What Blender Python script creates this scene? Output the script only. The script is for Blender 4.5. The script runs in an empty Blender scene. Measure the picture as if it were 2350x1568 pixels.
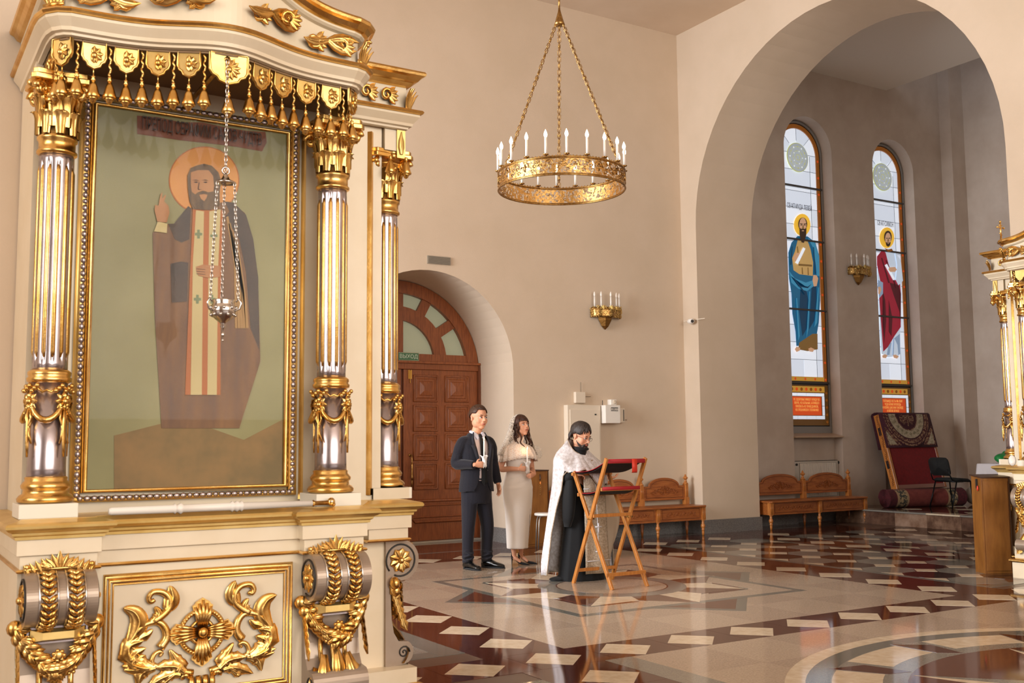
import bpy, bmesh, math, random
from mathutils import Vector, Matrix
PI = math.pi
random.seed(7)
SC = bpy.context.scene
COL = SC.collection
# ------------------------------------------------------------------ camera
FPX, YAW, PIT, ROL, EYE = 2390.0, math.radians(31.6), math.radians(5.46), math.radians(-.5), 1.45
_fw = Vector((math.sin(YAW)*math.cos(PIT), math.cos(YAW)*math.cos(PIT), math.sin(PIT)))
_r0 = Vector((math.cos(YAW), -math.sin(YAW), 0)); _u0 = _r0.cross(_fw)
_rt = _r0*math.cos(ROL) + _u0*math.sin(ROL); _up = -_r0*math.sin(ROL) + _u0*math.cos(ROL)
cam_d = bpy.data.cameras.new('camera'); cam = bpy.data.objects.new('camera', cam_d); COL.objects.link(cam)
cam.matrix_world = Matrix(((_rt.x, _up.x, -_fw.x, 0), (_rt.y, _up.y, -_fw.y, 0), (_rt.z, _up.z, -_fw.z, EYE), (0, 0, 0, 1)))
cam_d.sensor_width = 36; cam_d.lens = FPX*36/2350; cam_d.clip_start = .1; cam_d.clip_end = 200
cam_d.dof.use_dof = True; cam_d.dof.focus_distance = 10.5; cam_d.dof.aperture_fstop = 6.3
SC.camera = cam
def at(x, y, axis, v):
    """where the line of sight of a photograph pixel meets the plane axis = v"""
    d = _fw + _rt*((x-1175)/FPX) - _up*((y-784)/FPX); t = (v-(0, 0, EYE)[axis])/d[axis]
    return Vector((0, 0, EYE)) + d*t
# ------------------------------------------------------------------ view, world, assumed daylight
SC.view_settings.view_transform = 'Standard'; SC.view_settings.look = 'None'
SC.view_settings.exposure = 0.0; SC.view_settings.gamma = 1; SC.view_settings.use_curve_mapping = False
W = bpy.data.worlds.new('sky'); SC.world = W; W.use_nodes = True
W.node_tree.nodes['Background'].inputs[0].default_value = (.80, .88, 1, 1); W.node_tree.nodes['Background'].inputs[1].default_value = 1.0
SC.cycles.max_bounces = 7; SC.cycles.diffuse_bounces = 4; SC.cycles.glossy_bounces = 4; SC.cycles.transmission_bounces = 4
SC.cycles.transparent_max_bounces = 8; SC.cycles.caustics_reflective = False; SC.cycles.caustics_refractive = False
SC.cycles.use_denoising = True; SC.cycles.sample_clamp_indirect = 6
def area_light(name, loc, direction, sx, sy, power, color):
    d = bpy.data.lights.new(name, 'AREA'); d.shape = 'RECTANGLE'; d.size = sx; d.size_y = sy; d.energy = power; d.color = color
    o = bpy.data.objects.new(name, d); COL.objects.link(o); o.location = loc
    o.rotation_euler = Vector(direction).to_track_quat('-Z', 'Y').to_euler(); return o
# added area lights for assumed daylight from left and behind, no windows are built
area_light('assumed_daylight_left_aisle', (-4.8, 9.8, 4.0), (1, 0, -.05), 4.6, 5.5, 1950, (.90, .95, 1))
area_light('assumed_daylight_left_nave', (-8.6, 1.0, 4.2), (1, .22, -.08), 7, 5.5, 820, (1, .96, .90))
area_light('assumed_daylight_behind', (3.5, -7.3, 4.6), (.1, 1, -.05), 11, 5.5, 1330, (1, .94, .865))
area_light('chapel_fill', (16.5, 2.5, 3.0), (-.3, 1, .25), 3.0, 4, 60, (1, .93, .86))  # added fill aimed upwards to brighten the chapel ceiling, no window stands here
# ------------------------------------------------------------------ colours and materials
def lin(h):
    h = h.lstrip('#'); c = [int(h[i:i+2], 16)/255 for i in (0, 2, 4)]
    return tuple((x/12.92 if x <= .04045 else ((x+.055)/1.055)**2.4) for x in c) + (1,)
MATS = {}
def mat(name, col, rough=.5, metal=0., spec=.5, col2=None, nscale=8., ndetail=4., bump=0., bscale=None, emit=None, estr=0., coat=0., stretch=None, alpha=None, trans=0., ramp=(.35, .65), kind='noise', sheen=0., sub=0.):
    if name in MATS: return MATS[name]
    m = bpy.data.materials.new(name); m.use_nodes = True; nt = m.node_tree; b = nt.nodes['Principled BSDF']
    def I(k, v):
        if k in b.inputs: b.inputs[k].default_value = v
    c1 = lin(col) if isinstance(col, str) else col
    I('Base Color', c1); I('Roughness', rough); I('Metallic', metal); I('Specular IOR Level', spec); I('Coat Weight', coat); I('Coat Roughness', .05)
    I('Transmission Weight', trans); I('Sheen Weight', sheen)
    if sub: I('Subsurface Weight', sub); I('Subsurface Radius', (.02, .008, .004))
    if col2 is not None or bump or isinstance(alpha, tuple):
        tc = nt.nodes.new('ShaderNodeTexCoord'); mp = nt.nodes.new('ShaderNodeMapping')
        nt.links.new(tc.outputs['Object'], mp.inputs[0])
        if stretch: mp.inputs['Scale'].default_value = stretch
        def tex(s):
            if kind == 'voronoi':
                n = nt.nodes.new('ShaderNodeTexVoronoi'); n.feature = 'DISTANCE_TO_EDGE'; n.inputs['Scale'].default_value = s; nt.links.new(mp.outputs[0], n.inputs['Vector']); return n.outputs['Distance']
            if kind == 'wave':
                n = nt.nodes.new('ShaderNodeTexWave'); n.inputs['Scale'].default_value = s; n.inputs['Distortion'].default_value = 5; n.inputs['Detail'].default_value = 3; nt.links.new(mp.outputs[0], n.inputs['Vector']); return n.outputs['Fac']
            n = nt.nodes.new('ShaderNodeTexNoise'); n.inputs['Scale'].default_value = s; n.inputs['Detail'].default_value = ndetail; n.inputs['Roughness'].default_value = .6
            nt.links.new(mp.outputs[0], n.inputs['Vector']); return n.outputs['Fac']
        t = tex(nscale)
        if col2 is not None:
            r = nt.nodes.new('ShaderNodeValToRGB'); nt.links.new(t, r.inputs[0])
            r.color_ramp.elements[0].position = ramp[0]; r.color_ramp.elements[1].position = ramp[1]
            r.color_ramp.elements[0].color = c1; r.color_ramp.elements[1].color = lin(col2)
            nt.links.new(r.outputs[0], b.inputs['Base Color'])
        if bump:
            bp = nt.nodes.new('ShaderNodeBump'); bp.inputs['Strength'].default_value = bump; bp.inputs['Distance'].default_value = .01
            nt.links.new(tex(bscale) if bscale else t, bp.inputs['Height']); nt.links.new(bp.outputs[0], b.inputs['Normal'])
        if isinstance(alpha, tuple):
            r2 = nt.nodes.new('ShaderNodeMapRange'); nt.links.new(tex(alpha[0]), r2.inputs[0])
            r2.inputs[1].default_value = alpha[1]; r2.inputs[2].default_value = alpha[2]; r2.inputs[3].default_value = alpha[3]; r2.inputs[4].default_value = alpha[4]
            nt.links.new(r2.outputs[0], b.inputs['Alpha'])
    if isinstance(alpha, float): I('Alpha', alpha)
    if emit: I('Emission Color', lin(emit)); I('Emission Strength', estr)
    MATS[name] = m; return m
PLASTER = mat('plaster', '#cfbba5', .85, spec=.25, col2='#cab69f', nscale=1.3, bump=.12, bscale=60)
CHAPEL = mat('chapel_plaster', '#cfbfb1', .85, spec=.25, col2='#c2b0a1', nscale=1.5, bump=.12, bscale=60)
CEIL = mat('ceiling_plaster', '#d9c4ae', .9, spec=.2, col2='#d1baa2', nscale=.7)
GRANITE = mat('grey_granite', '#84807c', .25, spec=.5, col2='#5f5c5a', nscale=90)
F_BEIGE = mat('beige_stone', '#b7a390', .07, spec=.5, col2='#9d8a78', nscale=75)
F_BEIGE2 = mat('beige_stone_pale', '#beab97', .07, spec=.5, col2='#a79480', nscale=75)
F_CREAM = mat('cream_marble', '#dccbb2', .08, spec=.5, col2='#cdb99d', nscale=14)
F_RED = mat('dark_red_granite', '#5c3226', .06, spec=.5, col2='#442219', nscale=60)
F_RED2 = mat('brown_granite', '#6d4334', .06, spec=.5, col2='#533026', nscale=60)
F_GREY = mat('pale_grey_granite', '#8f8a80', .08, spec=.5, col2='#76726b', nscale=100)
F_GREY2 = mat('mid_grey_granite', '#77766e', .08, spec=.5, col2='#63625c', nscale=100)
F_BROWN = mat('black_brown_granite', '#4a3029', .07, spec=.5, col2='#33201b', nscale=60)
MARBLE = mat('veined_marble', '#8d6f5a', .2, spec=.5, col2='#5d4436', nscale=4, ndetail=9, ramp=(.4, .6))
GOLD = mat('gold_leaf', '#ecc47c', .27, metal=1, col2='#d3a253', nscale=9, bump=.08, bscale=40)
GOLDP = mat('pale_gold', '#e8c983', .34, metal=.85, col2='#d9b468', nscale=6, bump=.05, bscale=30)
SILVER = mat('silvered_wood', '#b9aeb0', .25, metal=.9, col2='#9d9396', nscale=5)
SCROLLG = mat('grey_scroll_paint', '#a2907f', .3, metal=.35, spec=.5, col2='#93806f', nscale=4)
PAINT = mat('cream_paint', '#e6d6bb', .35, spec=.5, col2='#dfcdaf', nscale=3)
DOORW = mat('door_wood', '#8f5028', .38, spec=.5, col2='#743c1c', nscale=5, stretch=(12, 12, 1.2), bump=.1)
DOORD = mat('door_wood_dark', '#6f3b1e', .4, spec=.5, col2='#532911', nscale=5, stretch=(12, 12, 1.2))
BENCHW = mat('bench_wood', '#a9642f', .3, spec=.5, col2='#8a4a20', nscale=4, stretch=(1.5, 12, 12), bump=.06)
BENCHL = mat('bench_wood_light', '#bf7a3a', .28, spec=.5, col2='#a2602a', nscale=4, stretch=(12, 12, 1.5))
CARVEDM = mat('carved_relief_wood', '#8f4f24', .45, spec=.4)
CARVED = mat('carved_wood', '#70391a', .5, spec=.4)
LECTW = mat('beech_wood', '#b97836', .4, spec=.5, col2='#a2652a', nscale=4, stretch=(10, 10, 1.5))
BOXW = mat('veneer_wood', '#8f5d26', .4, spec=.5, col2='#7a4b1c', nscale=3, stretch=(5, 5, 1.2))
BOXD = mat('dark_trim_wood', '#3d2416', .4)
WHITE = mat('white_enamel', '#e4ddd4', .4)
WARMW = mat('warm_white_plastic', '#d9cab6', .5)
DARK = mat('dark_plastic', '#26221f', .5)
BLACK = mat('black_cloth', '#0d0e11', .75, spec=.25, sheen=.1)
SUIT = mat('navy_suit_cloth', '#1c1b24', .8, spec=.2, col2='#15151d', nscale=120, sheen=.15)
SUITP = mat('navy_trouser_cloth', '#1c1b25', .8, spec=.2, col2='#16161e', nscale=120, sheen=.15)
SHIRT = mat('pale_pink_shirt', '#cfc0c2', .7, spec=.3)
SHOE = mat('black_leather', '#0b0b0c', .22, spec=.6)
SKIN = mat('skin', '#d39a7b', .5, spec=.35, sub=.08)
SKINT = mat('skin_tanned', '#d9a082', .48, spec=.35, sub=.08)
LIP = mat('lip_colour', '#a85a4c', .45)
HAIRB = mat('brown_hair', '#4a3020', .5, spec=.35, col2='#301d13', nscale=30, stretch=(4, 4, 1), bump=.4)
HAIRR = mat('chestnut_hair', '#4d2c1e', .4, spec=.45, col2='#2d1710', nscale=30, stretch=(4, 4, 1), bump=.4)
HAIRD = mat('dark_greying_hair', '#3a302c', .5, spec=.4, col2='#241c19', nscale=26, stretch=(4, 4, 1), bump=.4)
EYEW = mat('eye_white', '#e8e0da', .2); EYED = mat('eye_dark', '#1b120d', .15)
DRESS = mat('ivory_dress_cloth', '#f4eee8', .55, spec=.35, bump=.03, bscale=8, sheen=.1)
LACE = mat('ivory_lace', '#f6ece4', .75, spec=.3, col2='#dcbfa9', nscale=95, ndetail=3, ramp=(.42, .66))
VEIL = mat('veil_lace', '#e6dcd0', .8, spec=.3, bump=.1, alpha=(60, .42, .58, .15, .85))
BROCADE = mat('silver_white_brocade', '#d6d3d6', .55, metal=.1, spec=.4, col2='#bcb5b5', nscale=38, ndetail=5, ramp=(.40, .60), bump=.35)
BROCB = mat('beige_brocade', '#ab9b88', .5, metal=.15, spec=.5, col2='#8f7e69', nscale=60, ndetail=4, ramp=(.42, .58), bump=.25)
LINING = mat('beige_lining', '#a2917e', .6, spec=.4)
WAX = mat('candle_wax', '#f1ece6', .4, sub=.2)
NAPKIN = mat('white_napkin', '#efebe8', .8)
FLAME = mat('candle_flame', '#ffd9a0', .5, emit='#ffcf90', estr=9)
BULB = mat('lit_bulb', '#fff3dd', .3, emit='#ffe6c0', estr=14)
BULBOFF = mat('frosted_bulb', '#e8ddd2', .25)
BRASS = mat('aged_brass', '#c49c60', .34, metal=1, col2='#8f6c3c', nscale=40)
FILI = mat('brass_filigree', '#c0965a', .3, metal=1, bump=.5, bscale=40, alpha=(34, .44, .5, 0., 1.))
REDC = mat('red_cloth', '#a01822', .7); BLKC = mat('black_canvas', '#10100f', .85)
REDB = mat('red_felt', '#7d1418', .9, col2='#6d1014', nscale=20)
STEEL = mat('dark_steel_tube', '#17191a', .35, metal=.6)
GREYT = mat('grey_steel_tube', '#9b958e', .3, metal=.7)
CHROME = mat('polished_silver', '#cfc9c4', .18, metal=1)
FROST = mat('frosted_green_glass', '#9fa58c', .25, spec=.5, emit='#a9ad95', estr=.18)
GREEN = mat('green_sign', '#3f6b4b', .4); SIGNW = mat('sign_lettering', '#c9d6c4', .4)
GREENB = mat('green_bag', '#12803a', .5)
TCLOTH = mat('white_tablecloth', '#d2cdd0', .8)
LEAD = mat('lead_came', '#3a3b40', .5)
# ------------------------------------------------------------------ mesh builder
class B:
    def __init__(s, M=None): s.v = []; s.f = []; s.s = []; s.M = M
    def add(s, vs, fs, smooth=False):
        o = len(s.v)
        for p in vs:
            p = Vector(p); s.v.append(tuple(s.M @ p) if s.M else tuple(p))
        for f in fs: s.f.append(tuple(o+i for i in f)); s.s.append(smooth)
        return s
    def box(s, a, b):
        (x0, y0, z0), (x1, y1, z1) = a, b
        return s.add([(x0, y0, z0), (x1, y0, z0), (x1, y1, z0), (x0, y1, z0), (x0, y0, z1), (x1, y0, z1), (x1, y1, z1), (x0, y1, z1)],
                     [(0, 3, 2, 1), (4, 5, 6, 7), (0, 1, 5, 4), (1, 2, 6, 5), (2, 3, 7, 6), (3, 0, 4, 7)])
    def prism(s, poly, d0, d1, ax='z', smooth=False):
        """extrude a 2-D polygon; ax z: (x,y)->z; y: (x,z)->y; x: (y,z)->x"""
        n = len(poly)
        def P(p, d): return (p[0], p[1], d) if ax == 'z' else ((p[0], d, p[1]) if ax == 'y' else (d, p[0], p[1]))
        vs = [P(p, d0) for p in poly] + [P(p, d1) for p in poly]
        s.add(vs, [tuple(range(n-1, -1, -1)), tuple(range(n, 2*n))])
        o = len(s.v)-2*n
        for i in range(n):
            j = (i+1) % n; s.f.append((o+i, o+j, o+n+j, o+n+i)); s.s.append(smooth)
        return s
    def lathe(s, prof, c=(0, 0, 0), n=20, ax='z', a0=0, a1=2*PI, cap=True, sx=1, sy=1):
        full = abs(a1-a0-2*PI) < 1e-6; m = n if full else n+1; vs = []
        for r, z in prof:
            for i in range(m):
                a = a0+(a1-a0)*i/n; x, y = r*math.cos(a)*sx, r*math.sin(a)*sy
                p = (x, y, z) if ax == 'z' else ((x, z, y) if ax == 'y' else (z, x, y))
                vs.append((c[0]+p[0], c[1]+p[1], c[2]+p[2]))
        fs = []
        for k in range(len(prof)-1):
            for i in range(n):
                j = (i+1) % m if full else i+1
                fs.append((k*m+i, k*m+j, (k+1)*m+j, (k+1)*m+i))
        if cap and full:
            fs.append(tuple(range(m-1, -1, -1))); fs.append(tuple((len(prof)-1)*m+i for i in range(m)))
        return s.add(vs, fs, True)
    def tube(s, pts, r, n=8, closed=False, ry=None, up=None):
        pts = [Vector(p) for p in pts]; k = len(pts)
        R = list(r) if hasattr(r, '__len__') else [r]*k; RY = R if ry is None else (list(ry) if hasattr(ry, '__len__') else [ry]*k)
        vs = []; prev = None
        for i, p in enumerate(pts):
            if closed: t = (pts[(i+1) % k]-pts[i-1])
            else: t = pts[min(i+1, k-1)]-pts[max(i-1, 0)]
            t = t.normalized() if t.length > 1e-9 else Vector((0, 0, 1))
            if up is not None:
                u = Vector(up); a = t.cross(u)
                if a.length < 1e-4: a = t.orthogonal()
                a.normalize()
            elif prev is None: a = t.orthogonal().normalized()
            else:
                a = prev-t*prev.dot(t)
                a = a.normalized() if a.length > 1e-6 else t.orthogonal().normalized()
            prev = a; b = t.cross(a)
            for j in range(n):
                w = 2*PI*j/n; vs.append(p+a*(R[i]*math.cos(w))+b*(RY[i]*math.sin(w)))
        fs = []
        for i in range(k if closed else k-1):
            i2 = (i+1) % k
            for j in range(n):
                j2 = (j+1) % n; fs.append((i*n+j, i*n+j2, i2*n+j2, i2*n+j))
        if not closed: fs += [tuple(range(n-1, -1, -1)), tuple((k-1)*n+j for j in range(n))]
        return s.add(vs, fs, True)
    def ell(s, c, r, n=12, m=8, R=None):
        if not hasattr(r, '__len__'): r = (r, r, r)
        vs = [Vector((0, 0, r[2]))]
        for i in range(1, m):
            t = PI*i/m
            for j in range(n):
                a = 2*PI*j/n; vs.append(Vector((r[0]*math.sin(t)*math.cos(a), r[1]*math.sin(t)*math.sin(a), r[2]*math.cos(t))))
        vs.append(Vector((0, 0, -r[2])))
        if R is not None: vs = [R @ v for v in vs]
        vs = [v+Vector(c) for v in vs]; fs = []; L = len(vs)-1
        for j in range(n):
            j2 = (j+1) % n; fs.append((0, 1+j, 1+j2)); fs.append((L, L-n+j2, L-n+j))
            for i in range(m-2):
                a = 1+i*n; fs.append((a+j, a+n+j, a+n+j2, a+j2))
        return s.add(vs, fs, True)
    def rings(s, rs, cap=True, smooth=True):
        """loft through rings of equal point count"""
        n = len(rs[0]); vs = [p for r in rs for p in r]; fs = []
        for i in range(len(rs)-1):
            for j in range(n):
                j2 = (j+1) % n; fs.append((i*n+j, i*n+j2, (i+1)*n+j2, (i+1)*n+j))
        if cap: fs += [tuple(range(n-1, -1, -1)), tuple((len(rs)-1)*n+j for j in range(n))]
        return s.add(vs, fs, smooth)
    def grid(s, rows, smooth=True):
        n = len(rows[0]); vs = [p for r in rows for p in r]
        return s.add(vs, [(i*n+j, i*n+j+1, (i+1)*n+j+1, (i+1)*n+j) for i in range(len(rows)-1) for j in range(n-1)], smooth)
    def sweep(s, path, prof, closed=False, smooth=False, capz=False):
        """path: plan polyline (x,y); prof: (outward offset, z); outward = right of the direction of travel"""
        k = len(path); nn = []
        for i in range(k):
            p0 = Vector(path[i-1]) if (i > 0 or closed) else None; p1 = Vector(path[i]); p2 = Vector(path[(i+1) % k]) if (i < k-1 or closed) else None
            d1 = (p1-p0).normalized() if p0 is not None else None; d2 = (p2-p1).normalized() if p2 is not None else None
            if d1 is None: d1 = d2
            if d2 is None: d2 = d1
            n1 = Vector((d1.y, -d1.x)); n2 = Vector((d2.y, -d2.x)); m = n1+n2
            m = m/max(.3, (1+n1.dot(n2))) if m.length > 1e-6 else n1
            nn.append(m)
        rows = [[(path[i][0]+nn[i].x*o, path[i][1]+nn[i].y*o, z) for i in range(k)] + ([(path[0][0]+nn[0].x*o, path[0][1]+nn[0].y*o, z)] if closed else []) for o, z in prof]
        return s.grid(rows, smooth)
    def leaf(s, pts, w, th, nrm, lobes=0, curl=0.):
        """carved leaf: ridge along pts, width w at the middle, raised th along nrm"""
        pts = [Vector(p) for p in pts]; nrm = Vector(nrm).normalized(); rows = []; k = len(pts)
        for i, p in enumerate(pts):
            t = (pts[min(i+1, k-1)]-pts[max(i-1, 0)]).normalized(); side = t.cross(nrm).normalized(); u = i/(k-1)
            ww = w*(math.sin(PI*min(1, .12+u*.88))**.7); 
            if lobes: ww *= (1-.28*abs(math.sin(PI*lobes*u)))
            hh = th*(1-.35*u)+curl*u*u
            rows.append([p-side*ww, p-side*ww*.55+nrm*hh*.75, p+nrm*hh*.5, p+nrm*hh*1.0, p+nrm*hh*.5+side*ww*.12, p+side*ww*.55+nrm*hh*.75, p+side*ww])
        s.grid(rows); return s
    def mesh(s, name):
        me = bpy.data.meshes.new(name); me.from_pydata(s.v, [], s.f); me.polygons.foreach_set('use_smooth', s.s); me.update(); return me
def fixn(me):
    bm = bmesh.new(); bm.from_mesh(me); bmesh.ops.recalc_face_normals(bm, faces=bm.faces); bm.to_mesh(me); bm.free()
def obj(name, b, m, parent=None, loc=None, rot=None, bevel=0., seg=2, solid=0., recalc=True, kind=None):
    me = b.mesh(name) if isinstance(b, B) else b
    if isinstance(b, B) and recalc: fixn(me)
    if not me.materials: me.materials.append(m)
    o = bpy.data.objects.new(name, me); COL.objects.link(o)
    if parent is not None: o.parent = parent
    if loc is not None: o.location = loc
    if rot is not None: o.rotation_euler = rot
    if solid: md = o.modifiers.new('solid', 'SOLIDIFY'); md.thickness = solid; md.offset = 0
    if bevel: md = o.modifiers.new('bevel', 'BEVEL'); md.width = bevel; md.segments = seg; md.limit_method = 'ANGLE'; md.angle_limit = math.radians(35)
    if kind: o['kind'] = kind
    return o
def thing(name, label, cat, loc=(0, 0, 0), rz=0, group=None):
    o = bpy.data.objects.new(name, None); COL.objects.link(o); o.empty_display_size = .1; o.location = loc; o.rotation_euler = (0, 0, rz)
    o['label'] = label; o['category'] = cat
    if group: o['group'] = group
    return o
def tag(o, label, cat, group=None):
    o['label'] = label; o['category'] = cat
    if group: o['group'] = group
    return o
def struct(name, b, m, **k):
    o = obj(name, b, m, **k); o['kind'] = 'structure'; return o
def dup(root, loc, rz=0, label=None, skip=()):
    r = root.copy(); COL.objects.link(r); r.location = loc; r.rotation_euler = (0, 0, rz)
    if label: r['label'] = label
    for ch in list(root.children):
        if ch in skip: continue
        c = ch.copy(); COL.objects.link(c); c.parent = r
        for g in ch.children:
            if g in skip: continue
            d = g.copy(); COL.objects.link(d); d.parent = c
    return r
def text(name, body, size, m, parent, M, ext=.001, sx=1., align='CENTER'):
    cu = bpy.data.curves.new(name, 'FONT'); cu.body = body; cu.size = size; cu.extrude = ext; cu.align_x = align; cu.align_y = 'CENTER'; cu.space_line = 1.0
    t = bpy.data.objects.new(name, cu); COL.objects.link(t)
    me = bpy.data.meshes.new_from_object(t.evaluated_get(bpy.context.evaluated_depsgraph_get())); bpy.data.objects.remove(t); 
    me.transform(M @ Matrix.Diagonal((sx, 1, 1, 1))); me.materials.clear(); me.materials.append(m); me.name = name
    return obj(name, me, m, parent)
def facing_y(x, y, z):      # text standing upright, read by someone looking towards +Y
    return Matrix.Translation((x, y, z)) @ Matrix.Rotation(PI/2, 4, 'X')
def remesh(b, name, vox, smooth=4, parts=None):
    me = b.mesh(name); o = bpy.data.objects.new(name, me); COL.objects.link(o)
    md = o.modifiers.new('r', 'REMESH'); md.mode = 'VOXEL'; md.voxel_size = vox; md.use_smooth_shade = True
    if smooth: s = o.modifiers.new('s', 'SMOOTH'); s.iterations = smooth; s.factor = .5
    me2 = bpy.data.meshes.new_from_object(o.evaluated_get(bpy.context.evaluated_depsgraph_get())); bpy.data.objects.remove(o); me2.name = name
    return me2
def arc(c, r, a0, a1, n, z=None):
    return [(c[0]+r*math.cos(math.radians(a0+(a1-a0)*i/n)), c[1]+r*math.sin(math.radians(a0+(a1-a0)*i/n))) for i in range(n+1)]
# ------------------------------------------------------------------ walls with arched openings
def wall(axis, c0, c1, u0, u1, z0, z1, ops):
    """wall slab between the planes c0 and c1 of `axis`; ops: (centre, half width, bottom, spring, round?)"""
    b = B()
    def P(u, c, z): return (u, c, z) if axis == 'y' else (c, u, z)
    us = {u0, u1}
    for oc, hw, zb, zs in ops:
        for i in range(33): us.add(round(oc-hw*math.cos(PI*i/32), 5))
    us = sorted(u for u in us if u0-1e-6 <= u <= u1+1e-6)
    def hole(u, mid):
        for oc, hw, zb, zs in ops:
            if abs(mid-oc) < hw: return zb, zs+math.sqrt(max(0, hw*hw-(u-oc)**2))
        return None
    for a, e in zip(us[:-1], us[1:]):
        mid = (a+e)/2; ha, he = hole(a, mid), hole(e, mid)
        for c in (c0, c1):
            if ha is None: b.add([P(a, c, z0), P(e, c, z0), P(e, c, z1), P(a, c, z1)], [(0, 1, 2, 3)])
            else:
                b.add([P(a, c, ha[1]), P(e, c, he[1]), P(e, c, z1), P(a, c, z1)], [(0, 1, 2, 3)])
                if ha[0] > z0+1e-4: b.add([P(a, c, z0), P(e, c, z0), P(e, c, ha[0]), P(a, c, ha[0])], [(0, 1, 2, 3)])
        if ha is not None:
            b.add([P(a, c0, ha[1]), P(e, c0, he[1]), P(e, c1, he[1]), P(a, c1, ha[1])], [(0, 1, 2, 3)], True)
            if ha[0] > z0+1e-4: b.add([P(a, c0, ha[0]), P(e, c0, ha[0]), P(e, c1, ha[0]), P(a, c1, ha[0])], [(0, 1, 2, 3)])
    for oc, hw, zb, zs in ops:
        for u in (oc-hw, oc+hw):
            if u0 < u < u1: b.add([P(u, c0, zb), P(u, c1, zb), P(u, c1, zs), P(u, c0, zs)], [(0, 1, 2, 3)])
    for u in (u0, u1): b.add([P(u, c0, z0), P(u, c1, z0), P(u, c1, z1), P(u, c0, z1)], [(0, 1, 2, 3)])
    b.add([P(u0, c0, z1), P(u1, c0, z1), P(u1, c1, z1), P(u0, c1, z1)], [(0, 1, 2, 3)])
    return b
YW = 12.65; XA = 11.0; CZ = 8.05
struct('wall_back', wall('y', YW, 13.75, -6.5, XA, 0, 8.4, [(6.45, 1.35, 0, 2.45)]), PLASTER, recalc=False)
struct('wall_right', wall('x', XA, 12.2, -8, 13.3, 0, 8.4, [(9.65, 2.65, 0, 4.8)]), PLASTER, recalc=False)
struct('wall_left', wall('x', .7, 1.9, 5.56, 13.3, 0, 8.4, [(9.65, 2.65, 0, 4.8)]), PLASTER, recalc=False)
struct('wall_left_pier', B().box((-1.6, 5.56, 0), (.7, 7.0, 8.4)), PLASTER)
struct('wall_left_nave', wall('x', -9.2, -9.0, -8, 13.3, 0, 8.4, []), PLASTER, recalc=False)
struct('wall_left_aisle', B().box((-6.6, 7.0, 0), (-6.4, 13.3, 8.4)), PLASTER)
struct('wall_rear', B().box((-9.2, -8.2, 0), (20, -8, 8.4)), PLASTER)
struct('ceiling', B().box((-9.2, -8.2, CZ), (XA, YW+.02, CZ+.3)), CEIL)
struct('wall_chapel', wall('y', 12.8, 13.3, 12.2, 17.94, 0, 12.2, [(14.16, .61, 0, 6.62), (16.47, .59, 0, 6.55)]), CHAPEL, recalc=False)
struct('wall_chapel_pier', B().box((17.94, 12.55, 0), (18.36, 13.3, 12.2)), CHAPEL)
struct('wall_chapel_end', B().box((18.35, -3, 0), (18.7, 12.56, 12.2)), CHAPEL)
struct('wall_chapel_near', B().box((12.2, -3.2, 0), (18.7, -3, 12.2)), CHAPEL)
struct('ceiling_chapel', B().box((12.2, -3, 8.1), (16.37, 12.8, 8.35)), mat('chapel_ceiling', '#e9e1d6', .9, spec=.2))
struct('ceiling_apse', B().box((12.2, -3, 12.0), (18.7, 13.3, 12.2)), CHAPEL)
struct('wall_above_chapel', B().box((12.2, 12.5, 8.35), (12.3, 12.8, 12.0)), CHAPEL)
# recess under the stained windows: parapet and sill
for k, (xc, hw) in enumerate(((14.16, .61), (16.47, .59))):
    struct('wall_parapet', B().box((xc-hw, 12.98, 0), (xc+hw, 13.3, 1.46)), CHAPEL)
    s = struct('window_sill', B().add([(xc-hw, 12.76, 1.46), (xc+hw, 12.76, 1.46), (xc+hw, 13.1, 1.46), (xc-hw, 13.1, 1.46), (xc-hw, 12.76, 1.485), (xc+hw, 12.76, 1.485), (xc+hw, 13.1, 1.56), (xc-hw, 13.1, 1.56)],
        [(0, 3, 2, 1), (4, 5, 6, 7), (0, 1, 5, 4), (1, 2, 6, 5), (2, 3, 7, 6), (3, 0, 4, 7)]), mat('sill_stone', '#b59a80', .35), bevel=.006)
# baseboards of grey granite, in slabs
def baseboard(name, path, h=.21, t=.025):
    b = B(); b.sweep(path, [(0, 0), (t, 0), (t, h-.004), (t-.004, h), (0, h)]); return struct(name, b, GRANITE)
baseboard('baseboard_back', [(7.8, 13.7), (7.8, YW), (XA, YW), (XA, 12.3), (12.2, 12.3), (12.2, 12.8), (13.55, 12.8), (13.55, 12.98), (14.77, 12.98), (14.77, 12.8), (14.5, 12.8)][:-1])
baseboard('baseboard_left', [(1.9, YW), (5.1, YW), (5.1, 13.7)])
baseboard('baseboard_right', [(12.2, 7.0), (XA, 7.0), (XA, -3)])
# ------------------------------------------------------------------ floor: polished stone inlay, every slab its own piece
FL = struct('floor', B().box((-9.2, -8.2, -.2), (18.7, 13.9, 0)), mat('floor_joint', '#5b463a', .3))
_tm = {}
def slab(key, poly, m, c, z=.002, parent=FL, name='floor_slab', th=None):
    """thin slab; polygon given about its centre, mesh shared by key"""
    if key not in _tm:
        b = B(); b.prism(poly, 0, z); me = b.mesh(name); me.materials.append(m); _tm[key] = me
    o = bpy.data.objects.new(name, _tm[key]); COL.objects.link(o); o.parent = parent; o.location = (c[0], c[1], 0 if len(c) < 3 else c[2]); return o
def rect(w, h, g=.0015): return [(-w/2+g, -h/2+g), (w/2-g, -h/2+g), (w/2-g, h/2-g), (-w/2+g, h/2-g)]
def diam(r): return [(0, -r), (r, 0), (0, r), (-r, 0)]
def clipn(n): return n
Z1, Z2, Z3, Z4, Z5 = .0020, .0026, .0031, .0036, .0041
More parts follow.
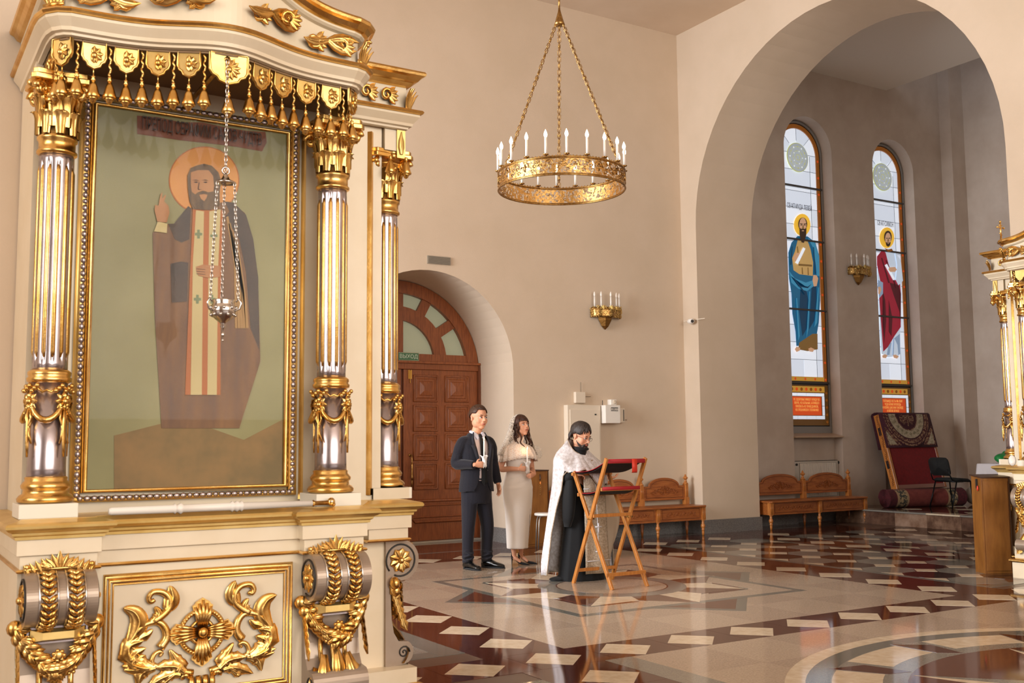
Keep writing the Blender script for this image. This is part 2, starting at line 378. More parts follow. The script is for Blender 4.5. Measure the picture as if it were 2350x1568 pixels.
# long dark bands with cream squares set on the diagonal
BX = (3.95, 8.8, 11.45); BY = (5.93, 11.57)
def band_x(xc, y0, y1, x0, x1, step=.62, ph=0.):
    y = y0
    while y < y1-1e-3:
        h = min(step, y1-y); slab(('bx', round(x1-x0, 3), round(h, 3)), rect(x1-x0, h), F_RED, ((x0+x1)/2, y+h/2), Z1); y += step
def band_y(yc, x0, x1, y0, y1, step=.6):
    x = x0
    while x < x1-1e-3:
        w = min(step, x1-x); slab(('by', round(y1-y0, 3), round(w, 3)), rect(w, y1-y0), F_RED, (x+w/2, (y0+y1)/2), Z1); x += step
def cream(x, y, r=.222): slab(('cr', r), diam(r), F_CREAM, (x, y), Z3, name='cream_tile')
# nave left of the kiot is hardly seen; lay the full grid where the camera looks
band_y(5.93, 1.9, 13.9, 5.69, 6.17)
band_y(11.57, 3.35, 13.9, 11.32, 12.28)
for x0, x1 in ((3.55, 4.2), (8.55, 9.27), (11.08, 11.7)):
    band_x(0, 6.17, 11.32, x0, x1, .6438)
for x0, x1 in ((3.55, 4.2),): band_x(0, 0.6, 5.69, x0, x1, .6362)
for i in range(-4, 9):
    cream(3.945+.6*i, 5.915)
for i in range(9, 16): cream(3.945+.6*i, 5.915)
for xb in (3.95, 8.78, 11.4):
    for i in range(1, 9): cream(xb+.006*i if xb < 9 else xb, 5.915+.6275*i)
for i in range(1, 8): cream(3.945, 5.915-.63*i)
for i in range(-3, 10):
    cream(6.45+.6*i, 11.57) if abs(6.45+.6*i-8.83) > .28 and abs(6.45+.6*i-3.98) > .28 and abs(6.45+.6*i-11.4) > .28 else None
# grey border strips
def strip(x0, y0, x1, y1, m=F_GREY2, z=Z2):
    L = max(x1-x0, y1-y0); n = max(1, int(L/1.2+.5))
    for i in range(n):
        if x1-x0 > y1-y0:
            w = (x1-x0)/n; slab(('st', round(w, 3), round(y1-y0, 3), m.name), rect(w, y1-y0, .001), m, (x0+w*(i+.5), (y0+y1)/2), z, name='border_strip')
        else:
            h = (y1-y0)/n; slab(('st', round(x1-x0, 3), round(h, 3), m.name), rect(x1-x0, h, .001), m, ((x0+x1)/2, y0+h*(i+.5)), z, name='border_strip')
strip(9.27, 6.42, 9.37, 11.32); strip(11.0, 6.42, 11.1, 11.32); strip(9.27, 6.30, 11.1, 6.42)
strip(3.35, 6.42, 3.55, 12.28); strip(1.9, 6.42, 3.35, 6.58); strip(3.35, 12.28, 13.9, 12.36)
strip(3.35, -1, 3.55, 5.28); strip(1.9, 5.28, 3.55, 5.45)
for c_ in range(3):
    for r_ in range(9): slab(('cellN', (r_+c_) % 2), rect(.55, .5445, .001), F_RED if (r_+c_) % 2 else F_RED2, (3.35-.55*(c_+.5), 5.28-.5445*(r_+.5)), Z1)
strip(11.7, 6.42, 11.8, 11.32); strip(13.4, 6.42, 13.5, 11.32); strip(11.7, 6.30, 13.5, 6.42)
for i in range(2): band_x(0, 6.17, 11.32, 13.5, 14.5, .6438)
for i in range(9): cream(13.98, 5.915+.6275*i)
band_y(12.5, 3.35, 14.5, 12.36, 12.8)
band_y(13.2, 5.1, 7.8, 12.8, 13.7)
# side-aisle fields: dark roundels and grey octagons with small cream squares at the knots
def field(xa):
    for r in range(9):
        for c in range(3):
            x = xa+.55*(c+.5); y = 6.42+.5445*(r+.5)
            slab(('cell',), rect(.55, .5445, .001), F_RED2, (x, y), Z1)
            if (r+c) % 2: slab(('rnd',), arc((0, 0), .27, 0, 337.5, 15), F_BROWN, (x, y), Z2, name='roundel_tile')
            else: slab(('oct',), [(.27, -.11), (.27, .11), (.11, .27), (-.11, .27), (-.27, .11), (-.27, -.11), (-.11, -.27), (.11, -.27)], F_GREY, (x, y), Z2, name='octagon_tile')
    for r in range(1, 9):
        for c in range(1, 3): slab(('sc',), diam(.15), F_CREAM, (xa+.55*c, 6.42+.5445*r), Z3, name='cream_tile')
        slab(('scl',), [(0, -.15), (.15, 0), (0, .15)], F_CREAM, (xa, 6.42+.5445*r), Z3, name='cream_tile')
        slab(('scr',), [(0, -.15), (0, .15), (-.15, 0)], F_CREAM, (xa+1.65, 6.42+.5445*r), Z3, name='cream_tile')
field(9.37-.01); field(11.78)
for r in range(1, 9): slab(('scr2',), [(0, -.15), (0, .15), (-.15, 0)], F_CREAM, (3.35, 6.42+.5445*r), Z3, name='cream_tile')
for r in range(1, 9):
    for c in range(3): slab(('cellL', (r+c) % 2), rect(.55, .5445, .001), F_GREY if (r+c) % 2 else F_RED2, (3.35-.55*(c+.5), 6.58+.5445*(r-.5)), Z1)
# central field: pale slabs and the interlaced eight-pointed star
def slabs(x0, x1, y0, y1, nx, ny, m, z=Z1):
    w, h = (x1-x0)/nx, (y1-y0)/ny
    for i in range(nx):
        for j in range(ny): slab(('f', round(w, 3), round(h, 3), m.name, (i*3+j) % 2), rect(w, h, .0008), m if (i*3+j) % 2 else F_BEIGE2, (x0+w*(i+.5), y0+h*(j+.5)), z)
slabs(4.2, 8.55, 6.17, 11.32, 7, 8, F_BEIGE)
SX, SY = 6.37, 8.5
def spiece(name, poly, m, z, deg=0):
    a = math.radians(deg); P = [(x*math.cos(a)-y*math.sin(a), x*math.sin(a)+y*math.cos(a)) for x, y in poly]
    slab((name, deg, m.name, round(P[0][0], 3), round(P[0][1], 3), len(P)), P, m, (SX, SY), z, name=name)
h = 1.33; g = .09; q = h*math.tan(PI/8)
for k in range(4):
    for off, mm, zz in ((0, F_GREY, Z3), (45, F_RED2, Z2)):      # square ring over diamond ring
        a = 90*k+off; i2 = h-g; i3 = h-g-.27
        spiece('star_border', [(-h, -h), (h, -h), (i2, -i2), (-i2, -i2)], F_GREY2, zz, a)
        spiece('star_band', [(-i2, -i2), (i2, -i2), (i3, -i3), (-i3, -i3)], mm if off else F_BEIGE2, zz+.0002, a)
for k in range(8):
    a0 = 45*k; ro, rv, ri = 1.30, .98, .70; c, s_ = math.cos(PI/8), math.sin(PI/8)
    spiece('star_ray', [(0, -ri), (ri*s_, -ri*c), (rv*s_, -rv*c), (0, -ro)], F_CREAM, Z4+.0003, a0)
    spiece('star_ray', [(-ri*s_, -ri*c), (0, -ri), (0, -ro), (-rv*s_, -rv*c)], F_RED2, Z4+.0003, a0)
spiece('star_disc', arc((0, 0), 1.0, 0, 350, 35), F_GREY, Z4-.0002)
for n_, r_, m_, z_ in (('star_ring', .74, F_GREY, Z5+.0003), ('star_disc', .56, F_RED2, Z5+.0006), ('star_disc', .545, F_BEIGE2, Z5+.0009)): spiece(n_, arc((0, 0), r_, 0, 352.5, 47), m_, z_)
# nearer field with the great rosette
slabs(4.42, 9.9, .6, 5.69, 9, 8, F_BEIGE); strip(4.2, .6, 4.42, 5.69, F_GREY)
SX, SY = 6.30, 2.90
R1 = 2.32
def ringseg(r0, r1, a0, a1, n=8): return arc((0, 0), r1, a0, a1, n)+arc((0, 0), r0, a1, a0, n)
for k in range(12):
    spiece('rosette_ring', ringseg(2.20, R1, 30*k, 30*k+29.8), F_CREAM, Z2); spiece('rosette_ring', ringseg(2.06, 2.20, 30*k, 30*k+29.8), F_GREY2, Z2)
for k in range(13):
    a = 104+27.7*k
    spiece('rosette_panel', ringseg(1.62, 2.06, a-13.85, a+13.75), F_GREY, Z2); 
    spiece('rosette_petal', ringseg(1.76, 2.05, a-10, a+9.5), F_CREAM, Z3)
    t0, t1 = math.radians(a-13.9), math.radians(a-10.6); t2 = math.radians(a-12.2); t3 = math.radians(a-16.5)
    spiece('rosette_slip', [(2.1*math.cos(t0+.06), 2.1*math.sin(t0+.06)), (1.93*math.cos(t0-.05), 1.93*math.sin(t0-.05)), (1.63*math.cos(t0-.02), 1.63*math.sin(t0-.02)), (1.74*math.cos(t0+.06), 1.74*math.sin(t0+.06))], F_RED, Z4)
spiece('rosette_disc', arc((0, 0), 1.62, 0, 354, 59), F_RED2, Z2+.0002)
for k in range(8):
    a = 120+45*k; t = math.radians(a); u = math.radians(a+22.5); v = math.radians(a-22.5)
    spiece('rosette_ray', [(1.6*math.cos(t), 1.6*math.sin(t)), (.6*math.cos(u), .6*math.sin(u)), (0, 0)], F_CREAM, Z4+.0003)
    spiece('rosette_ray', [(1.6*math.cos(t), 1.6*math.sin(t)), (0, 0), (.6*math.cos(v), .6*math.sin(v))], F_GREY, Z4+.0003)
# the raised step of the chapel
pod = struct('floor_platform', B().box((14.52, 4, 0), (18.35, 12.8, .235)), MARBLE)
for j in range(13):
    y0 = 12.78-.62*(j+1); obj('riser_slab', B().box((14.50, y0+.002, .0), (14.525, y0+.618, .215)), (MARBLE, mat('veined_marble_pale', '#a08470', .2, spec=.5, col2='#7b5c48', nscale=5, ndetail=9), mat('veined_marble_dark', '#6d5040', .2, spec=.5, col2='#452f26', nscale=5, ndetail=9))[(j*2) % 3], pod)
    obj('tread_slab', B().box((14.47, y0+.002, .215), (14.77, y0+.618, .24)), F_GREY if j % 3 else F_CREAM, pod, bevel=.004)
for j in range(12):
    for i in range(5):
        if (i+j) % 2: slab(('pt',), diam(.2), F_CREAM, (15.15+.6*i, 12.3-.6*j, .24), .002, pod, name='cream_tile')
        slab(('pr',), rect(.6, .6), F_RED, (15.07+.6*i, 12.5-.6*j, .235), .004, pod)
# ------------------------------------------------------------------ stained windows
def glassmat(name, c, st): return mat(name, c, .25, spec=.5, emit=c, estr=st)  # emission puts the daylight behind the panes into the glass itself
G_SKY = glassmat('pale_blue_glass', '#cfd9e8', .72); G_SKY2 = glassmat('white_glass', '#d8e0ec', .80); G_AMB = glassmat('amber_glass', '#a5621f', .20)
G_GOLDG = glassmat('amber_gold_glass', '#cf9a3a', .40); G_HALO = glassmat('yellow_glass', '#efbc3e', .62); G_ORG = glassmat('orange_glass', '#d94f1c', .5); G_BRN = glassmat('brown_glass', '#6d4a1e', .18)
G_BLUE = glassmat('blue_glass', '#1d6a94', .38); G_BLUED = glassmat('dark_blue_glass', '#0f4468', .3); G_BLUEL = glassmat('light_blue_glass', '#3f93bb', .45); G_TAN = glassmat('tan_glass', '#cfab6c', .4)
G_SKIN = glassmat('flesh_glass', '#d6a987', .45); G_HAIR = glassmat('umber_glass', '#4a3626', .15); G_RED = glassmat('crimson_glass', '#a31f38', .4); G_REDD = glassmat('dark_crimson_glass', '#5d1424', .25)
G_WH = glassmat('robe_white_glass', '#c3d2e4', .6); G_WHD = glassmat('robe_shade_glass', '#8ea6c4', .5); G_ROS = glassmat('rose_grey_glass', '#b3bdc4', .55); G_LIME = glassmat('lime_glass', '#c2c68a', .5); G_TAND = glassmat('dark_tan_glass', '#8d6c3a', .3)
YG = 13.05
def window(n, xc, hw, zs, zlow, fig):
    root = struct('window_%d' % n, B().prism([(xc-hw, 1.56), (xc+hw, 1.56), (xc+hw, zs)]+arc((xc, zs), hw, 0, 180, 24)[1:], YG+.03, YG+.05, 'y'), LEAD)
    fr = B()
    out = [(xc-hw, 1.56), (xc-hw, zs)]+arc((xc, zs), hw, 180, 0, 24)[1:]+[(xc+hw, 1.56)]
    fr.tube([(x, YG, z) for x, z in out]+[(xc-hw, YG, 1.56)], .03, 4, up=(0, 1, 0))
    fr.box((xc-hw, YG-.03, 1.54), (xc+hw, YG+.03, 1.66)); obj('window_frame', fr, mat('window_frame_grey', '#8a8784', .5), root)
    for z in (2.44, 3.75, 5.02, 6.0): obj('glazing_bar', B().box((xc-hw, YG-.02, z-.016), (xc+hw, YG+.02, z+.016)), mat('glazing_bar_grey', '#4b4744', .4), root)
    r = hw-.04
    # amber border pieces
    obj('border_glass', B().box((xc+r-.075, YG+.005, 2.46), (xc+r, YG+.03, zs)), G_AMB, root)
    obj('border_glass', B().box((xc-r, YG+.005, 2.46), (xc-r+.075, YG+.03, zs)), G_AMB, root)
    obj('border_glass', B().prism(arc((xc, zs), r, 0, 180, 20)+arc((xc, zs), r-.075, 180, 0, 20), YG+.005, YG+.03, 'y'), G_AMB, root)
    obj('border_glass', B().box((xc-r+.075, YG+.005, 2.47), (xc+r-.075, YG+.03, 2.545)), G_GOLDG, root)
    for k in range(14):
        for s in (-1, 1): obj('border_boss', B().lathe([(0, 0), (.024, 0), (.024, .006), (0, .008)], (xc+s*(r-.037), YG+.004, 2.5+.31*k), 10, 'y').add([], []), G_ORG, root, rot=None) if 2.5+.31*k < zs else None
    for k in range(3): obj('border_boss', B().lathe([(0, 0), (.024, 0), (.024, .006)], (xc-.25+.25*k, YG+.004, 2.507), 10, 'y'), G_ORG, root)
    # grid of leaded panes
    xs = [xc-r+.075, xc-.33, xc+.33, xc+r-.075]; z = 2.545; k = 0; zr = [z]
    while z < zs+.02:
        z2 = z+.31
        for bb in (3.75, 5.02, 6.0):
            if z < bb < z2: z2 = bb
        if z2-z < .08: z2 = z+.31
        cols = [xs[0], xs[1], xc, xs[2], xs[3]] if k < 1 else xs
        for i in range(len(cols)-1):
            obj('pane', B().box((cols[i]+.0035, YG+.023, z+.0035), (cols[i+1]-.0035, YG+.031, z2-.0035)), G_SKY if (i+k) % 2 else G_SKY2, root)
        z = z2; k += 1; zr.append(z)
    ztop = z
    lb = B()
    for x in xs[1:3]: lb.box((x-.003, YG+.0205, 2.545), (x+.003, YG+.024, zs))
    for zz in zr[1:]: lb.box((xs[0], YG+.0203, zz-.003), (xs[-1], YG+.024, zz+.003))
    for i in range(1, 4): t = PI*i/4; lb.tube([(xc+.26*math.cos(t), YG+.021, zs+.26*math.sin(t)), (xc+(r-.08)*math.cos(t), YG+.021, zs+(r-.08)*math.sin(t))], .003, 4)
    obj('lead_lines', lb, LEAD, root, kind='stuff')
    # fan of panes in the head with the lace roundel
    rr = r-.075
    for i in range(4):
        a0, a1 = 180*i/4+.3, 180*(i+1)/4-.3
        P = [(x, max(zz, ztop+.004)) for x, zz in arc((xc, zs), rr-.004, a0, a1, 6)+arc((xc, zs), .03, a1, a0, 3)]
        obj('pane', B().prism(P, YG+.023, YG+.031, 'y'), G_SKY if i % 2 else G_SKY2, root)
    cz = zs-.06
    obj('roundel', B().lathe([(0, 0), (.27, 0), (.27, -.012), (0, -.012)], (xc, YG+.012, cz), 32, 'y'), G_LIME, root)
    obj('roundel_field', B().lathe([(0, 0), (.255, 0), (.255, -.006), (0, -.006)], (xc, YG+.0, cz), 32, 'y'), G_ROS, root)
    for R_, n_ in ((.20, 12), (.12, 10), (.05, 6)):
        for i in range(n_):
            a = 2*PI*i/n_; obj('roundel_petal', B().lathe([(0, 0), (.018 if R_ > .15 else .012, 0), (.010, -.004), (0, -.004)], (xc+R_*math.cos(a), YG-.006, cz+R_*math.sin(a)), 6, 'y'), G_LIME if (i % 2 or R_ < .1) else G_SKY2, root)
        obj('roundel_ring', B().tube([(xc+R_*1.02*math.cos(2*PI*i/32), YG-.006, cz+R_*1.02*math.sin(2*PI*i/32)) for i in range(32)], .004, 4, closed=True), G_LIME, root)
    # lower panel with the text
    obj('panel_border', B().box((xc-r, YG-.002, 1.68), (xc+r, YG+.03, 2.40)), G_BRN, root)
    obj('panel_border_gold', B().box((xc-r+.09, YG-.006, 2.27), (xc+r-.09, YG+.03, 2.375)), G_GOLDG, root)
    for i in range(7): obj('panel_rosette', B().lathe([(0, 0), (.03, 0), (.03, -.004), (0, -.006)], (xc-.36+.12*i, YG-.008, 2.322), 8, 'y'), G_ORG if i % 2 else G_AMB, root)
    for i in range(5):
        obj('panel_rosette', B().lathe([(0, 0), (.028, 0), (.028, -.004), (0, -.006)], (xc+r-.045, YG-.004, 1.74+.13*i), 8, 'y'), G_AMB, root)
    for i in range(4):
        obj('pane', B().box((xc-.46+.23*i+.003, YG-.005, 2.20), (xc-.46+.23*(i+1)-.003, YG+.02, 2.255)), G_SKY2, root)
        obj('pane', B().box((xc-.46+.23*i+.003, YG-.005, 1.79), (xc-.46+.23*(i+1)-.003, YG+.02, 1.85)), G_SKY, root)
    for s in (-1, 1):
        for i in range(2): obj('pane', B().box((xc+s*.43-.03, YG-.005, 1.855+.175*i), (xc+s*.43+.03, YG+.02, 2.022+.175*i)), G_SKY, root)
    obj('text_panel', B().box((xc-.375, YG-.008, 1.86), (xc+.375, YG+.02, 2.19)), G_ORG, root)
    # leads
    return root
w1 = window(1, 14.16, .60, 6.60, 0, None); w2 = window(2, 16.47, .58, 6.53, 0, None)
GL = mat('gilt_lettering', '#f0c46a', .4, emit='#f0c46a', estr=.45); LT = mat('dark_lettering', '#6a6770', .5)  # gilt letters emit too, painted as if lit from behind
text('inscription', 'НЕ ЗДОРОВЫЕ ИМЕЮТ НУЖДУ ВО\nВРАЧЕ, НО БОЛЬНЫЕ. Я ПРИШЕЛ\nПРИЗВАТЬ НЕ ПРАВЕДНИКОВ,\nНО ГРЕШНИКОВ К ПОКАЯНИЮ', .062, GL, w1, facing_y(14.16, YG-.012, 2.045), sx=.62)
text('inscription', 'ТОЙ ВЫИДЕ ВЕСТЬ КЪ НЕМУ\nЧЕДА Я ВАМ ЗАПОВЕДЬ\nИ НОВУЮ ДАЮ ВАМ ТАКОЖДЕ\nИ ЖИТИЕ ВЕЧНОЕ', .062, GL, w2, facing_y(16.47, YG-.012, 2.045), sx=.62)
text('caption', 'СВ·АП·ИУДА ЛЕВЕЙ', .13, LT, w1, facing_y(14.17, YG+.004, 5.62), sx=.5)
text('caption', 'СВ·АП·СИМОН', .13, LT, w2, facing_y(16.5, YG+.004, 5.55), sx=.5)
def pieces(root, Y, defs, th=.004, z0=0):
    """flat glass or painted pieces: outlines given as photograph pixels on the plane of the window"""
    for n, (name, m, pts) in enumerate(defs):
        P = [at(x, y, 1, Y) for x, y in pts]; d = Y-.002-.0012*(n+1)
        obj(name, B().prism([(p.x, p.z) for p in P], d, d+th, 'y'), m, root)
def c4(*p): return [(1700+x/1.96, 200+y/1.96) for x, y in p]     # scale of the close view used to trace the figures
def circ(cx, cy, rx, ry, n=20): return [(cx+rx*math.cos(2*PI*i/n), cy+ry*math.sin(2*PI*i/n)) for i in range(n)]
pieces(w1, YG+.012, [
    ('halo', G_HALO, c4(*circ(276, 620, 37, 50))),
    ('robe_glass', G_BLUE, c4((255, 670), (228, 700), (214, 745), (217, 860), (228, 930), (232, 1020), (246, 1100), (250, 1165), (300, 1160), (340, 1120), (350, 1060), (356, 960), (352, 760), (335, 700), (300, 672))),
    ('robe_glass', G_TAND, c4((262, 1150), (258, 1180), (300, 1188), (345, 1180), (344, 1110), (322, 1110))),
    ('robe_glass', G_BLUED, c4((268, 900), (262, 1010), (276, 1120), (300, 1080), (304, 960), (290, 900))),
    ('robe_glass', G_BLUED, c4((318, 900), (312, 1000), (306, 1090), (330, 1050), (340, 960), (338, 890))),
    ('tunic_glass', G_TAN, c4((256, 684), (242, 740), (230, 770), (236, 824), (262, 842), (322, 850), (324, 790), (312, 730), (298, 690))),
    ('robe_glass', G_BLUEL, c4((218, 830), (240, 860), (290, 880), (322, 870), (326, 896), (296, 918), (258, 908), (226, 880))),
    ('robe_glass', G_BLUED, c4((222, 850), (250, 888), (300, 898), (318, 884), (300, 905), (258, 898))),
    ('robe_glass', G_BLUEL, c4((300, 680), (322, 720), (336, 800), (340, 850), (352, 850), (350, 760), (332, 702))),
    ('belt_glass', G_TAND, c4((258, 795), (318, 800), (318, 808), (258, 804))),
    ('fold_glass', G_TAND, c4((272, 812), (275, 812), (278, 842), (273, 842))), ('fold_glass', G_TAND, c4((298, 812), (301, 812), (303, 846), (299, 846))), ('fold_glass', G_TAND, c4((250, 720), (253, 716), (262, 790), (258, 790))),
    ('fold_glass', G_BLUEL, c4((246, 950), (250, 950), (262, 1120), (256, 1140))), ('fold_glass', G_BLUEL, c4((304, 920), (308, 920), (300, 1090), (292, 1130))), ('fold_glass', G_BLUEL, c4((344, 900), (348, 905), (340, 1060), (328, 1080))),
    ('fold_glass', G_BLUED, c4((322, 720), (325, 722), (334, 840), (330, 842))), ('fold_glass', G_BLUED, c4((232, 860), (236, 860), (290, 930), (284, 934))), ('fold_glass', G_BLUED, c4((226, 720), (229, 716), (224, 800), (219, 800))),
    ('hand_glass', G_SKIN, c4((232, 768), (246, 748), (268, 744), (274, 756), (262, 776), (240, 786))),
    ('scroll_glass', G_SKY2, c4((240, 790), (276, 722), (286, 728), (252, 798))),
    ('hand_glass', G_SKIN, c4((322, 846), (336, 848), (343, 862), (336, 896), (324, 898), (318, 870))),
    ('foot_glass', G_SKIN, c4((238, 1180), (246, 1168), (262, 1174), (260, 1186), (246, 1192))), ('foot_glass', G_SKIN, c4((298, 1178), (310, 1172), (326, 1180), (318, 1192), (304, 1190))),
    ('hair_glass', G_HAIR, c4(*circ(273, 618, 20, 30))),
    ('face_glass', G_SKIN, c4(*circ(273, 622, 16, 33, 16))),
    ('beard_glass', G_HAIR, c4((258, 634), (266, 640), (273, 634), (281, 640), (289, 634), (288, 668), (278, 702), (268, 700), (259, 668))),
    ('mouth_glass', G_SKIN, c4((268, 646), (278, 646), (277, 650), (269, 650))),
    ('nose_glass', G_TAND, c4((272, 622), (275, 622), (277, 640), (270, 641))), ('eye_glass', G_HAIR, c4((262, 621), (269, 620), (269, 624), (262, 624))), ('eye_glass', G_HAIR, c4((278, 620), (285, 621), (285, 624), (278, 624))),
    ('brow_glass', G_HAIR, c4((260, 615), (271, 616), (271, 619), (260, 618))), ('brow_glass', G_HAIR, c4((276, 616), (287, 615), (287, 618), (276, 619))),
])
pieces(w2, YG+.012, [
    ('halo', G_HALO, c4(*circ(657, 678, 33, 47))),
    ('robe_glass', G_WH, c4((640, 735), (618, 760), (614, 850), (620, 950), (625, 1080), (632, 1200), (660, 1215), (705, 1212), (718, 1200), (716, 1090), (719, 900), (726, 870), (716, 780), (690, 738))),
    ('robe_glass', G_WHD, c4((690, 1130), (704, 1160), (708, 1205), (716, 1200), (714, 1110))), ('robe_glass', G_WHD, c4((664, 1150), (676, 1150), (668, 1205), (656, 1205))),
    ('robe_glass', G_RED, c4((636, 732), (612, 762), (612, 800), (624, 860), (632, 900), (622, 950), (630, 1060), (640, 1190), (660, 1170), (690, 1120), (718, 1080), (719, 930), (712, 860), (690, 870), (664, 800), (650, 745))),
    ('robe_glass', G_REDD, c4((668, 880), (684, 930), (712, 1010), (718, 1060), (719, 930), (708, 890))),
    ('robe_glass', G_REDD, c4((636, 910), (648, 960), (652, 1050), (644, 1150), (636, 1060))),
    ('robe_glass', G_REDD, c4((664, 960), (680, 1040), (676, 1120), (664, 1100))),
    ('fold_glass', G_REDD, c4((630, 770), (634, 768), (668, 880), (662, 882))), ('fold_glass', G_REDD, c4((650, 780), (653, 778), (700, 900), (695, 904))), ('fold_glass', G_REDD, c4((640, 960), (643, 960), (644, 1100), (640, 1120))),
    ('fold_glass', G_WHD, c4((684, 1130), (687, 1130), (684, 1208), (680, 1208))), ('fold_glass', G_WHD, c4((700, 780), (703, 780), (712, 860), (708, 866))),
    ('sleeve_glass', G_WH, c4((690, 742), (716, 780), (726, 872), (706, 892), (694, 868), (700, 800))),
    ('sleeve_glass', G_WHD, c4((614, 868), (636, 880), (636, 930), (620, 950), (612, 900))),
    ('scroll_glass', G_SKY2, c4((644, 802), (654, 796), (690, 864), (682, 870))),
    ('hand_glass', G_SKIN, c4((664, 812), (690, 810), (698, 822), (690, 832), (668, 832), (660, 822))),
    ('hand_glass', G_SKIN, c4((614, 900), (624, 898), (628, 914), (620, 934), (614, 930))),
    ('foot_glass', G_SKIN, c4((632, 1208), (644, 1202), (656, 1208), (648, 1220), (634, 1218))), ('foot_glass', G_SKIN, c4((680, 1206), (692, 1204), (706, 1212), (698, 1222), (684, 1218))),
    ('hair_glass', G_HAIR, c4(*circ(657, 676, 17, 29))),
    ('face_glass', G_SKIN, c4(*circ(657, 684, 13, 28, 16))),
    ('beard_glass', G_HAIR, c4((646, 698), (652, 701), (657, 698), (662, 701), (669, 698), (666, 713), (658, 720), (649, 713))),
    ('nose_glass', G_TAND, c4((656, 682), (659, 682), (660, 696), (654, 697))), ('eye_glass', G_HAIR, c4((648, 680), (654, 679), (654, 683), (648, 683))), ('eye_glass', G_HAIR, c4((660, 679), (666, 680), (666, 683), (660, 683))),
    ('mouth_glass', G_SKIN, c4((653, 702), (661, 702), (660, 705), (654, 705))),
    ('neck_glass', G_AMB, c4((640, 726), (657, 744), (678, 738), (672, 728), (657, 732))),
])
# ------------------------------------------------------------------ the great oak door
D = struct('door_1', B().box((5.12, 13.68, 0), (7.79, 13.75, 2.5)), DOORD)
obj('tympanum_glass', B().prism([(5.12, 2.5)]+[(7.79, 2.5)]+arc((6.45, 2.45), 1.34, 3, 177, 24), 13.70, 13.72, 'y'), FROST, D)
for s, (x0, x1) in enumerate(((5.20, 6.50), (6.54, 7.76))):
    lf = obj('door_leaf', B().box((x0, 13.63, .03), (x1, 13.69, 2.50)), DOORW, D, bevel=.004)
    pxs = ((x0+.16, x0+.54), (x0+.68, x0+1.06))
    for px0, px1 in pxs:
        for z0, z1 in ((2.04, 2.41), (1.61, 1.97), (1.19, 1.55), (.77, 1.13)):
            b = B(); b.prism([(px0, z0), (px1, z0), (px1, z1), (px0, z1)], 13.615, 13.63, 'y'); o = obj('moulding', B().tube([(px0, 13.625, z0), (px1, 13.625, z0), (px1, 13.625, z1), (px0, 13.625, z1)], .018, 6, closed=True, up=(0, 1, 0)), DOORW, lf)
            cx, cz, w, hh = (px0+px1)/2, (z0+z1)/2, (px1-px0)/2-.04, (z1-z0)/2-.04
            rg = [(cx-w, cz-hh), (cx+w, cz-hh), (cx+w, cz+hh), (cx-w, cz+hh)]
            b = B(); R_ = []
            for f, yy in ((1, 13.628), (.92, 13.618), (.72, 13.618), (.66, 13.608), (.22, 13.596)): R_.append([(cx+(x-cx)*f, yy, cz+(z-cz)*f) for x, z in rg])
            b.rings(R_, smooth=False); obj('door_panel', b, DOORW, lf)
    b = B(); c_ = .06
    oct_ = [(x0+.12+c_, .30), (x1-.12-c_, .30), (x1-.12, .30+c_), (x1-.12, .60-c_), (x1-.12-c_, .60), (x0+.12+c_, .60), (x0+.12, .60-c_), (x0+.12, .30+c_)]
    obj('moulding', B().tube([(x, 13.622, z) for x, z in oct_], .02, 6, closed=True, up=(0, 1, 0)), DOORW, lf)
    obj('moulding', B().tube([(x0+.08+(x-x0-.12)*1.05, 13.626, .45+(z-.45)*.55) for x, z in oct_], .012, 6, closed=True, up=(0, 1, 0)), DOORW, lf)
    hx = x0+.1 if s else x1-.1
    hd = B(); hd.tube([(hx, 13.63, 1.26), (hx, 13.57, 1.26), (hx, 13.56, 1.2), (hx, 13.56, .86), (hx, 13.57, .80), (hx, 13.63, .80)], .011, 8)
    hd.lathe([(.011, -.13), (.019, -.08), (.013, 0), (.019, .08), (.011, .13)], (hx, 13.56, 1.03), 8)
    for z in (1.26, .80): hd.lathe([(.001, 0), (.022, .0), (.022, .012), (.001, .016)], (hx, 13.615, z), 10, 'y')
    obj('door_handle', hd, BRASS, lf)
    obj('door_bolt', B().box((hx-.03, 13.61, 2.36), (hx-.012, 13.63, 2.49)).box((hx+.005, 13.61, 2.36), (hx+.022, 13.63, 2.49)).box((hx-.008, 13.605, 2.30), (hx, 13.625, 2.48)), mat('polished_brass', '#d8b060', .25, metal=1), lf)
b = B(); b.box((5.12, 13.60, 2.50), (7.79, 13.70, 2.60)); b.box((5.12, 13.56, 2.585), (7.79, 13.70, 2.62)); obj('door_lintel', b, DOORW, D, bevel=.006)
b = B(); b.prism(arc((6.45, 2.45), 1.34, 6.5, 173.5, 28)+arc((6.45, 2.45), 1.16, 173.5, 6.5, 28), 13.62, 13.70, 'y'); obj('tympanum_frame', b, DOORW, D)
b = B(); b.prism(arc((6.45, 2.62), .80, 0, 180, 24)+arc((6.45, 2.62), .60, 180, 0, 24), 13.64, 13.70, 'y'); obj('tympanum_ring', b, DOORW, D)
b = B(); b.box((5.2, 13.63, 2.6), (7.7, 13.70, 2.73)); obj('tympanum_rail', b, DOORW, D)
for a in (33, 62, 90, 118, 147):
    t = math.radians(a); cx, cz = 6.45, 2.62; dx, dz = math.cos(t), math.sin(t); w = .075 if a != 90 else .09
    r0_ = .7 if a != 90 else .05
    obj('tympanum_spoke', B().prism([(cx+dx*r0_+dz*w, cz+dz*r0_-dx*w), (cx+dx*1.1+dz*w, cz+dz*1.1-dx*w), (cx+dx*1.1-dz*w, cz+dz*1.1+dx*w), (cx+dx*r0_-dz*w, cz+dz*r0_+dx*w)], 13.645, 13.70, 'y'), DOORW, D)
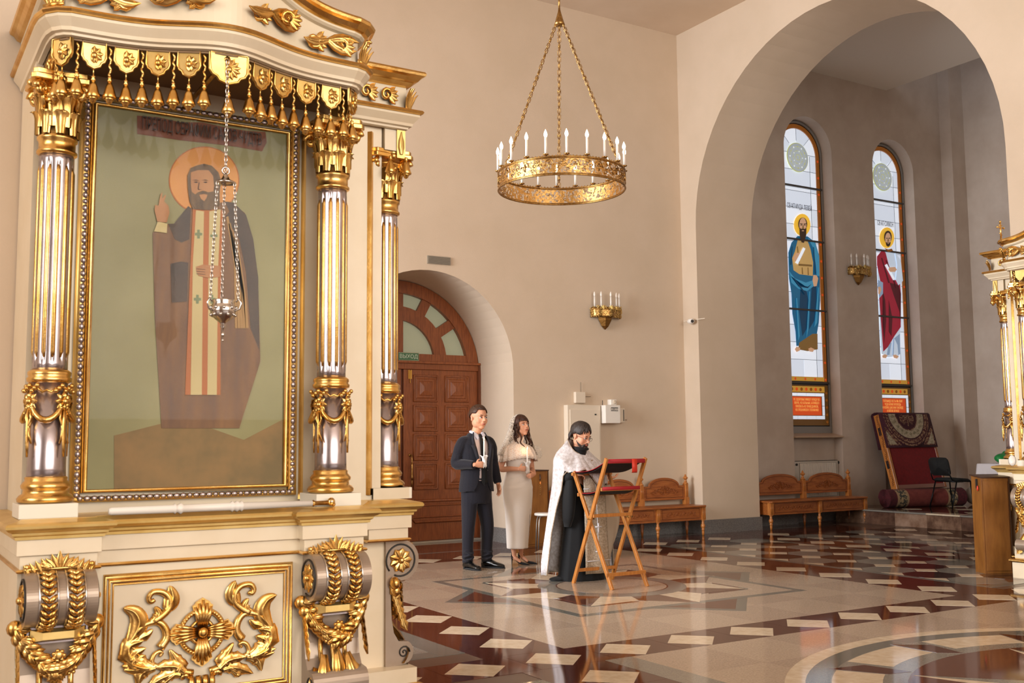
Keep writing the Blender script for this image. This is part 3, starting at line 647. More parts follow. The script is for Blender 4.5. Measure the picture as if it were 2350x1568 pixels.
obj('door_jamb', B().box((7.76, 13.58, 0), (7.80, 13.75, 2.62)), DOORD, D); obj('door_jamb', B().box((5.10, 13.58, 0), (5.14, 13.75, 2.62)), DOORD, D)
obj('threshold', B().box((5.12, 13.55, 0), (7.79, 13.70, .028)), mat('threshold_metal', '#b9b3a6', .35, metal=.6), D, bevel=.004)
ex = tag(obj('exit_sign', B().box((6.44, 13.585, 2.625), (6.76, 13.615, 2.735)), GREEN, bevel=.004), 'green exit sign with white lettering on the transom of the oak door', 'exit sign')
obj('rim', B().tube([(6.44, 13.586, 2.625), (6.76, 13.586, 2.625), (6.76, 13.586, 2.735), (6.44, 13.586, 2.735)], .006, 4, closed=True), mat('sign_rim', '#a9a78c', .4), ex)
text('lettering', 'ВЫХОД', .078, SIGNW, ex, facing_y(6.60, 13.583, 2.68))
v = tag(obj('wall_vent', B().box((6.42, 12.63, 3.89), (6.78, 12.65, 4.0)), mat('vent_grey', '#8f8474', .6)), 'small grey rectangular grille on the wall above the door arch', 'vent')
for i in range(5): obj('slat', B().box((6.435, 12.622, 3.90+.02*i), (6.765, 12.632, 3.908+.02*i)), mat('vent_slat', '#6f6558', .6), v)
# ------------------------------------------------------------------ kiot (gilded icon case), local: x right, y back, z up, front at y = 0
def mirror(p): return [(-x, y) for x, y in reversed(p)]
def outline(pts): return mirror(pts)+[p for p in pts]
HALF = [(0, .12), (.455, .12), (.455, .06), (.755, .06), (.755, .90)]
WINGP = [(.756, .50), (.93, .50), (.93, .40), (1.155, .40), (1.155, .90)]
FULL = mirror(HALF[1:])+HALF[1:]
def swept_cap(b, path, off, z):
    k = len(path); P = []
    bb = B(); bb.sweep(path, [(off, z)]); P = [(x, y) for x, y, _ in bb.v]; b.prism(P, z-.001, z); return P
def offpoly(path, off): bb = B(); bb.sweep(path, [(off, 0)]); return [(x, y) for x, y, _ in bb.v]
def console_parts(M, parent, side=False):
    """scroll console, own coordinates: u across, v outwards (wall at 0), z up"""
    w = .135; Vc, Zc, Rr = .085, .825, .108
    prof = [(0, .935)]+[(Vc+Rr*math.cos(math.radians(a)), Zc+Rr*math.sin(math.radians(a))) for a in range(88, -121, -6)]
    prof += [(.028, .66), (.030, .60), (.035, .52), (.048, .45), (.075, .405)]
    prof += [(.10+.062*math.cos(math.radians(a)), .345+.062*math.sin(math.radians(a))) for a in range(60, -91, -15)] + [(.06, .28), (0, .28)]
    def T(p, u): return (u, -p[0], p[1])
    n = len(prof); b = B(M)
    b.add([T(p, -w) for p in prof]+[T(p, w) for p in prof], [tuple(range(n-1, -1, -1)), tuple(range(n, 2*n))]+[(i, (i+1) % n, n+(i+1) % n, n+i) for i in range(n)])
    con = obj('scroll_console', b, SCROLLG, parent)
    for sd in (-1, 1):        # raised rim lines and rosettes on the two cheeks
        b = B(M); u = sd*(w+.002)
        b.tube([T((Vc+.083*math.cos(a*PI/14), Zc+.083*math.sin(a*PI/14)), u) for a in range(-9, 18)], .005, 5); 
        obj('cheek_groove', b, DARK, con); b = B(M)
        b.tube([T((.105+.035*(1-k/20)*math.cos(k*.55), .345+.035*(1-k/20)*math.sin(k*.55)), u) for k in range(20)], .004, 5)
        obj('cheek_curl', b, DARK, con)
        b = B(M)
        for k in range(9):
            a = 2*PI*k/9; c0 = (Vc+.018*math.cos(a), Zc+.018*math.sin(a)); c1 = (Vc+.066*math.cos(a), Zc+.066*math.sin(a))
            b.leaf([T((c0[0]+(c1[0]-c0[0])*t, c0[1]+(c1[1]-c0[1])*t), u+sd*.003*math.sin(PI*t)) for t in (0, .25, .5, .75, 1)], .022, .012, M3(M, (sd, 0, 0), inv=True))
        b.ell(T((Vc, Zc), u+sd*.008), .018, 10, 6); obj('rosette', b, GOLD, con)
    for cu in (-.052, .052):   # plaited bands over the roll
        b = B(M)
        for k in range(14):
            a = math.radians(-118+k*14.6); r = Rr+.004
            for s2 in (-1, 1):
                pts = []
                for t in (0, .33, .66, 1): aa = a-math.radians(15*t*(1 if s2 > 0 else 1)); q_ = r+.010*math.sin(PI*t); pts.append(T((Vc+q_*math.cos(aa), Zc+q_*math.sin(aa)), cu+s2*(.027-.030*t)))
                b.tube(pts, [.006, .0105, .0105, .005], 6)
        obj('plaited_band', b, GOLD, con)
        b = B(M)
        for s2 in (-1, 1): b.tube([T((Vc+(Rr+.003)*math.cos(math.radians(a)), Zc+(Rr+.003)*math.sin(math.radians(a))), cu+s2*.034) for a in range(-105, 90, 10)], .0045, 5)
        obj('band_edge', b, CHROME, con)
    b = B(M); V0 = .075
    b.box(T((V0, .645), -w*.86), T((0, .712), w*.86)); o = obj('diamond_frame', b, SILVER, con)
    cx = 0; R_ = []
    for f, v in ((1, V0+.001), (.96, V0+.001), (.55, V0+.03)): R_.append([T((v, .678-.026*f), -w*.8*f-.0*f), T((v, .678-.026*f), w*.8*f), T((v, .678+.026*f), w*.8*f), T((v, .678+.026*f), -w*.8*f)])
    obj('diamond_panel', B(M).rings(R_, smooth=False), GOLDP, con)
    # garland of fruit and leaves slung below
    b = B(M)
    for k in range(19):
        t = k/18; u = -w*1.15+2*w*1.15*t; z = .71-.165*math.sin(PI*t)**.8; v = .05+.06*math.sin(PI*t)
        for s2 in range(5):
            aa = random.uniform(0, 6.28); L = .06
            d = Vector((math.cos(aa)*.6+(.8 if t < .5 else -.8), 0, math.sin(aa)*.5-.35)).normalized()
            p0 = Vector(T((v, z), u)); b.leaf([p0+Vector((d.x*L*q, -.012*math.sin(PI*q)-.006*s2, d.z*L*q)) for q in (0, .25, .5, .75, 1)], .016, .012, M3(M, (0, -1, 0), inv=True))
        b.ell(T((v-.008, z), u), (.034, .028, .034), 8, 6)
    for u, z in ((0, .60), (-.045, .545), (.045, .545)):
        b.ell(T((.12, z), u), (.022, .012, .022), 10, 6)
        for k in range(7): a = 2*PI*k/7; b.ell(T((.122, z+.02*math.sin(a)), u+.02*math.cos(a)), (.009, .008, .009), 6, 4)
    obj('garland', b, GOLD, con)
    b = B(M)
    for u in (-.06, 0, .06): b.tube([T((.045, .56), u), T((.042, .48), u), T((.058, .42), u)], .012, 8)
    obj('reeds', b, GOLD, con)
    b = B(M)
    for du, L, zz in ((0, .20, .50), (-.055, .17, .47), (.055, .17, .47), (-.09, .12, .41), (.09, .12, .41)):
        b.leaf([T((.055+.05*math.sin(PI*t*.9)+.02, zz-L*t), du*(1+t*.6)) for t in (0, .2, .4, .6, .8, 1)], .038, .02, M3(M, (0, -1, 0), inv=True), lobes=3)
    for du in (-.1, .1): b.leaf([T((.11+.03*t, .30-.05*t), du*(1+.3*t)) for t in (0, .3, .6, 1)], .03, .012, M3(M, (0, -1, 0), inv=True))
    obj('acanthus', b, GOLD, con)
    b = B(M)      # long leaves hanging on the cheeks
    for sd in (-1, 1):
        for k in range(6):
            z0 = .70-.035*k; b.leaf([T((.03+.012*k+.03*t, z0-.07*t), sd*(w+.006)) for t in (0, .25, .5, .75, 1)], .026, .014, M3(M, (sd, 0, 0), inv=True), lobes=2)
    obj('cheek_leaves', b, GOLD, con)
    b = B(M)      # palmette crest on the block above
    for k in range(-4, 5):
        L = .075-.011*abs(k); a = math.radians(90-17*k); b.leaf([T((.078, .95+.9*L*t*math.sin(a)), .03*k*.35+L*t*math.cos(a)*1.2) for t in (0, .3, .6, 1)], .014, .01, M3(M, (0, -1, 0), inv=True))
    for sd in (-1, 1):
        for k in range(4): b.leaf([T((.078, .945+.045*t-.008*k), sd*(.05+.022*k+.022*t)) for t in (0, .3, .6, 1)], .012, .009, M3(M, (0, -1, 0), inv=True))
        b.ell(T((.078, .955), sd*.125), (.012, .008, .012), 8, 5)
    b.tube([T((.076, .945), -.135), T((.076, .945), .135)], .007, 6)
    obj('palmette_crest', b, GOLD, con)
    return con
def M3(M, v, inv=False): return Vector(v)
def column(parent, cx, cy, bases=True):
    col = obj('column', B().lathe([(.080, 1.30), (.078, 1.35), (.076, 1.735)], (cx, cy, 0), 24), SILVER, parent)
    b = B(); n = 24*6; rows = []
    for z in (1.765, 1.80, 1.83, 2.66, 2.69, 2.72): 
        k = 1 if 1.82 < z < 2.67 else 0
        rows.append([(cx+(.071-.008*k*max(0, math.cos(12*2*PI*i/n)))*math.cos(2*PI*i/n), cy+(.071-.008*k*max(0, math.cos(12*2*PI*i/n)))*math.sin(2*PI*i/n), z) for i in range(n)])
    obj('fluted_shaft', b.rings(rows), SILVER, col)
    b = B()
    for i in range(12):
        a = 2*PI*(i+.5)/12-2*PI/24*1; a = 2*PI*i/12; b.tube([(cx+.0665*math.cos(a), cy+.0665*math.sin(a), z) for z in (1.825, 1.85, 2.64, 2.665)], [.003, .0105, .0105, .003], 6)
    obj('gilded_flutes', b, GOLD, col)
    obj('column_plinth', B().box((cx-.115, cy-.115, 1.145), (cx+.115, cy+.115, 1.205)), mat('white_paint', '#e9dfcd', .35), col, bevel=.003)
    obj('column_base', B().lathe([(.10, 1.205), (.112, 1.212), (.114, 1.225), (.104, 1.238), (.092, 1.245), (.090, 1.262), (.098, 1.268), (.100, 1.28), (.092, 1.292), (.084, 1.30), (.086, 1.312), (.078, 1.318)], (cx, cy, 0), 28), GOLD, col)
    obj('shaft_ring', B().lathe([(.078, 1.715), (.090, 1.722), (.092, 1.735), (.084, 1.742), (.088, 1.752), (.088, 1.762), (.076, 1.772)], (cx, cy, 0), 28), GOLD, col)
    b = B()
    for k in range(4):        # rosettes, swags and ribbon tails hung round the drum
        a = math.radians(-58+90*k); d = Vector((math.cos(a), math.sin(a), 0)); s = Vector((-math.sin(a), math.cos(a), 0)); c0 = Vector((cx, cy, 0))+d*.088
        for q in range(8):
            t = 2*PI*q/8; e = s*math.cos(t)+Vector((0, 0, 1))*math.sin(t)
            b.leaf([c0+Vector((0, 0, 1.635))+e*(.008+.034*u)+d*.01*math.sin(PI*u) for u in (0, .3, .6, 1)], .015, .012, d)
        b.ell(c0+Vector((0, 0, 1.635))+d*.012, .015, 8, 6)
        for q in range(6): b.ell(c0+Vector((0, 0, 1.68+.011*(q % 3)))+s*(.016*(q-2.5))+d*.004, .011, 6, 5)
        for sg in (-1, 1):
            b.tube([c0+Vector((0, 0, 1.60-.036*u))+s*sg*(.006+.010*math.sin(u*2))+d*(.006) for u in (0, 1, 2, 3, 4)], [.009, .012, .012, .010, .004], 6, ry=[.004]*5)
        b.tube([c0+Vector((0, 0, 1.60-.05*u))+d*.012 for u in (0, 1, 2, 3, 4)], [.008, .012, .013, .011, .004], 6, ry=[.005]*5)
        pts = []
        for q in range(11):
            t = q/10; aa = a+math.radians(90*t); pts.append((cx+(.092+.006*math.sin(PI*t))*math.cos(aa), cy+(.092+.006*math.sin(PI*t))*math.sin(aa), 1.64-.085*math.sin(PI*t)**.8))
        b.tube(pts, [.007+.008*math.sin(PI*q/10) for q in range(11)], 8)
        for q in range(1, 10): b.ell(pts[q], .013, 6, 4)
        pts2 = [(cx+.086*math.cos(a+math.radians(90*q/8)), cy+.086*math.sin(a+math.radians(90*q/8)), 1.70-.028*math.sin(PI*q/8)*(1 if q % 2 else .6)) for q in range(9)]
        b.tube(pts2, .006, 6)
    obj('drum_garland', b, GOLD, col)
    cap = obj('capital', B().lathe([(.074, 2.715), (.084, 2.722), (.084, 2.732), (.076, 2.738), (.076, 2.775), (.084, 2.782), (.084, 2.792), (.074, 2.80), (.074, 2.86), (.080, 2.93), (.098, 2.99), (.104, 3.0)], (cx, cy, 0), 28), GOLD, col)
    b = B()
    for tier, (n_, z0, L, r0, out) in enumerate(((8, 2.80, .10, .077, .030), (8, 2.83, .14, .077, .040))):
        for k in range(n_):
            a = 2*PI*(k+.5*tier)/n_; d = Vector((math.cos(a), math.sin(a), 0))
            b.leaf([Vector((cx, cy, z0))+d*(r0+out*(t**2.2)*(1 if t < .9 else .95))+Vector((0, 0, L*(math.sin(t*PI*.60)))) for t in (0, .2, .4, .6, .8, .92, 1)], .036, .016, d, lobes=4)
    obj('acanthus_leaves', b, GOLD, col)
    b = B()
    for k in range(4):
        a = PI/4+PI/2*k; d = Vector((math.cos(a), math.sin(a), 0)); c0 = Vector((cx, cy, 2.985))+d*.118
        b.tube([c0+d*(.034*(1-q/22)*math.cos(q*.5))+Vector((0, 0, .034*(1-q/22)*math.sin(q*.5))) for q in range(20)], [.012]*14+[.010, .009, .008, .007, .006, .006], 8, ry=[.018]*20)
        b.tube([Vector((cx, cy, 2.90))+d*.09, Vector((cx, cy, 2.95))+d*.10, c0+Vector((0, 0, .03))], [.008, .012, .012], 6)
        a2 = PI/2*k; d2 = Vector((math.cos(a2), math.sin(a2), 0)); b.ell(Vector((cx, cy, 3.03))+d2*.112, (.020, .020, .020), 8, 6)
    obj('volutes', b, GOLD, col)
    r = .135; P = []
    for k in range(4):
        a = PI/4+PI/2*k
        for da, rr in ((-.10, r*1.22), (.10, r*1.22), (PI/4, r*.84)): P.append((cx+rr*math.cos(a+da), cy+rr*math.sin(a+da)))
    obj('abacus', B().prism(P, 3.02, 3.045).prism([(cx+(x-cx)*.93, cy+(y-cy)*.93) for x, y in P], 3.045, 3.07), GOLD, col, bevel=.004)
    return col
def serp():    # serpentine front of the entablature
    P = []
    for t in range(0, 25):
        u = t/24; x = .64*u
        y = -.05-.15*math.exp(-(x/.27)**2) if x < .6 else -.05
        P.append((x, y))
    P += [(.675, -.035), (.705, .0), (.72, .06), (.725, .14), (.725, .90)]
    P = P[1:]; return [(-x, y) for x, y in reversed(P)]+[(0, -.20)]+P
def inner_path(): return [p for p in serp()]
def s_at(path, s):
    L = 0
    for a, b_ in zip(path[:-1], path[1:]):
        d = math.dist(a, b_)
        if L+d >= s: t = (s-L)/d; n = ((b_[1]-a[1])/d, -(b_[0]-a[0])/d); return (a[0]+(b_[0]-a[0])*t, a[1]+(b_[1]-a[1])*t), n
        L += d
    return path[-1], (1, 0)
def tassel(b, x, y, z, s=1.):
    b.lathe([(.004*s, z), (.010*s, z-.004*s), (.006*s, z-.010*s), (.011*s, z-.018*s), (.007*s, z-.025*s)], (x, y, 0), 10)
    n = 16; rows = []
    for r, dz in ((.009, .025), (.016, .045), (.024, .075), (.029, .092), (.026, .098)): rows.append([(x+r*s*(1+.07*(i % 2))*math.cos(2*PI*i/n), y+r*s*(1+.07*(i % 2))*math.sin(2*PI*i/n), z-dz*s) for i in range(n)])
    b.rings(rows); b.lathe([(.024*s, z-.097*s), (.017*s, z-.105*s), (.014*s, z-.108*s), (.012*s, z-.116*s), (.003*s, z-.122*s)], (x, y, 0), 10)
def make_kiot(root):
    b = B(); b.prism([(-.755, .90), (-.755, .12), (.755, .12), (.755, .90)], .20, .94); obj('base_cabinet', b, PAINT, root)
    b = B(); b.prism(offpoly(FULL, .055), 0, .165); b.prism(offpoly(FULL, .035), .165, .28); o = obj('base_plinth', b, PAINT, root, bevel=.004)
    obj('plinth_moulding', B().sweep(FULL, [(.035, .165), (.07, .165), (.078, .175), (.078, .187), (.066, .197), (.035, .205)]), GOLD, o)
    b = B(); b.prism(offpoly(FULL, 0), .935, 1.0); b.prism(offpoly(FULL, .014), 1.0, 1.066); o = obj('pedestal_block', b, PAINT, root, bevel=.003)
    obj('block_bead', B().sweep(FULL, [(0, .93), (.010, .932), (.014, .938), (.010, .945), (0, .947)]), GOLD, o)
    b = B(); b.sweep(FULL, [(.010, 1.064), (.022, 1.066), (.024, 1.078), (.034, 1.084), (.036, 1.094), (.052, 1.102), (.062, 1.112), (.064, 1.122), (.058, 1.131), (.048, 1.134), (.03, 1.138), (-.005, 1.146)]); swept_cap(b, FULL, -.004, 1.146); obj('ledge', b, GOLDP, root)
    # front panel with its frame and carved ornament
    x0, x1, z0, z1 = -.412, .412, .335, .885
    fr = B()
    for off, r in ((0, .014), (-.018, .010), (-.033, .007)): fr.tube([(x0-off, .116, z0-off), (x1+off, .116, z0-off), (x1+off, .116, z1+off), (x0-off, .116, z1+off)], r, 6, closed=True, up=(0, 1, 0))
    pf = obj('panel_frame', fr, GOLD, root)
    def q7(pts): 
        out = []
        for x, y in pts:
            p = at(240+x/5.34, 1280+y/5.34, 1, 4.75); out.append((p.x-1.295, .105, p.z))
        return out
    def sm(p, n=3):
        P = [Vector(v) for v in p]; out = []
        for i in range(len(P)-1):
            a, b1, c, d = P[max(0, i-1)], P[i], P[i+1], P[min(len(P)-1, i+2)]
            for k in range(n):
                t = k/n; out.append(.5*((2*b1)+(-a+c)*t+(2*a-5*b1+4*c-d)*t*t+(-a+3*b1-3*c+d)*t**3))
        return out+[P[-1]]
    orn = []
    N = (0, -1, 0)
    b = B()
    def vine(pts, r, tapers=True):
        P = sm(q7(pts)); k = len(P); b.tube(P, [r*(1-.55*i/k) for i in range(k)], 8, ry=[r*.9*(1-.5*i/k) for i in range(k)])
        return P
    def lf(pts, w=.03, th=.022, lobes=0): b.leaf(sm(q7(pts), 4), w, th, N, lobes)
    # right half traced, then mirrored
    vine([(1290, 1390), (1450, 1330), (1600, 1270), (1760, 1180), (1880, 1080), (1980, 960), (2000, 860)], .016)
    vine([(1760, 1190), (1775, 1130), (1745, 1060), (1690, 1040), (1660, 1070), (1690, 1100)], .013)
    vine([(1690, 1000), (1620, 900), (1640, 780), (1720, 690), (1850, 690), (1960, 760), (2030, 850)], .022)
    vine([(1780, 670), (1680, 620), (1600, 540), (1610, 430), (1680, 350), (1790, 330), (1835, 390), (1810, 440), (1770, 420)], .021)
    lf([(1640, 560), (1590, 500), (1565, 420), (1605, 280)], .035); lf([(1800, 680), (1740, 640), (1720, 580), (1765, 500)], .03, lobes=2)
    lf([(2030, 860), (1960, 760), (1930, 640), (1990, 520), (2110, 455)], .04, lobes=0); lf([(2010, 880), (1900, 830), (1830, 810), (1780, 760)], .026, lobes=2)
    lf([(1960, 1120), (2030, 1000), (2020, 900), (1880, 870)], .05, .03, 3); lf([(1800, 1200), (1930, 1110), (1980, 1020), (1850, 960)], .045, .03, 4); lf([(1780, 1210), (1900, 1170), (2000, 1100), (1860, 1040)], .04, .03, 3)
    lf([(1780, 1210), (1880, 1190), (1980, 1160), (2100, 1110)], .03, lobes=2); lf([(1850, 1190), (1940, 1190), (2000, 1180), (2080, 1160)], .022)
    lf([(1740, 1220), (1850, 1230), (1900, 1280), (1920, 1390)], .035, lobes=3); lf([(1480, 1330), (1440, 1260), (1500, 1180), (1580, 1040)], .035, .025, 3)
    lf([(1400, 1350), (1500, 1260), (1600, 1230), (1740, 1210)], .04, .03, 4); lf([(1450, 1370), (1560, 1340), (1680, 1360), (1820, 1420)], .034, .025, 4); lf([(1500, 1340), (1600, 1400), (1650, 1440), (1600, 1440)], .02, .02, 2)
    right = B(); right.v, right.f, right.s = list(b.v), list(b.f), list(b.s)
    cxp = at(240+1180/5.34, 1280+900/5.34, 1, 4.75).x-1.295
    obj('scroll_branch', right, GOLD, pf)
    left = B(); left.v = [(2*(-.0)-x+2*(cxp if False else 0), y, z) for x, y, z in b.v]; left.f = [tuple(reversed(f)) for f in b.f]; left.s = list(b.s)
    obj('scroll_branch', left, GOLD, pf)
    b = B()      # clasp where the branches meet
    for k in range(4): b.tube([(-.045+.03*k, .10, .368), (-.045+.03*k, .088, .40), (-.045+.03*k, .10, .43)], .013, 6)
    for sx in (-1, 1):
        for sz in (-1, 1): b.tube([(sx*.055, .10, .40+sz*.03), (sx*.07, .096, .40+sz*.042), (sx*.085, .10, .40+sz*.034), (sx*.08, .10, .40+sz*.022)], [.012, .012, .012, .009], 6); 
    obj('clasp', b, GOLD, pf)
    b = B(); cz = .618; cx = 0  # ribbed cross on a beaded wreath
    for k in range(4):
        a = PI/2*k; d = Vector((math.cos(a), 0, math.sin(a))); s = Vector((-math.sin(a), 0, math.cos(a)))
        for off in (-1, -.5, 0, .5, 1):
            L = .142-.030*abs(off); b.tube([Vector((cx, .100, cz))+d*.018+s*off*.014, Vector((cx, .086, cz))+d*.075+s*off*.027, Vector((cx, .092, cz))+d*L+s*off*.036], [.007, .010, .006], 6)
        def Q(u, v, y): p = Vector((cx, y, cz))+d*u+s*v; return (p.x, p.y, p.z)
        O = [(.015, -.016), (.075, -.034), (.115, -.046), (.124, -.034), (.132, -.030), (.150, 0), (.132, .030), (.124, .034), (.115, .046), (.075, .034), (.015, .016)]
        b.add([Q(u, v, .110) for u, v in O]+[Q(u, v, .096) for u, v in O], [tuple(range(11)), tuple(range(21, 10, -1))]+[(i, (i+1) % 11, 11+(i+1) % 11, 11+i) for i in range(11)])
    b.ell((cx, .085, cz), (.022, .014, .022), 12, 8); cr = obj('carved_cross', b, GOLD, pf)
    b = B(); b.tube([(cx+.094*math.cos(2*PI*i/40), .105, cz+.094*math.sin(2*PI*i/40)) for i in range(40)], .012, 6, closed=True)
    for i in range(44): a = 2*PI*i/44; b.ell((cx+.094*math.cos(a), .096, cz+.094*math.sin(a)), .0085, 6, 4)
    b.tube([(cx+.05*math.cos(2*PI*i/30), .108, cz+.05*math.sin(2*PI*i/30)) for i in range(30)], .008, 6, closed=True)
    obj('wreath', b, GOLD, cr)
    # consoles: two in front, one on each flank
    for sx in (-1, 1): console_parts(Matrix.Translation((sx*.605, .12, 0)), root)
    # upper body
    b = B(); b.box((-.72, .40, 1.146), (.72, .90, 3.2)); up = obj('upper_cabinet', b, PAINT, root)
    for sx in (-1, 1):
        b = B(); b.prism([(sx*.545, .40), (sx*.57, .40), (sx*.5575, .390)], 1.17, 3.1); obj('gilded_strip', b, GOLDP, up)
    for sx in (-1, 1):
        column(root, sx*.645, .22)
    # picture frame
    def rectpath(x, z0_, z1_, y): return [(-x, y, z0_), (x, y, z0_), (x, y, z1_), (-x, y, z1_)]
    ff = obj('picture_frame', B().tube(rectpath(.505, 1.205, 3.065, .385), .028, 8, closed=True, up=(0, 1, 0)), GOLDP, root)
    obj('inner_gilt_moulding', B().tube(rectpath(.468, 1.242, 3.028, .372), .016, 8, closed=True, up=(0, 1, 0)), GOLD, ff)
    bb = B()
    for (xa, za), (xb, zb) in (((-.50, 1.21), (.50, 1.21)), ((.50, 1.21), (.50, 3.06)), ((.50, 3.06), (-.50, 3.06)), ((-.50, 3.06), (-.50, 1.21))):
        L = math.hypot(xb-xa, zb-za); n_ = int(L/.03)
        for i in range(n_):
            t = (i+.5)/n_; w_ = .012 if i % 4 else .006; bb.ell((xa+(xb-xa)*t, .358, za+(zb-za)*t), (.013 if (xa == xb or i % 4 == 0) else .017, .008, .013 if (xa != xb or i % 4 == 0) else .017), 6, 4)
    obj('silver_beading', bb, SILVER, ff)
    # entablature
    sp = serp()
    ent = obj('entablature', B().prism(offpoly(sp, -.03), 3.185, 3.27), PAINT, root)
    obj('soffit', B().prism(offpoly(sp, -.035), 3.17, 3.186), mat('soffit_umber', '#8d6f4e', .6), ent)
    obj('cove', B().sweep(sp, [(-.03, 3.178), (-.012, 3.182), (-.010, 3.192), (.006, 3.197), (.010, 3.212), (.030, 3.236), (.038, 3.246), (.038, 3.258), (.03, 3.262)]), PAINT, ent)
    obj('gilt_bead', B().sweep(sp, [(.03, 3.258), (.050, 3.262), (.056, 3.272), (.050, 3.282), (.030, 3.286), (-.02, 3.288)]), GOLD, ent)
    def wave(x): return .16*math.exp(-(x/.36)**2) if abs(x) < .8 else 0
    pa = offpoly(sp, -.02); rows = []
    for k in (0, 1): rows.append([(x, y, 3.285 if k == 0 else 3.425+wave(x)*(1 if y < .3 else 0)) for x, y in pa])
    obj('frieze', B().grid(rows, False), PAINT, ent)
    for prof, m, nm in (([(-.02, 3.42), (.0, 3.425), (.012, 3.435), (.012, 3.445)], PAINT, 'cornice_fillet'), ([(.0, 3.44), (.03, 3.45), (.045, 3.47), (.062, 3.478), (.066, 3.49), (.060, 3.502), (.03, 3.508), (-.05, 3.51)], GOLD, 'gilt_cornice')):
        bb = B(); bb.sweep(sp, prof); bb.v = [(x, y, z+wave(x)*(1 if y < .32 else 0)) for x, y, z in bb.v]; obj(nm, bb, m, ent)
    bb = B(); bb.prism(offpoly(sp, -.05), 3.43, 3.50); obj('top_board', bb, GOLDP, ent)
    # frieze ornaments
    for c0, sc in ((.50, 1.), (-.50, -1.), (.20, 1.), (-.20, -1.)):
        b = B(); Lp, nn = s_at(sp, 0)
        yy = -.05-.15*math.exp(-(c0/.27)**2)-.0
        zc = 3.352+wave(c0)*.45
        for k in range(2):
            cc = (c0+sc*.07*(k*2-1)); b.tube([(cc+sc*.035*(1-q/16)*math.cos(q*.55), yy-.012-.004*math.sin(q), zc+.04*(1-q/16)*math.sin(q*.55)*(1 if k else -1)) for q in range(15)], [.011]*10+[.010, .009, .008, .007, .006], 6)
            for q in range(5): a = -.8+.4*q; b.leaf([(cc+sc*(.02+.05*t)*math.cos(a), yy-.012, zc+(.02+.05*t)*math.sin(a)) for t in (0, .4, .7, 1)], .014, .018, (0, -1, 0))
        for q, (lx, lz) in enumerate(((.16, .03), (.15, -.035), (-.13, -.02))): b.leaf([(c0+sc*lx*t, yy-.014+(.15*math.exp(-(c0/.27)**2)-.15*math.exp(-((c0+sc*lx*t)/.27)**2)), zc+lz*math.sin(2.4*t)+.01) for t in (0, .25, .5, .75, 1)], .026, .02, (0, -1, 0), lobes=4)
        obj('frieze_scroll', b, GOLD, ent)
    for sx in (-1, 1):
        for (cx_, cy_, dx, dy) in ((sx*.695, .0, sx*.7, -.7),):
            b = B(); d = Vector((dx, dy, 0)).normalized(); s = Vector((-d.y, d.x, 0)); p0 = Vector((cx_, cy_, 3.30))
            for k in (-2, -1, 0, 1, 2): b.leaf([p0+s*(.012*k*(1+1.5*t))+d*(.01+.035*t*t)+Vector((0, 0, .115*t*(1-.08*abs(k)))) for t in (0, .25, .5, .75, 1)], .018, .012, d, lobes=2)
            b.tube([p0+d*(.045+.012*math.cos(q))+Vector((0, 0, .115+.012*math.sin(q))) for q in range(6)], .009, 6); b.tube([p0+s*u+d*.02+Vector((0, 0, .008)) for u in (-.05, 0, .05)], [.006, .014, .006], 6)
            obj('corner_acanthus', b, GOLD, ent)
    # valance of lappets, cords and tassels
    vp = offpoly(sp, -.045); tot = sum(math.dist(a, c) for a, c in zip(vp[:-1], vp[1:])); mid = tot/2
    def lappet(sc, w, hh, big=False):
        (px, py), (nx, ny) = s_at(vp, sc); d = Vector((nx, ny, 0)).normalized(); s = Vector((-d.y, d.x, 0)); o = Vector((px, py, 0))
        Z0 = 3.185; P = [(-w, 0), (w, 0), (w, -hh*.58), (w*.86, -hh*.72), (w*.62, -hh*.78), (w*.5, -hh*.90), (0, -hh), (-w*.5, -hh*.90), (-w*.62, -hh*.78), (-w*.86, -hh*.72), (-w, -hh*.58)]
        def T(u, z, dd): return o+s*u+Vector((0, 0, Z0+z))+d*dd
        b = B(); n = len(P); b.add([T(u, z, -.006) for u, z in P]+[T(u, z, .004) for u, z in P], [tuple(range(n)), tuple(range(2*n-1, n-1, -1))]+[(i, (i+1) % n, n+(i+1) % n, n+i) for i in range(n)])
        lp = obj('lappet', b, GOLDP, ent)
        b = B(); b.tube([T(u*.93, z*.96-.004, .006) for u, z in P], .0055, 6, closed=True); obj('lappet_rim', b, GOLD, lp)
        b = B()
        for k in range(7 if big else 5):
            a = math.radians(90-(180/(6 if big else 4))*k*.9+0); L = hh*.30*(1.2 if big else 1)
            b.leaf([T(L*t*math.cos(a), -hh*.50+L*t*math.sin(a), .008) for t in (0, .35, .7, 1)], .013, .012, d)
        b.ell(T(0, -hh*.55, .012), (.014, .014, .016), 8, 6); b.leaf([T(0, -hh*(.55+.25*t), .008) for t in (0, .4, .7, 1)], .014, .012, d)
        obj('lappet_flower', b, GOLD, lp)
        b = B(); e = T(0, -hh, 0); b.tube([T(0, -hh*.9, -.001), T(0, -hh-.03, -.001)], .003, 5); tassel(b, e.x, e.y, Z0-hh-.03); obj('tassel', b, GOLD, lp)
    def cord(sc, drop):
        (px, py), (nx, ny) = s_at(vp, sc); b = B(); L = int(drop/.008)
        b.tube([(px+.004*math.cos(i*1.3), py+.004*math.sin(i*1.3), 3.185-drop*i/L) for i in range(L+1)], .0055, 6); tassel(b, px, py, 3.185-drop); obj('tassel_cord', b, GOLD, ent)
    lappet(mid, .088, .145, True)
    sc = mid+.088+.018
    k = 0
    for sg in (-1, 1):
        sc = .088+.016; k = 0
        while k < 7:
            cord(mid+sg*sc, .15); w = .052; lappet(mid+sg*(sc+.014+w), w, .125); sc += 2*w+.028; k += 1
            if sc > .93: break
    return root
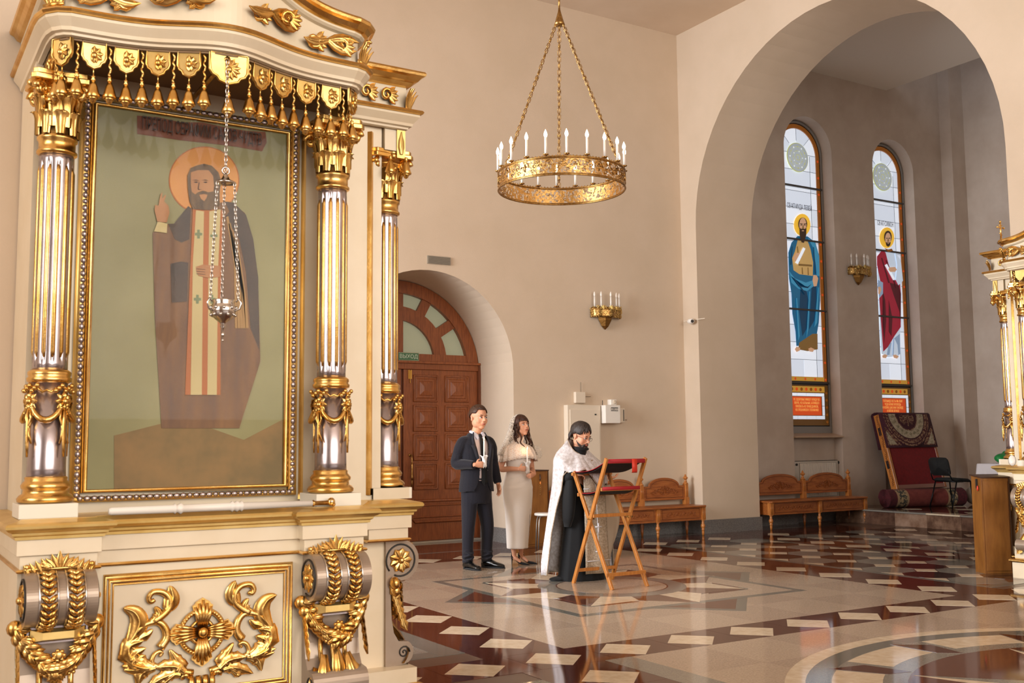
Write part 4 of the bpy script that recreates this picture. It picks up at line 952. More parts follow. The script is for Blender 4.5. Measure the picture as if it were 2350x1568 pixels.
def make_wing(root, sx):
    wp = [(sx*x, y) for x, y in WINGP]
    if sx < 0: wp = wp[::-1]
    def poly(off): return offpoly(wp, off)+[(sx*.70, .90), (sx*.70, .5)][::(1 if sx > 0 else -1)]
    b = B(); b.box((min(sx*.7, sx*1.05), .47, .20), (max(sx*.7, sx*1.05), .90, .94)); wb = obj('wing_cabinet', b, PAINT, root)
    b = B(); b.prism(poly(.055), 0, .165); b.prism(poly(.035), .165, .28); obj('wing_plinth', b, PAINT, wb)
    obj('plinth_moulding', B().sweep(wp, [(.035, .165), (.07, .165), (.078, .175), (.078, .187), (.066, .197), (.035, .205)]), GOLD, wb)
    b = B(); b.prism(poly(0), .935, 1.0); b.prism(poly(.014), 1.0, 1.066); obj('wing_block', b, PAINT, wb)
    obj('block_bead', B().sweep(wp, [(0, .93), (.010, .932), (.014, .938), (.010, .945), (0, .947)]), GOLD, wb)
    b = B(); b.sweep(wp, [(.010, 1.064), (.022, 1.066), (.024, 1.078), (.034, 1.084), (.036, 1.094), (.052, 1.102), (.062, 1.112), (.064, 1.122), (.058, 1.131), (.048, 1.134), (.03, 1.138), (-.005, 1.146)]); b.prism(poly(-.004), 1.145, 1.146); obj('wing_ledge', b, GOLDP, root)
    console_parts(Matrix.Translation((sx*1.05, .585, 0)) @ Matrix.Rotation(sx*PI/2, 4, 'Z'), root)
    gs = B(); gs.prism([(sx*.84, .472), (sx*.875, .472), (sx*.8575, .455)], .33, .90); obj('gilded_strip', gs, GOLD, wb)
    b = B(); x0, x1 = sorted((sx*.70, sx*1.05)); b.box((x0, .52, 1.146), (x1, .90, 3.2)); x0, x1 = sorted((sx*1.0, sx*1.21)); b.box((x0, .50, 1.146), (x1, .74, 1.205)); up = obj('wing_upper_cabinet', b, PAINT, root)
    b = B(); b.prism([(sx*.965, .52), (sx*1.0, .52), (sx*.9825, .500)], 1.17, 3.15); obj('gilded_strip', b, GOLD, up)
    column(root, sx*1.115, .62)
    ep = [(.72, .46), (1.20, .46), (1.20, .90)]; ep = [(sx*x, y) for x, y in ep]
    if sx < 0: ep = ep[::-1]
    def ept(off): return offpoly(ep, off)+[(sx*.68, .90), (sx*.68, .46)][::(1 if sx > 0 else -1)]
    e = obj('wing_entablature', B().prism(ept(-.03), 3.185, 3.27).prism(ept(-.02), 3.285, 3.43), PAINT, root)
    obj('cove', B().sweep(ep, [(-.03, 3.178), (-.012, 3.182), (-.010, 3.192), (.006, 3.197), (.010, 3.212), (.030, 3.236), (.038, 3.246), (.038, 3.258), (.03, 3.262)]), PAINT, e)
    obj('gilt_bead', B().sweep(ep, [(.03, 3.258), (.050, 3.262), (.056, 3.272), (.050, 3.282), (.030, 3.286), (-.02, 3.288)]), GOLD, e)
    obj('gilt_cornice', B().sweep(ep, [(-.02, 3.42), (.0, 3.425), (.012, 3.445), (.03, 3.45), (.045, 3.47), (.062, 3.478), (.066, 3.49), (.060, 3.502), (.03, 3.508), (-.05, 3.51)]).prism(ept(-.05), 3.43, 3.50), GOLD, e)
    x0, x1 = sorted((sx*1.06, sx*1.18)); obj('wing_panel', B().box((x0, .50, 3.06), (x1, .88, 3.19)), PAINT, e)
    x0, x1 = sorted((sx*1.13, sx*1.18)); b = B(); b.box((x0, .49, 3.02), (x1, .505, 3.185)); b.leaf([(sx*1.155, .488, 3.04+.13*t) for t in (0, .3, .6, 1)], .02, .015, (0, -1, 0), lobes=3); obj('wing_bracket', b, GOLDP, e)
    b = B(); d = Vector((sx*.7, -.7, 0)).normalized(); s = Vector((-d.y, d.x, 0)); p0 = Vector((sx*1.18, .48, 3.30))
    for k in (-2, -1, 0, 1, 2): b.leaf([p0+s*(.012*k*(1+1.5*t))+d*(.01+.035*t*t)+Vector((0, 0, .115*t*(1-.08*abs(k)))) for t in (0, .25, .5, .75, 1)], .018, .012, d, lobes=2)
    obj('corner_acanthus', b, GOLD, e)
    b = B()
    for k in range(2):
        cc = sx*(.93+.12*k); b.tube([(cc+.035*(1-q/16)*math.cos(q*.55), .455, 3.355+.04*(1-q/16)*math.sin(q*.55)) for q in range(15)], .010, 6)
        for q in range(5): a = -.8+.4*q; b.leaf([(cc+(.02+.05*t)*math.cos(a), .452, 3.355+(.02+.05*t)*math.sin(a)) for t in (0, .4, .7, 1)], .014, .018, (0, -1, 0))
    obj('frieze_scroll', b, GOLD, e)
    x, y = sx*1.17, .50; b = B(); tassel(b, x, y-.04, 3.02); tassel(b, sx*1.08, .47, 3.02); obj('tassel', b, GOLD, e)
KL = thing('kiot', 'tall cream and gold icon case with gilded columns nearest the camera on the left', 'icon case', (1.295, 4.65, 0), group=None)
make_kiot(KL)
KR = dup(KL, (10.1, 5.80, 0), -PI/2, 'cream and gold icon case cut by the right edge of the picture')
make_wing(KL, 1); make_wing(KR, -1)
_u = KR
# cross on the far shoulder of the right case
b = B(); b.tube([(0, 0, 0), (0, 0, .19)], .009, 8); b.tube([(0, -.05, .13), (0, .05, .13)], .007, 8); b.tube([(0, -.028, .155), (0, .028, .155)], .006, 8); b.tube([(0, -.022, .07), (0, .022, .05)], .005, 6)
for p in ((0, 0, .195), (0, .055, .13), (0, -.055, .13)): b.ell(p, .012, 8, 6)
b.lathe([(.03, 0), (.03, .01), (.012, .03), (.009, .05)], (0, 0, -.03), 12)
obj('finial_cross', b, GOLD, KR, loc=(-.80, .10, 3.545))
oc_ = thing('oval_icon', 'small white oval card standing on the ledge of the right case', 'card', (10.03, 6.50, 1.150), math.radians(-62))
obj('card', B().lathe([(0, 0), (.045, 0), (.045, .006), (0, .006)], (0, 0, .055), 24, 'y', sx=.75, sy=1.2), WHITE, oc_); obj('card_edge', B().tube([(.034*math.cos(2*PI*i/20), .003, .055+.054*math.sin(2*PI*i/20)) for i in range(20)], .003, 5, closed=True), DARK, oc_)
# the painting, its own flat thing inside the left case
PY = 4.65+.375
ic = thing('icon_painting', 'glazed painting of a bearded saint with an orange halo in the left case', 'icon', (1.295, PY, 1.24))
YP = PY
I_BG = mat('icon_olive_ground', '#8a8450', .45, col2='#a09a68', nscale=1.2); I_HALO = mat('icon_halo', '#d9922c', .4, col2='#cf8424', nscale=3); I_RED = mat('icon_banner', '#8a4a22', .5, col2='#7a3c1a', nscale=20)
I_ROBE = mat('icon_robe_brown', '#6a4a30', .5, col2='#8a6238', nscale=3, stretch=(4, 1, .6)); I_DARK = mat('icon_dark_mantle', '#3f342c', .5, col2='#574638', nscale=4); I_STOLE = mat('icon_stole', '#cdbb82', .5); I_ORG = mat('icon_orange_trim', '#b5692a', .5)
I_SK = mat('icon_flesh', '#c08a58', .5, col2='#a8713f', nscale=5); I_HAIR = mat('icon_hair', '#7a6040', .5, col2='#55412a', nscale=9, stretch=(5, 1, 1)); I_LN = mat('icon_line', '#3a2416', .5); I_GR = mat('icon_ground', '#9a7a4c', .6, col2='#7d6a44', nscale=4); I_CR = mat('icon_cross_green', '#7d8a62', .5); I_FOLD = mat('icon_fold', '#a98248', .5)
obj('painted_board', B().box((-.475, .004, 0), (.475, .02, 1.79)), I_BG, ic)
obj('picture_board', B().box((-.475, .385, 1.23), (.475, .398, 3.04)), mat('dim_gilt_board', '#b58a45', .45, col2='#8f6a34', nscale=2), KR)
def ip(name, m, pts, n):
    P = [at(x, y, 1, YP) for x, y in pts]; d = .003-.0012*n
    obj(name, B().prism([(p.x-1.295, p.z-1.24) for p in P], d, d+.0011, 'y'), m, ic)
def c8(*p): return [(340+x/3.921, 320+y/3.921) for x, y in p]
def cw(*p): return [(200+x/2.613, 200+y/2.613) for x, y in p]
ip('ground_painting', I_GR, [(262, 1000), (420, 960), (560, 1010), (655, 960), (658, 1125), (262, 1130)], 1)
ip('banner', I_RED, cw((300, 170), (430, 180), (560, 210), (690, 210), (830, 240), (960, 262), (1070, 268), (1078, 330), (1050, 385), (900, 358), (760, 340), (560, 318), (440, 300), (300, 280)), 1)
ip('halo_rim', I_ORG, c8(*circ(504, 368, 318, 306, 40)), 1); ip('halo', I_HALO, c8(*circ(504, 368, 308, 297, 40)), 2)
ip('robe', I_ROBE, c8((400, 600), (250, 760), (170, 760), (40, 840), (60, 1600), (120, 2600), (820, 2600), (1010, 2000), (990, 1250), (940, 900), (870, 660), (720, 560)), 3)
ip('mantle', I_DARK, c8((360, 600), (230, 760), (180, 760), (240, 900), (300, 930), (370, 900), (385, 620)), 4)
ip('mantle', I_DARK, c8((690, 560), (730, 650), (690, 700), (820, 900), (880, 1200), (920, 1700), (1000, 1900), (990, 1250), (945, 900), (880, 680), (770, 570)), 4)
ip('mantle_shade', I_DARK, c8((200, 1120), (290, 1100), (360, 1110), (350, 1460), (210, 1470)), 5)
for k in range(5): ip('fold', I_FOLD, c8((700+22*k, 700+60*k), (720+22*k, 690+60*k), (790+24*k, 1100+90*k), (800+26*k, 1700), (780+24*k, 1700), (770+22*k, 1120+90*k)), 5)
ip('trim', I_ORG, c8((400, 620), (365, 1440), (330, 2300), (650, 2300), (650, 1400), (670, 640)), 6)
ip('stole', I_STOLE, c8((428, 640), (400, 1100), (380, 2300), (480, 2300), (490, 1200), (500, 650)), 7); ip('stole', I_STOLE, c8((548, 650), (540, 1200), (530, 2300), (615, 2300), (625, 1200), (650, 630)), 7)
for cx_, cy_ in ((450, 855), (588, 870), (440, 1440), (570, 1440)):
    ip('stole_cross', I_CR, c8((cx_-12, cy_-40), (cx_+12, cy_-40), (cx_+12, cy_+40), (cx_-12, cy_+40)), 8); ip('stole_cross', I_CR, c8((cx_-32, cy_-12), (cx_+32, cy_-12), (cx_+32, cy_+12), (cx_-32, cy_+12)), 9)
ip('cuff', I_STOLE, c8((85, 740), (170, 760), (165, 845), (50, 830)), 8)
ip('raised_hand', I_SK, c8((80, 745), (55, 640), (60, 590), (90, 600), (100, 540), (112, 490), (125, 480), (122, 540), (150, 500), (160, 505), (140, 560), (180, 600), (190, 660), (165, 750)), 8)
ip('folded_hand', I_SK, c8((425, 1150), (480, 1130), (640, 1140), (640, 1240), (540, 1250), (450, 1230), (430, 1190)), 9)
for k in range(3): ip('finger_line', I_LN, c8((430, 1165+22*k), (510, 1172+22*k), (510, 1176+22*k), (430, 1169+22*k)), 10)
ip('hair', I_HAIR, c8((350, 330), (380, 260), (440, 235), (500, 222), (570, 240), (630, 300), (655, 380), (640, 470), (640, 600), (560, 640), (400, 630), (370, 560), (355, 450)), 8)
ip('face', I_SK, c8((380, 300), (440, 280), (540, 280), (580, 330), (590, 420), (580, 500), (540, 560), (440, 560), (395, 500), (380, 420)), 9)
ip('beard', I_HAIR, c8((380, 470), (420, 500), (440, 480), (490, 465), (540, 480), (580, 470), (600, 520), (570, 610), (500, 640), (420, 625), (380, 570)), 10)
ip('mouth', I_SK, c8((455, 502), (500, 495), (530, 505), (520, 530), (500, 560), (470, 540)), 11)
for x0_ in (395, 480): ip('brow', I_LN, c8((x0_, 372), (x0_+30, 366), (x0_+60, 376), (x0_+30, 373)), 11); ip('eye', I_LN, c8((x0_+10, 388), (x0_+32, 382), (x0_+52, 390), (x0_+32, 396)), 11)
ip('nose_line', I_LN, c8((452, 390), (458, 390), (448, 450), (478, 458), (448, 458), (440, 448)), 11)
_p = (at(310, 285, 1, YP)+at(612, 325, 1, YP))/2; M_ = Matrix.Translation((_p.x-1.295, -.012, _p.z-1.238)) @ Matrix.Rotation(PI/2, 4, 'X')
text('lettering', 'ПРЕПОД СЕРАФИМ САРОВ ЧУДТВ', .085, I_LN, ic, M_, sx=.40)
gl = obj('glass', B().box((-.47, -.03, .005), (.47, -.027, 1.785)), mat('case_glass', '#000000', .02, spec=.6, alpha=.05), ic)
# hanging lamp in front of the left case
hx, hy = 1.285, 4.48
hl = thing('hanging_lamp', 'silver filigree oil lamp hanging on chains before the bearded saint', 'lamp', (hx, hy, 0))
b = B()
def chain(b, p0, p1, r=.004, link=.016):
    p0, p1 = Vector(p0), Vector(p1); n = max(2, int((p1-p0).length/link)); d = (p1-p0)/n; t = d.normalized(); a = t.orthogonal().normalized(); c = t.cross(a)
    for i in range(n):
        m = p0+d*(i+.5); s = a if i % 2 else c; L = d.length*.62; w = link*.32
        b.tube([m+t*L*math.cos(2*PI*q/8)+s*w*math.sin(2*PI*q/8) for q in range(8)], r*.6, 4, closed=True)
chain(b, (0, 0, 3.15), (0, 0, 2.64), link=.022); o = obj('suspension_chain', b, CHROME, hl, kind=None)
obj('canopy_cap', B().lathe([(.004, 2.635), (.012, 2.62), (.02, 2.605), (.04, 2.596), (.045, 2.588), (.02, 2.59), (.003, 2.60)], (0, 0, 0), 20).tube([(.016*math.cos(q), 0, 2.645+.016*math.sin(q)) for q in [2*PI*i/12 for i in range(12)]], .004, 5, closed=True), CHROME, hl)
for k in range(3):
    a = math.radians(200+120*k); b = B(); chain(b, (.042*math.cos(a), .042*math.sin(a), 2.59), (.068*math.cos(a), .068*math.sin(a), 2.07), link=.018); obj('lamp_chain', b, CHROME, hl)
bw = obj('bowl', B().lathe([(.046, 2.072), (.050, 2.068), (.044, 2.058), (.052, 2.045), (.056, 2.03), (.052, 2.008), (.036, 1.988), (.018, 1.975), (.010, 1.965), (.014, 1.955), (.005, 1.945), (.001, 1.93)], (0, 0, 0), 24, cap=False), CHROME, hl)
b = B()
for i in range(10):
    a = 2*PI*i/10
    for z, r in ((2.035, .057), (2.005, .051)): b.ell((r*math.cos(a+z*30), r*math.sin(a+z*30), z), .008, 6, 4)
obj('filigree', b, CHROME, bw)
for k in range(3):
    a = math.radians(200+120*k); d = (math.cos(a), math.sin(a)); obj('lamp_handle', B().tube([(r*d[0], r*d[1], z) for r, z in ((.05, 2.02), (.075, 2.03), (.082, 2.055), (.07, 2.075), (.058, 2.06))], .004, 6), CHROME, bw)
obj('lamp_drop', B().ell((0, 0, 1.92), (.008, .008, .012), 8, 6).ell((0, 0, 1.895), .006, 8, 5).tube([(0, 0, 1.94), (0, 0, 1.89)], .002, 5), CHROME, bw)
obj('bracket', B().tube([(0, .0, 3.155), (-.02, .30, 3.12), (-.06, .56, 3.06)], .012, 6), BRASS, hl)
# white turned rail lying on the ledge
rl = thing('rail', 'white turned rod with gilt ball end lying on the ledge of the left case', 'rod', (1.43, 4.72, 1.166))
obj('rod', B().lathe([(.012, -.55), (.017, -.54), (.018, -.28), (.024, -.275), (.018, -.268), (.018, -.262), (.026, -.25), (.018, -.238), (.018, -.03), (.026, -.022), (.019, -.012), (.026, .0), (.019, .012), (.026, .022), (.018, .03), (.013, .36)], (0, 0, 0), 14, 'x'), WHITE, rl)
obj('ferrule', B().lathe([(.013, .36), (.016, .365), (.010, .375), (.011, .44)], (0, 0, 0), 12, 'x'), BRASS, rl)
obj('ball_end', B().ell((.455, 0, .004), (.020, .020, .020), 12, 8).ell((.47, .01, -.008), (.012, .012, .012), 8, 6), mat('bright_brass', '#e0bd86', .15, metal=1), rl)
# ------------------------------------------------------------------ chandelier
CX, CY, CZB = 5.53, 8.06, 3.83
CR = .605
ch = thing('chandelier', 'brass ring chandelier with a wreath of lit electric candles on chains', 'chandelier', (CX, CY, CZB))
b = B(); b.lathe([(CR, 0), (CR, .165)], (0, 0, 0), 64, cap=False); o = obj('filigree_band', b, FILI, ch)
b = B()
for z, r in ((0, .009), (.012, .005), (.153, .005), (.165, .009)): b.tube([(CR*math.cos(2*PI*i/72), CR*math.sin(2*PI*i/72), z) for i in range(72)], r, 5, closed=True, up=(0, 0, 1))
obj('band_rims', b, BRASS, ch)
b = B()
for i in range(120): a = 2*PI*i/120; b.ell((CR*math.cos(a), CR*math.sin(a), .176), .007, 5, 3)
for i in range(16):      # open scrolls and crosses worked in the band
    a0 = 2*PI*i/16
    def cyl(u, z): a = a0+u/CR; return ((CR+.004)*math.cos(a), (CR+.004)*math.sin(a), z)
    b.tube([cyl(0, .05), cyl(0, .12)], .005, 5); b.tube([cyl(-.022, .095), cyl(.022, .095)], .005, 5)
    b.tube([cyl(.042*math.cos(PI*q/8), .085+.055*math.sin(PI*q/8)) for q in range(9)], .004, 4)
    for s in (-1, 1):
        for k in (0, 1, 2): b.tube([cyl(s*(.075+.018*k)+.022*(1-q/14)*math.cos(q*.55), .045+.04*k+.022*(1-q/14)*math.sin(q*.55)) for q in range(12)], .0035, 4)
obj('band_ornament', b, BRASS, ch, kind='stuff')
capz = 5.52-CZB; top = Vector((0, 0, capz))
for k in range(3):
    a = math.radians(-62+120*k); p1 = Vector((CR*math.cos(a), CR*math.sin(a), .17)); p0 = top+Vector((.03*math.cos(a), .03*math.sin(a), -.03)); d = p1-p0; n = 26; t = d.normalized(); side = t.cross(Vector((0, 0, 1))).normalized(); nr = t.cross(side)
    b = B()
    for i in range(n):
        m = p0+d*((i+.5)/n); w = .017 if i % 3 else .010; L = d.length/n*.56
        for ax in (side, nr): b.tube([m+t*L*math.cos(2*PI*q/6)+ax*w*math.sin(2*PI*q/6) for q in range(6)], .0035, 4, closed=True)
        if i % 7 == 3: b.ell(m, .014, 6, 4)
    obj('ring_chain', b, BRASS, ch)
b = B(); b.lathe([(.055, -.06), (.045, -.03), (.028, .03), (.014, .08), (.008, .12)], tuple(top), 8); b.tube([top+Vector((0, 0, z)) for z in (.1, .28)], .010, 6); obj('suspension_cap', b, BRASS, ch)
b = B(); chain(b, top+Vector((0, 0, .25)), (0, 0, CZ-CZB), link=.05, r=.010); obj('suspension_chain', b, BRASS, ch)
b = B()
for r_, z in ((.03, -.02), (.02, -.2), (.016, -.45)): pass
for i in range(20):
    a = 2*PI*(i+.35)/20; x, y = (CR+.002)*math.cos(a), (CR+.002)*math.sin(a); z0 = .175
    if i == 0:
        c0 = obj('candle', B().lathe([(.011, 0), (.011, .155)], (0, 0, .018), 12), WAX, ch, loc=(x, y, z0))
        obj('drip_pan', B().lathe([(.006, 0), (.024, .008), (.028, .016), (.024, .016), (.006, .012)], (0, 0, 0), 14), BRASS, c0)
        obj('bulb', B().lathe([(.008, .170), (.014, .182), (.0165, .198), (.013, .215), (.006, .232), (.001, .245)], (0, 0, 0), 12), BULB, c0)
        kids = list(c0.children)
    else:
        c1 = c0.copy(); COL.objects.link(c1); c1.parent = ch; c1.location = (x, y, z0)
        for g in kids: g2 = g.copy(); COL.objects.link(g2); g2.parent = c1
# ------------------------------------------------------------------ wall sconces
def make_sconce(label, loc):
    s = thing('wall_sconce', label, 'sconce', loc, 0)
    def pl(u):   # lobed plan of the bracket
        a = PI*u; return (-.265*math.cos(a), -.02-.13*math.sin(a)-.035*abs(math.sin(3*a)))
    b = B(); n = 48; rows = []
    for k in range(5):
        z = -.02+.035*k; rows.append([(pl(i/n)[0], pl(i/n)[1], z+(.02*abs(math.sin(6*PI*i/n)) if k == 4 else 0)) for i in range(n+1)])
    b.grid(rows); obj('filigree_band', b, BRASS, s, solid=.004)
    b = B()
    for i in range(110):
        u = random.random(); x, y = pl(u); z = random.uniform(-.01, .15); r = random.uniform(.010, .020); t = random.uniform(0, 6)
        b.tube([(x+r*math.cos(q+t), y-.006, z+r*math.sin(q+t)) for q in (0, 1, 2, 3, 4)], .0045, 4)
    for c in (-.12, .0, .12):
        for q in range(5):
            a = math.radians(30+30*q); b.leaf([(c+(.01+.06*t)*math.cos(a), pl(.5+c/.5)[1]-.012, .09+(.01+.07*t)*math.sin(a)) for t in (0, .4, .7, 1)], .014, .01, (0, -1, 0))
    obj('leaf_scrolls', b, GOLDP, s)
    b = B(); b.rings([[(x*f, -.02+y*f*.8, z) for x, y in ((-.13, 0), (-.06, -.12), (.06, -.12), (.13, 0))] for f, z in ((1, .0), (.92, -.05), (.5, -.14), (.06, -.19))], smooth=False); obj('pendant', b, mat('shaded_brass', '#8a6434', .4, metal=1, bump=.8, bscale=60), s)
    for i, u in enumerate((.10, .30, .5, .70, .90)):
        x, y = pl(u); x *= .92; c = obj('candle', B().lathe([(.0125, .135), (.0125, .29)], (x, y+.01, 0), 12), WHITE, s)
        obj('drip_pan', B().lathe([(.006, .118), (.026, .126), (.028, .134), (.012, .134)], (x, y+.01, 0), 12), DARK, c); obj('bulb', B().lathe([(.010, .292), (.012, .30), (.017, .32), (.012, .35), (.002, .375)], (x, y+.01, 0), 12), BULBOFF, c)
    return s
make_sconce('gilt filigree wall sconce with unlit candles on the plain wall by the fuse boxes', (9.43, 12.65, 3.31))
make_sconce('gilt filigree wall sconce with unlit candles between the two stained windows', (15.33, 12.80, 4.43))
# ------------------------------------------------------------------ boxes on the back wall
def cabinet(name, label, cat, x0, x1, z0, z1, d, m=WARMW): return tag(obj(name, B().box((x0, YW-d, z0), (x1, YW, z1)), m, bevel=.008), label, cat)
c = cabinet('fuse_cabinet', 'tall flat off-white metal cabinet on the wall behind the priest', 'cabinet', 8.66, 9.26, .95, 1.97, .10)
obj('cabinet_door', B().box((8.70, YW-.112, 1.0), (9.23, YW-.098, 1.90)), WARMW, c, bevel=.003); obj('lock', B().box((9.14, YW-.118, 1.82), (9.17, YW-.11, 1.84)), DARK, c)
obj('latch', B().box((8.735, YW-.13, 1.42), (8.755, YW-.11, 1.60)), mat('chrome_latch', '#c8b9a2', .25, metal=.8), c)
c = cabinet('fuse_box', 'small white fuse box lettered with a black banded label', 'fuse box', 9.28, 9.56, 1.70, 1.97, .19, WHITE)
obj('side_housing', B().box((9.56, YW-.12, 1.71), (9.70, YW, 1.93)), WARMW, c, bevel=.008); obj('side_slot', B().box((9.695, YW-.10, 1.73), (9.703, YW-.08, 1.90)), DARK, c)
obj('side_slot', B().box((9.668, YW-.124, 1.735), (9.680, YW-.118, 1.905)), DARK, c)
for z in (1.882, 1.926): obj('label_bar', B().box((9.385, YW-.193, z), (9.515, YW-.189, z+.009)), DARK, c)
text('lettering', 'СВОТ', .044, DARK, c, facing_y(9.45, YW-.1915, 1.909), sx=1.15)
c = cabinet('thermostat_box', 'small cream box with an aerial above the tall white wall cabinet', 'control box', 8.84, 9.02, 2.00, 2.165, .06)
obj('aerial', B().tube([(8.965, YW-.02, 2.16), (8.965, YW-.02, 2.31)], .004, 5), mat('cable_grey', '#8d7d6b', .5), c); obj('cable', B().tube([(9.02, YW-.02, 2.10), (9.14, YW-.02, 2.10)], .004, 5), mat('cable_grey', '#8d7d6b', .5), c)
c = cabinet('wall_speaker', 'tiny white louvred speaker standing on the lettered fuse box', 'speaker', 9.46, 9.57, 1.975, 2.06, .09, WHITE); obj('speaker_cone', B().lathe([(0, 0), (.028, 0), (.032, -.006), (.02, -.008), (0, -.006)], (9.525, YW-.091, 2.02), 14, 'y'), WARMW, c)
tag(obj('cable_stub', B().tube([(9.335, YW-.05, 1.975), (9.335, YW-.05, 2.045)], .005, 6), DARK), 'short black cable stub rising from the lettered fuse box', 'cable')
tag(obj('conduit', B().tube([(9.70, YW-.01, 1.755), (9.82, YW-.01, 1.755)], .006, 6), mat('cable_grey', '#8d7d6b', .5)), 'thin grey conduit running right from the fuse box', 'conduit')
# surveillance camera on the arch pier
c = thing('security_camera', 'small white dome camera fixed to the pier left of the arch', 'camera', (11.0, 12.44, 3.31))
obj('mount', B().lathe([(.045, 0), (.045, -.03), (.02, -.05)], (0, 0, 0), 14, 'x'), WHITE, c); obj('body', B().ell((-.08, -.06, -.01), (.05, .07, .045), 14, 8), WHITE, c); obj('lens', B().ell((-.10, -.115, -.015), (.025, .025, .025), 10, 6), DARK, c)
obj('conduit', B().box((-.008, -.30, .01), (-.001, .2, .022)), WARMW, c)
# ------------------------------------------------------------------ benches
def make_bench(root, n, w, dep=.40):
    """n seats wide; origin front left foot"""
    L = n*w
    s = B(); s.prism([(-.05, -.03), (-.02, -.06), (L+.02, -.06), (L+.05, -.03), (L+.05, dep+.02), (-.05, dep+.02)], .43, .455); obj('seat', s, BENCHW, root, bevel=.006)
    for i in range(n):
        ap = obj('apron', B().box((i*w+.03, -.012, .235), ((i+1)*w-.03, .012, .43)), BENCHW, root)
        obj('apron_moulding', B().tube([(i*w+.08, -.014, .27), ((i+1)*w-.08, -.014, .27), ((i+1)*w-.08, -.014, .41), (i*w+.08, -.014, .41)], .004, 5, closed=True), CARVED, ap)
        b = B(); m = int((w-.3)/.06)
        for k in range(m):
            cx = i*w+.15+(w-.3)*(k+.5)/m
            b.tube([(cx+.024*(1-q/13)*math.cos(q*.6)*(1 if k % 2 else -1), -.015, .34+.036*(1-q/13)*math.sin(q*.6)*(1 if k % 2 else -1)) for q in range(11)], .005, 4)
            b.leaf([(cx-.02, -.013, .33), (cx, -.013, .345), (cx+.03, -.013, .365)], .01, .007, (0, -1, 0))
        obj('apron_carving', b, CARVEDM, ap)
        x0, x1 = i*w+.03, (i+1)*w-.03; xm = (x0+x1)/2; P = [(x0, .53), (x1, .53), (x1, .745), (x1-.1, .745)]+[(xm+(w/2-.14)*math.cos(math.radians(a))*1.0, .745+.125*math.sin(math.radians(a))) for a in range(0, 181, 12)]+[(x0+.1, .745), (x0, .745)]
        bp = obj('backrest', B().prism(P, dep-.04, dep-.012, 'y'), BENCHW, root, bevel=.004)
        obj('back_moulding', B().tube([(x, dep-.043, z) for x, z in [(x0+.05, .57), (x1-.05, .57), (x1-.05, .715), (x1-.13, .72)]+[(xm+(w/2-.17)*math.cos(math.radians(a)), .735+.10*math.sin(math.radians(a))) for a in range(0, 181, 15)]+[(x0+.13, .72), (x0+.05, .715)]], .004, 5, closed=True), CARVED, bp)
        b = B()
        for sg in (-1, 1):
            for k, (cx, cz, r) in enumerate(((.05, .70, .04), (.12, .675, .038), (.19, .66, .035), (.07, .64, .03), (.245, .645, .022))):
                b.tube([(xm+sg*(cx+r*(1-q/15)*math.cos(q*.5)), dep-.045, cz+r*(1-q/15)*math.sin(q*.5)) for q in range(14)], .006, 4)
                b.leaf([(xm+sg*(cx-.03), dep-.042, cz-.03), (xm+sg*cx, dep-.042, cz-.01), (xm+sg*(cx+.04), dep-.042, cz+.01)], .012, .008, (0, -1, 0))
        b.tube([(xm-.03, dep-.045, .63), (xm, dep-.047, .745), (xm+.03, dep-.045, .63)], .006, 4)
        obj('back_carving', b, CARVEDM, bp)
    for i in range(n+1):
        x = i*w
        lg = B(); lg.box((x-.035, -.03, .235), (x+.035, .035, .43)); lg.lathe([(.030, .235), (.024, .22), (.016, .205), (.026, .195), (.018, .185), (.030, .165), (.036, .145), (.032, .125), (.020, .105), (.026, .095), (.026, .085), (.018, .075), (.022, .05), (.015, 0)], (x, 0, 0), 16); o = obj('leg', lg, BENCHL, root)
        g = B(); 
        for dx in (-.018, .018): g.tube([(x+dx, -.031, .25), (x+dx, -.031, .42)], .007, 5)
        obj('fluting', g, BENCHL, o)
        lg = B(); lg.lathe([(.028, .42), (.018, .40), (.026, .30), (.020, .22), (.034, .15), (.020, .10), (.024, .08), (.014, 0)], (x, dep-.03, 0), 12); obj('leg', lg, BENCHW, root)
        pb = B(); pb.box((x-.04, dep-.06, .455), (x+.04, dep+.015, .56)); pb.box((x-.032, dep-.05, .56), (x+.032, dep+.01, .765)); pb.lathe([(.038, .765), (.040, .778), (.022, .79), (.026, .80), (.018, .81), (.018, .83), (.038, .848), (.040, .860), (.028, .874), (.014, .884), (.018, .894), (.008, .91), (.001, .915)], (x, dep-.022, 0), 16); o = obj('post', pb, BENCHL, root, bevel=.003)
        g = B()
        for dx in (-.016, .016): g.tube([(x+dx, dep-.052, .57), (x+dx, dep-.052, .75)], .007, 5)
        obj('fluting', g, BENCHL, o)
    for x in (0, L): obj('side_rail', B().box((x-.012, .03, .235), (x+.012, dep-.05, .43)), BENCHW, root)
bn = thing('bench', 'carved oak church bench against the plain wall beneath the gilt sconce', 'bench', (8.19, 12.12, 0)); make_bench(bn, 3, .88)
bn2 = thing('bench', 'carved oak church bench beneath the first stained window by the radiator', 'bench', (12.30, 12.16, 0)); make_bench(bn2, 2, 1.11, .36)
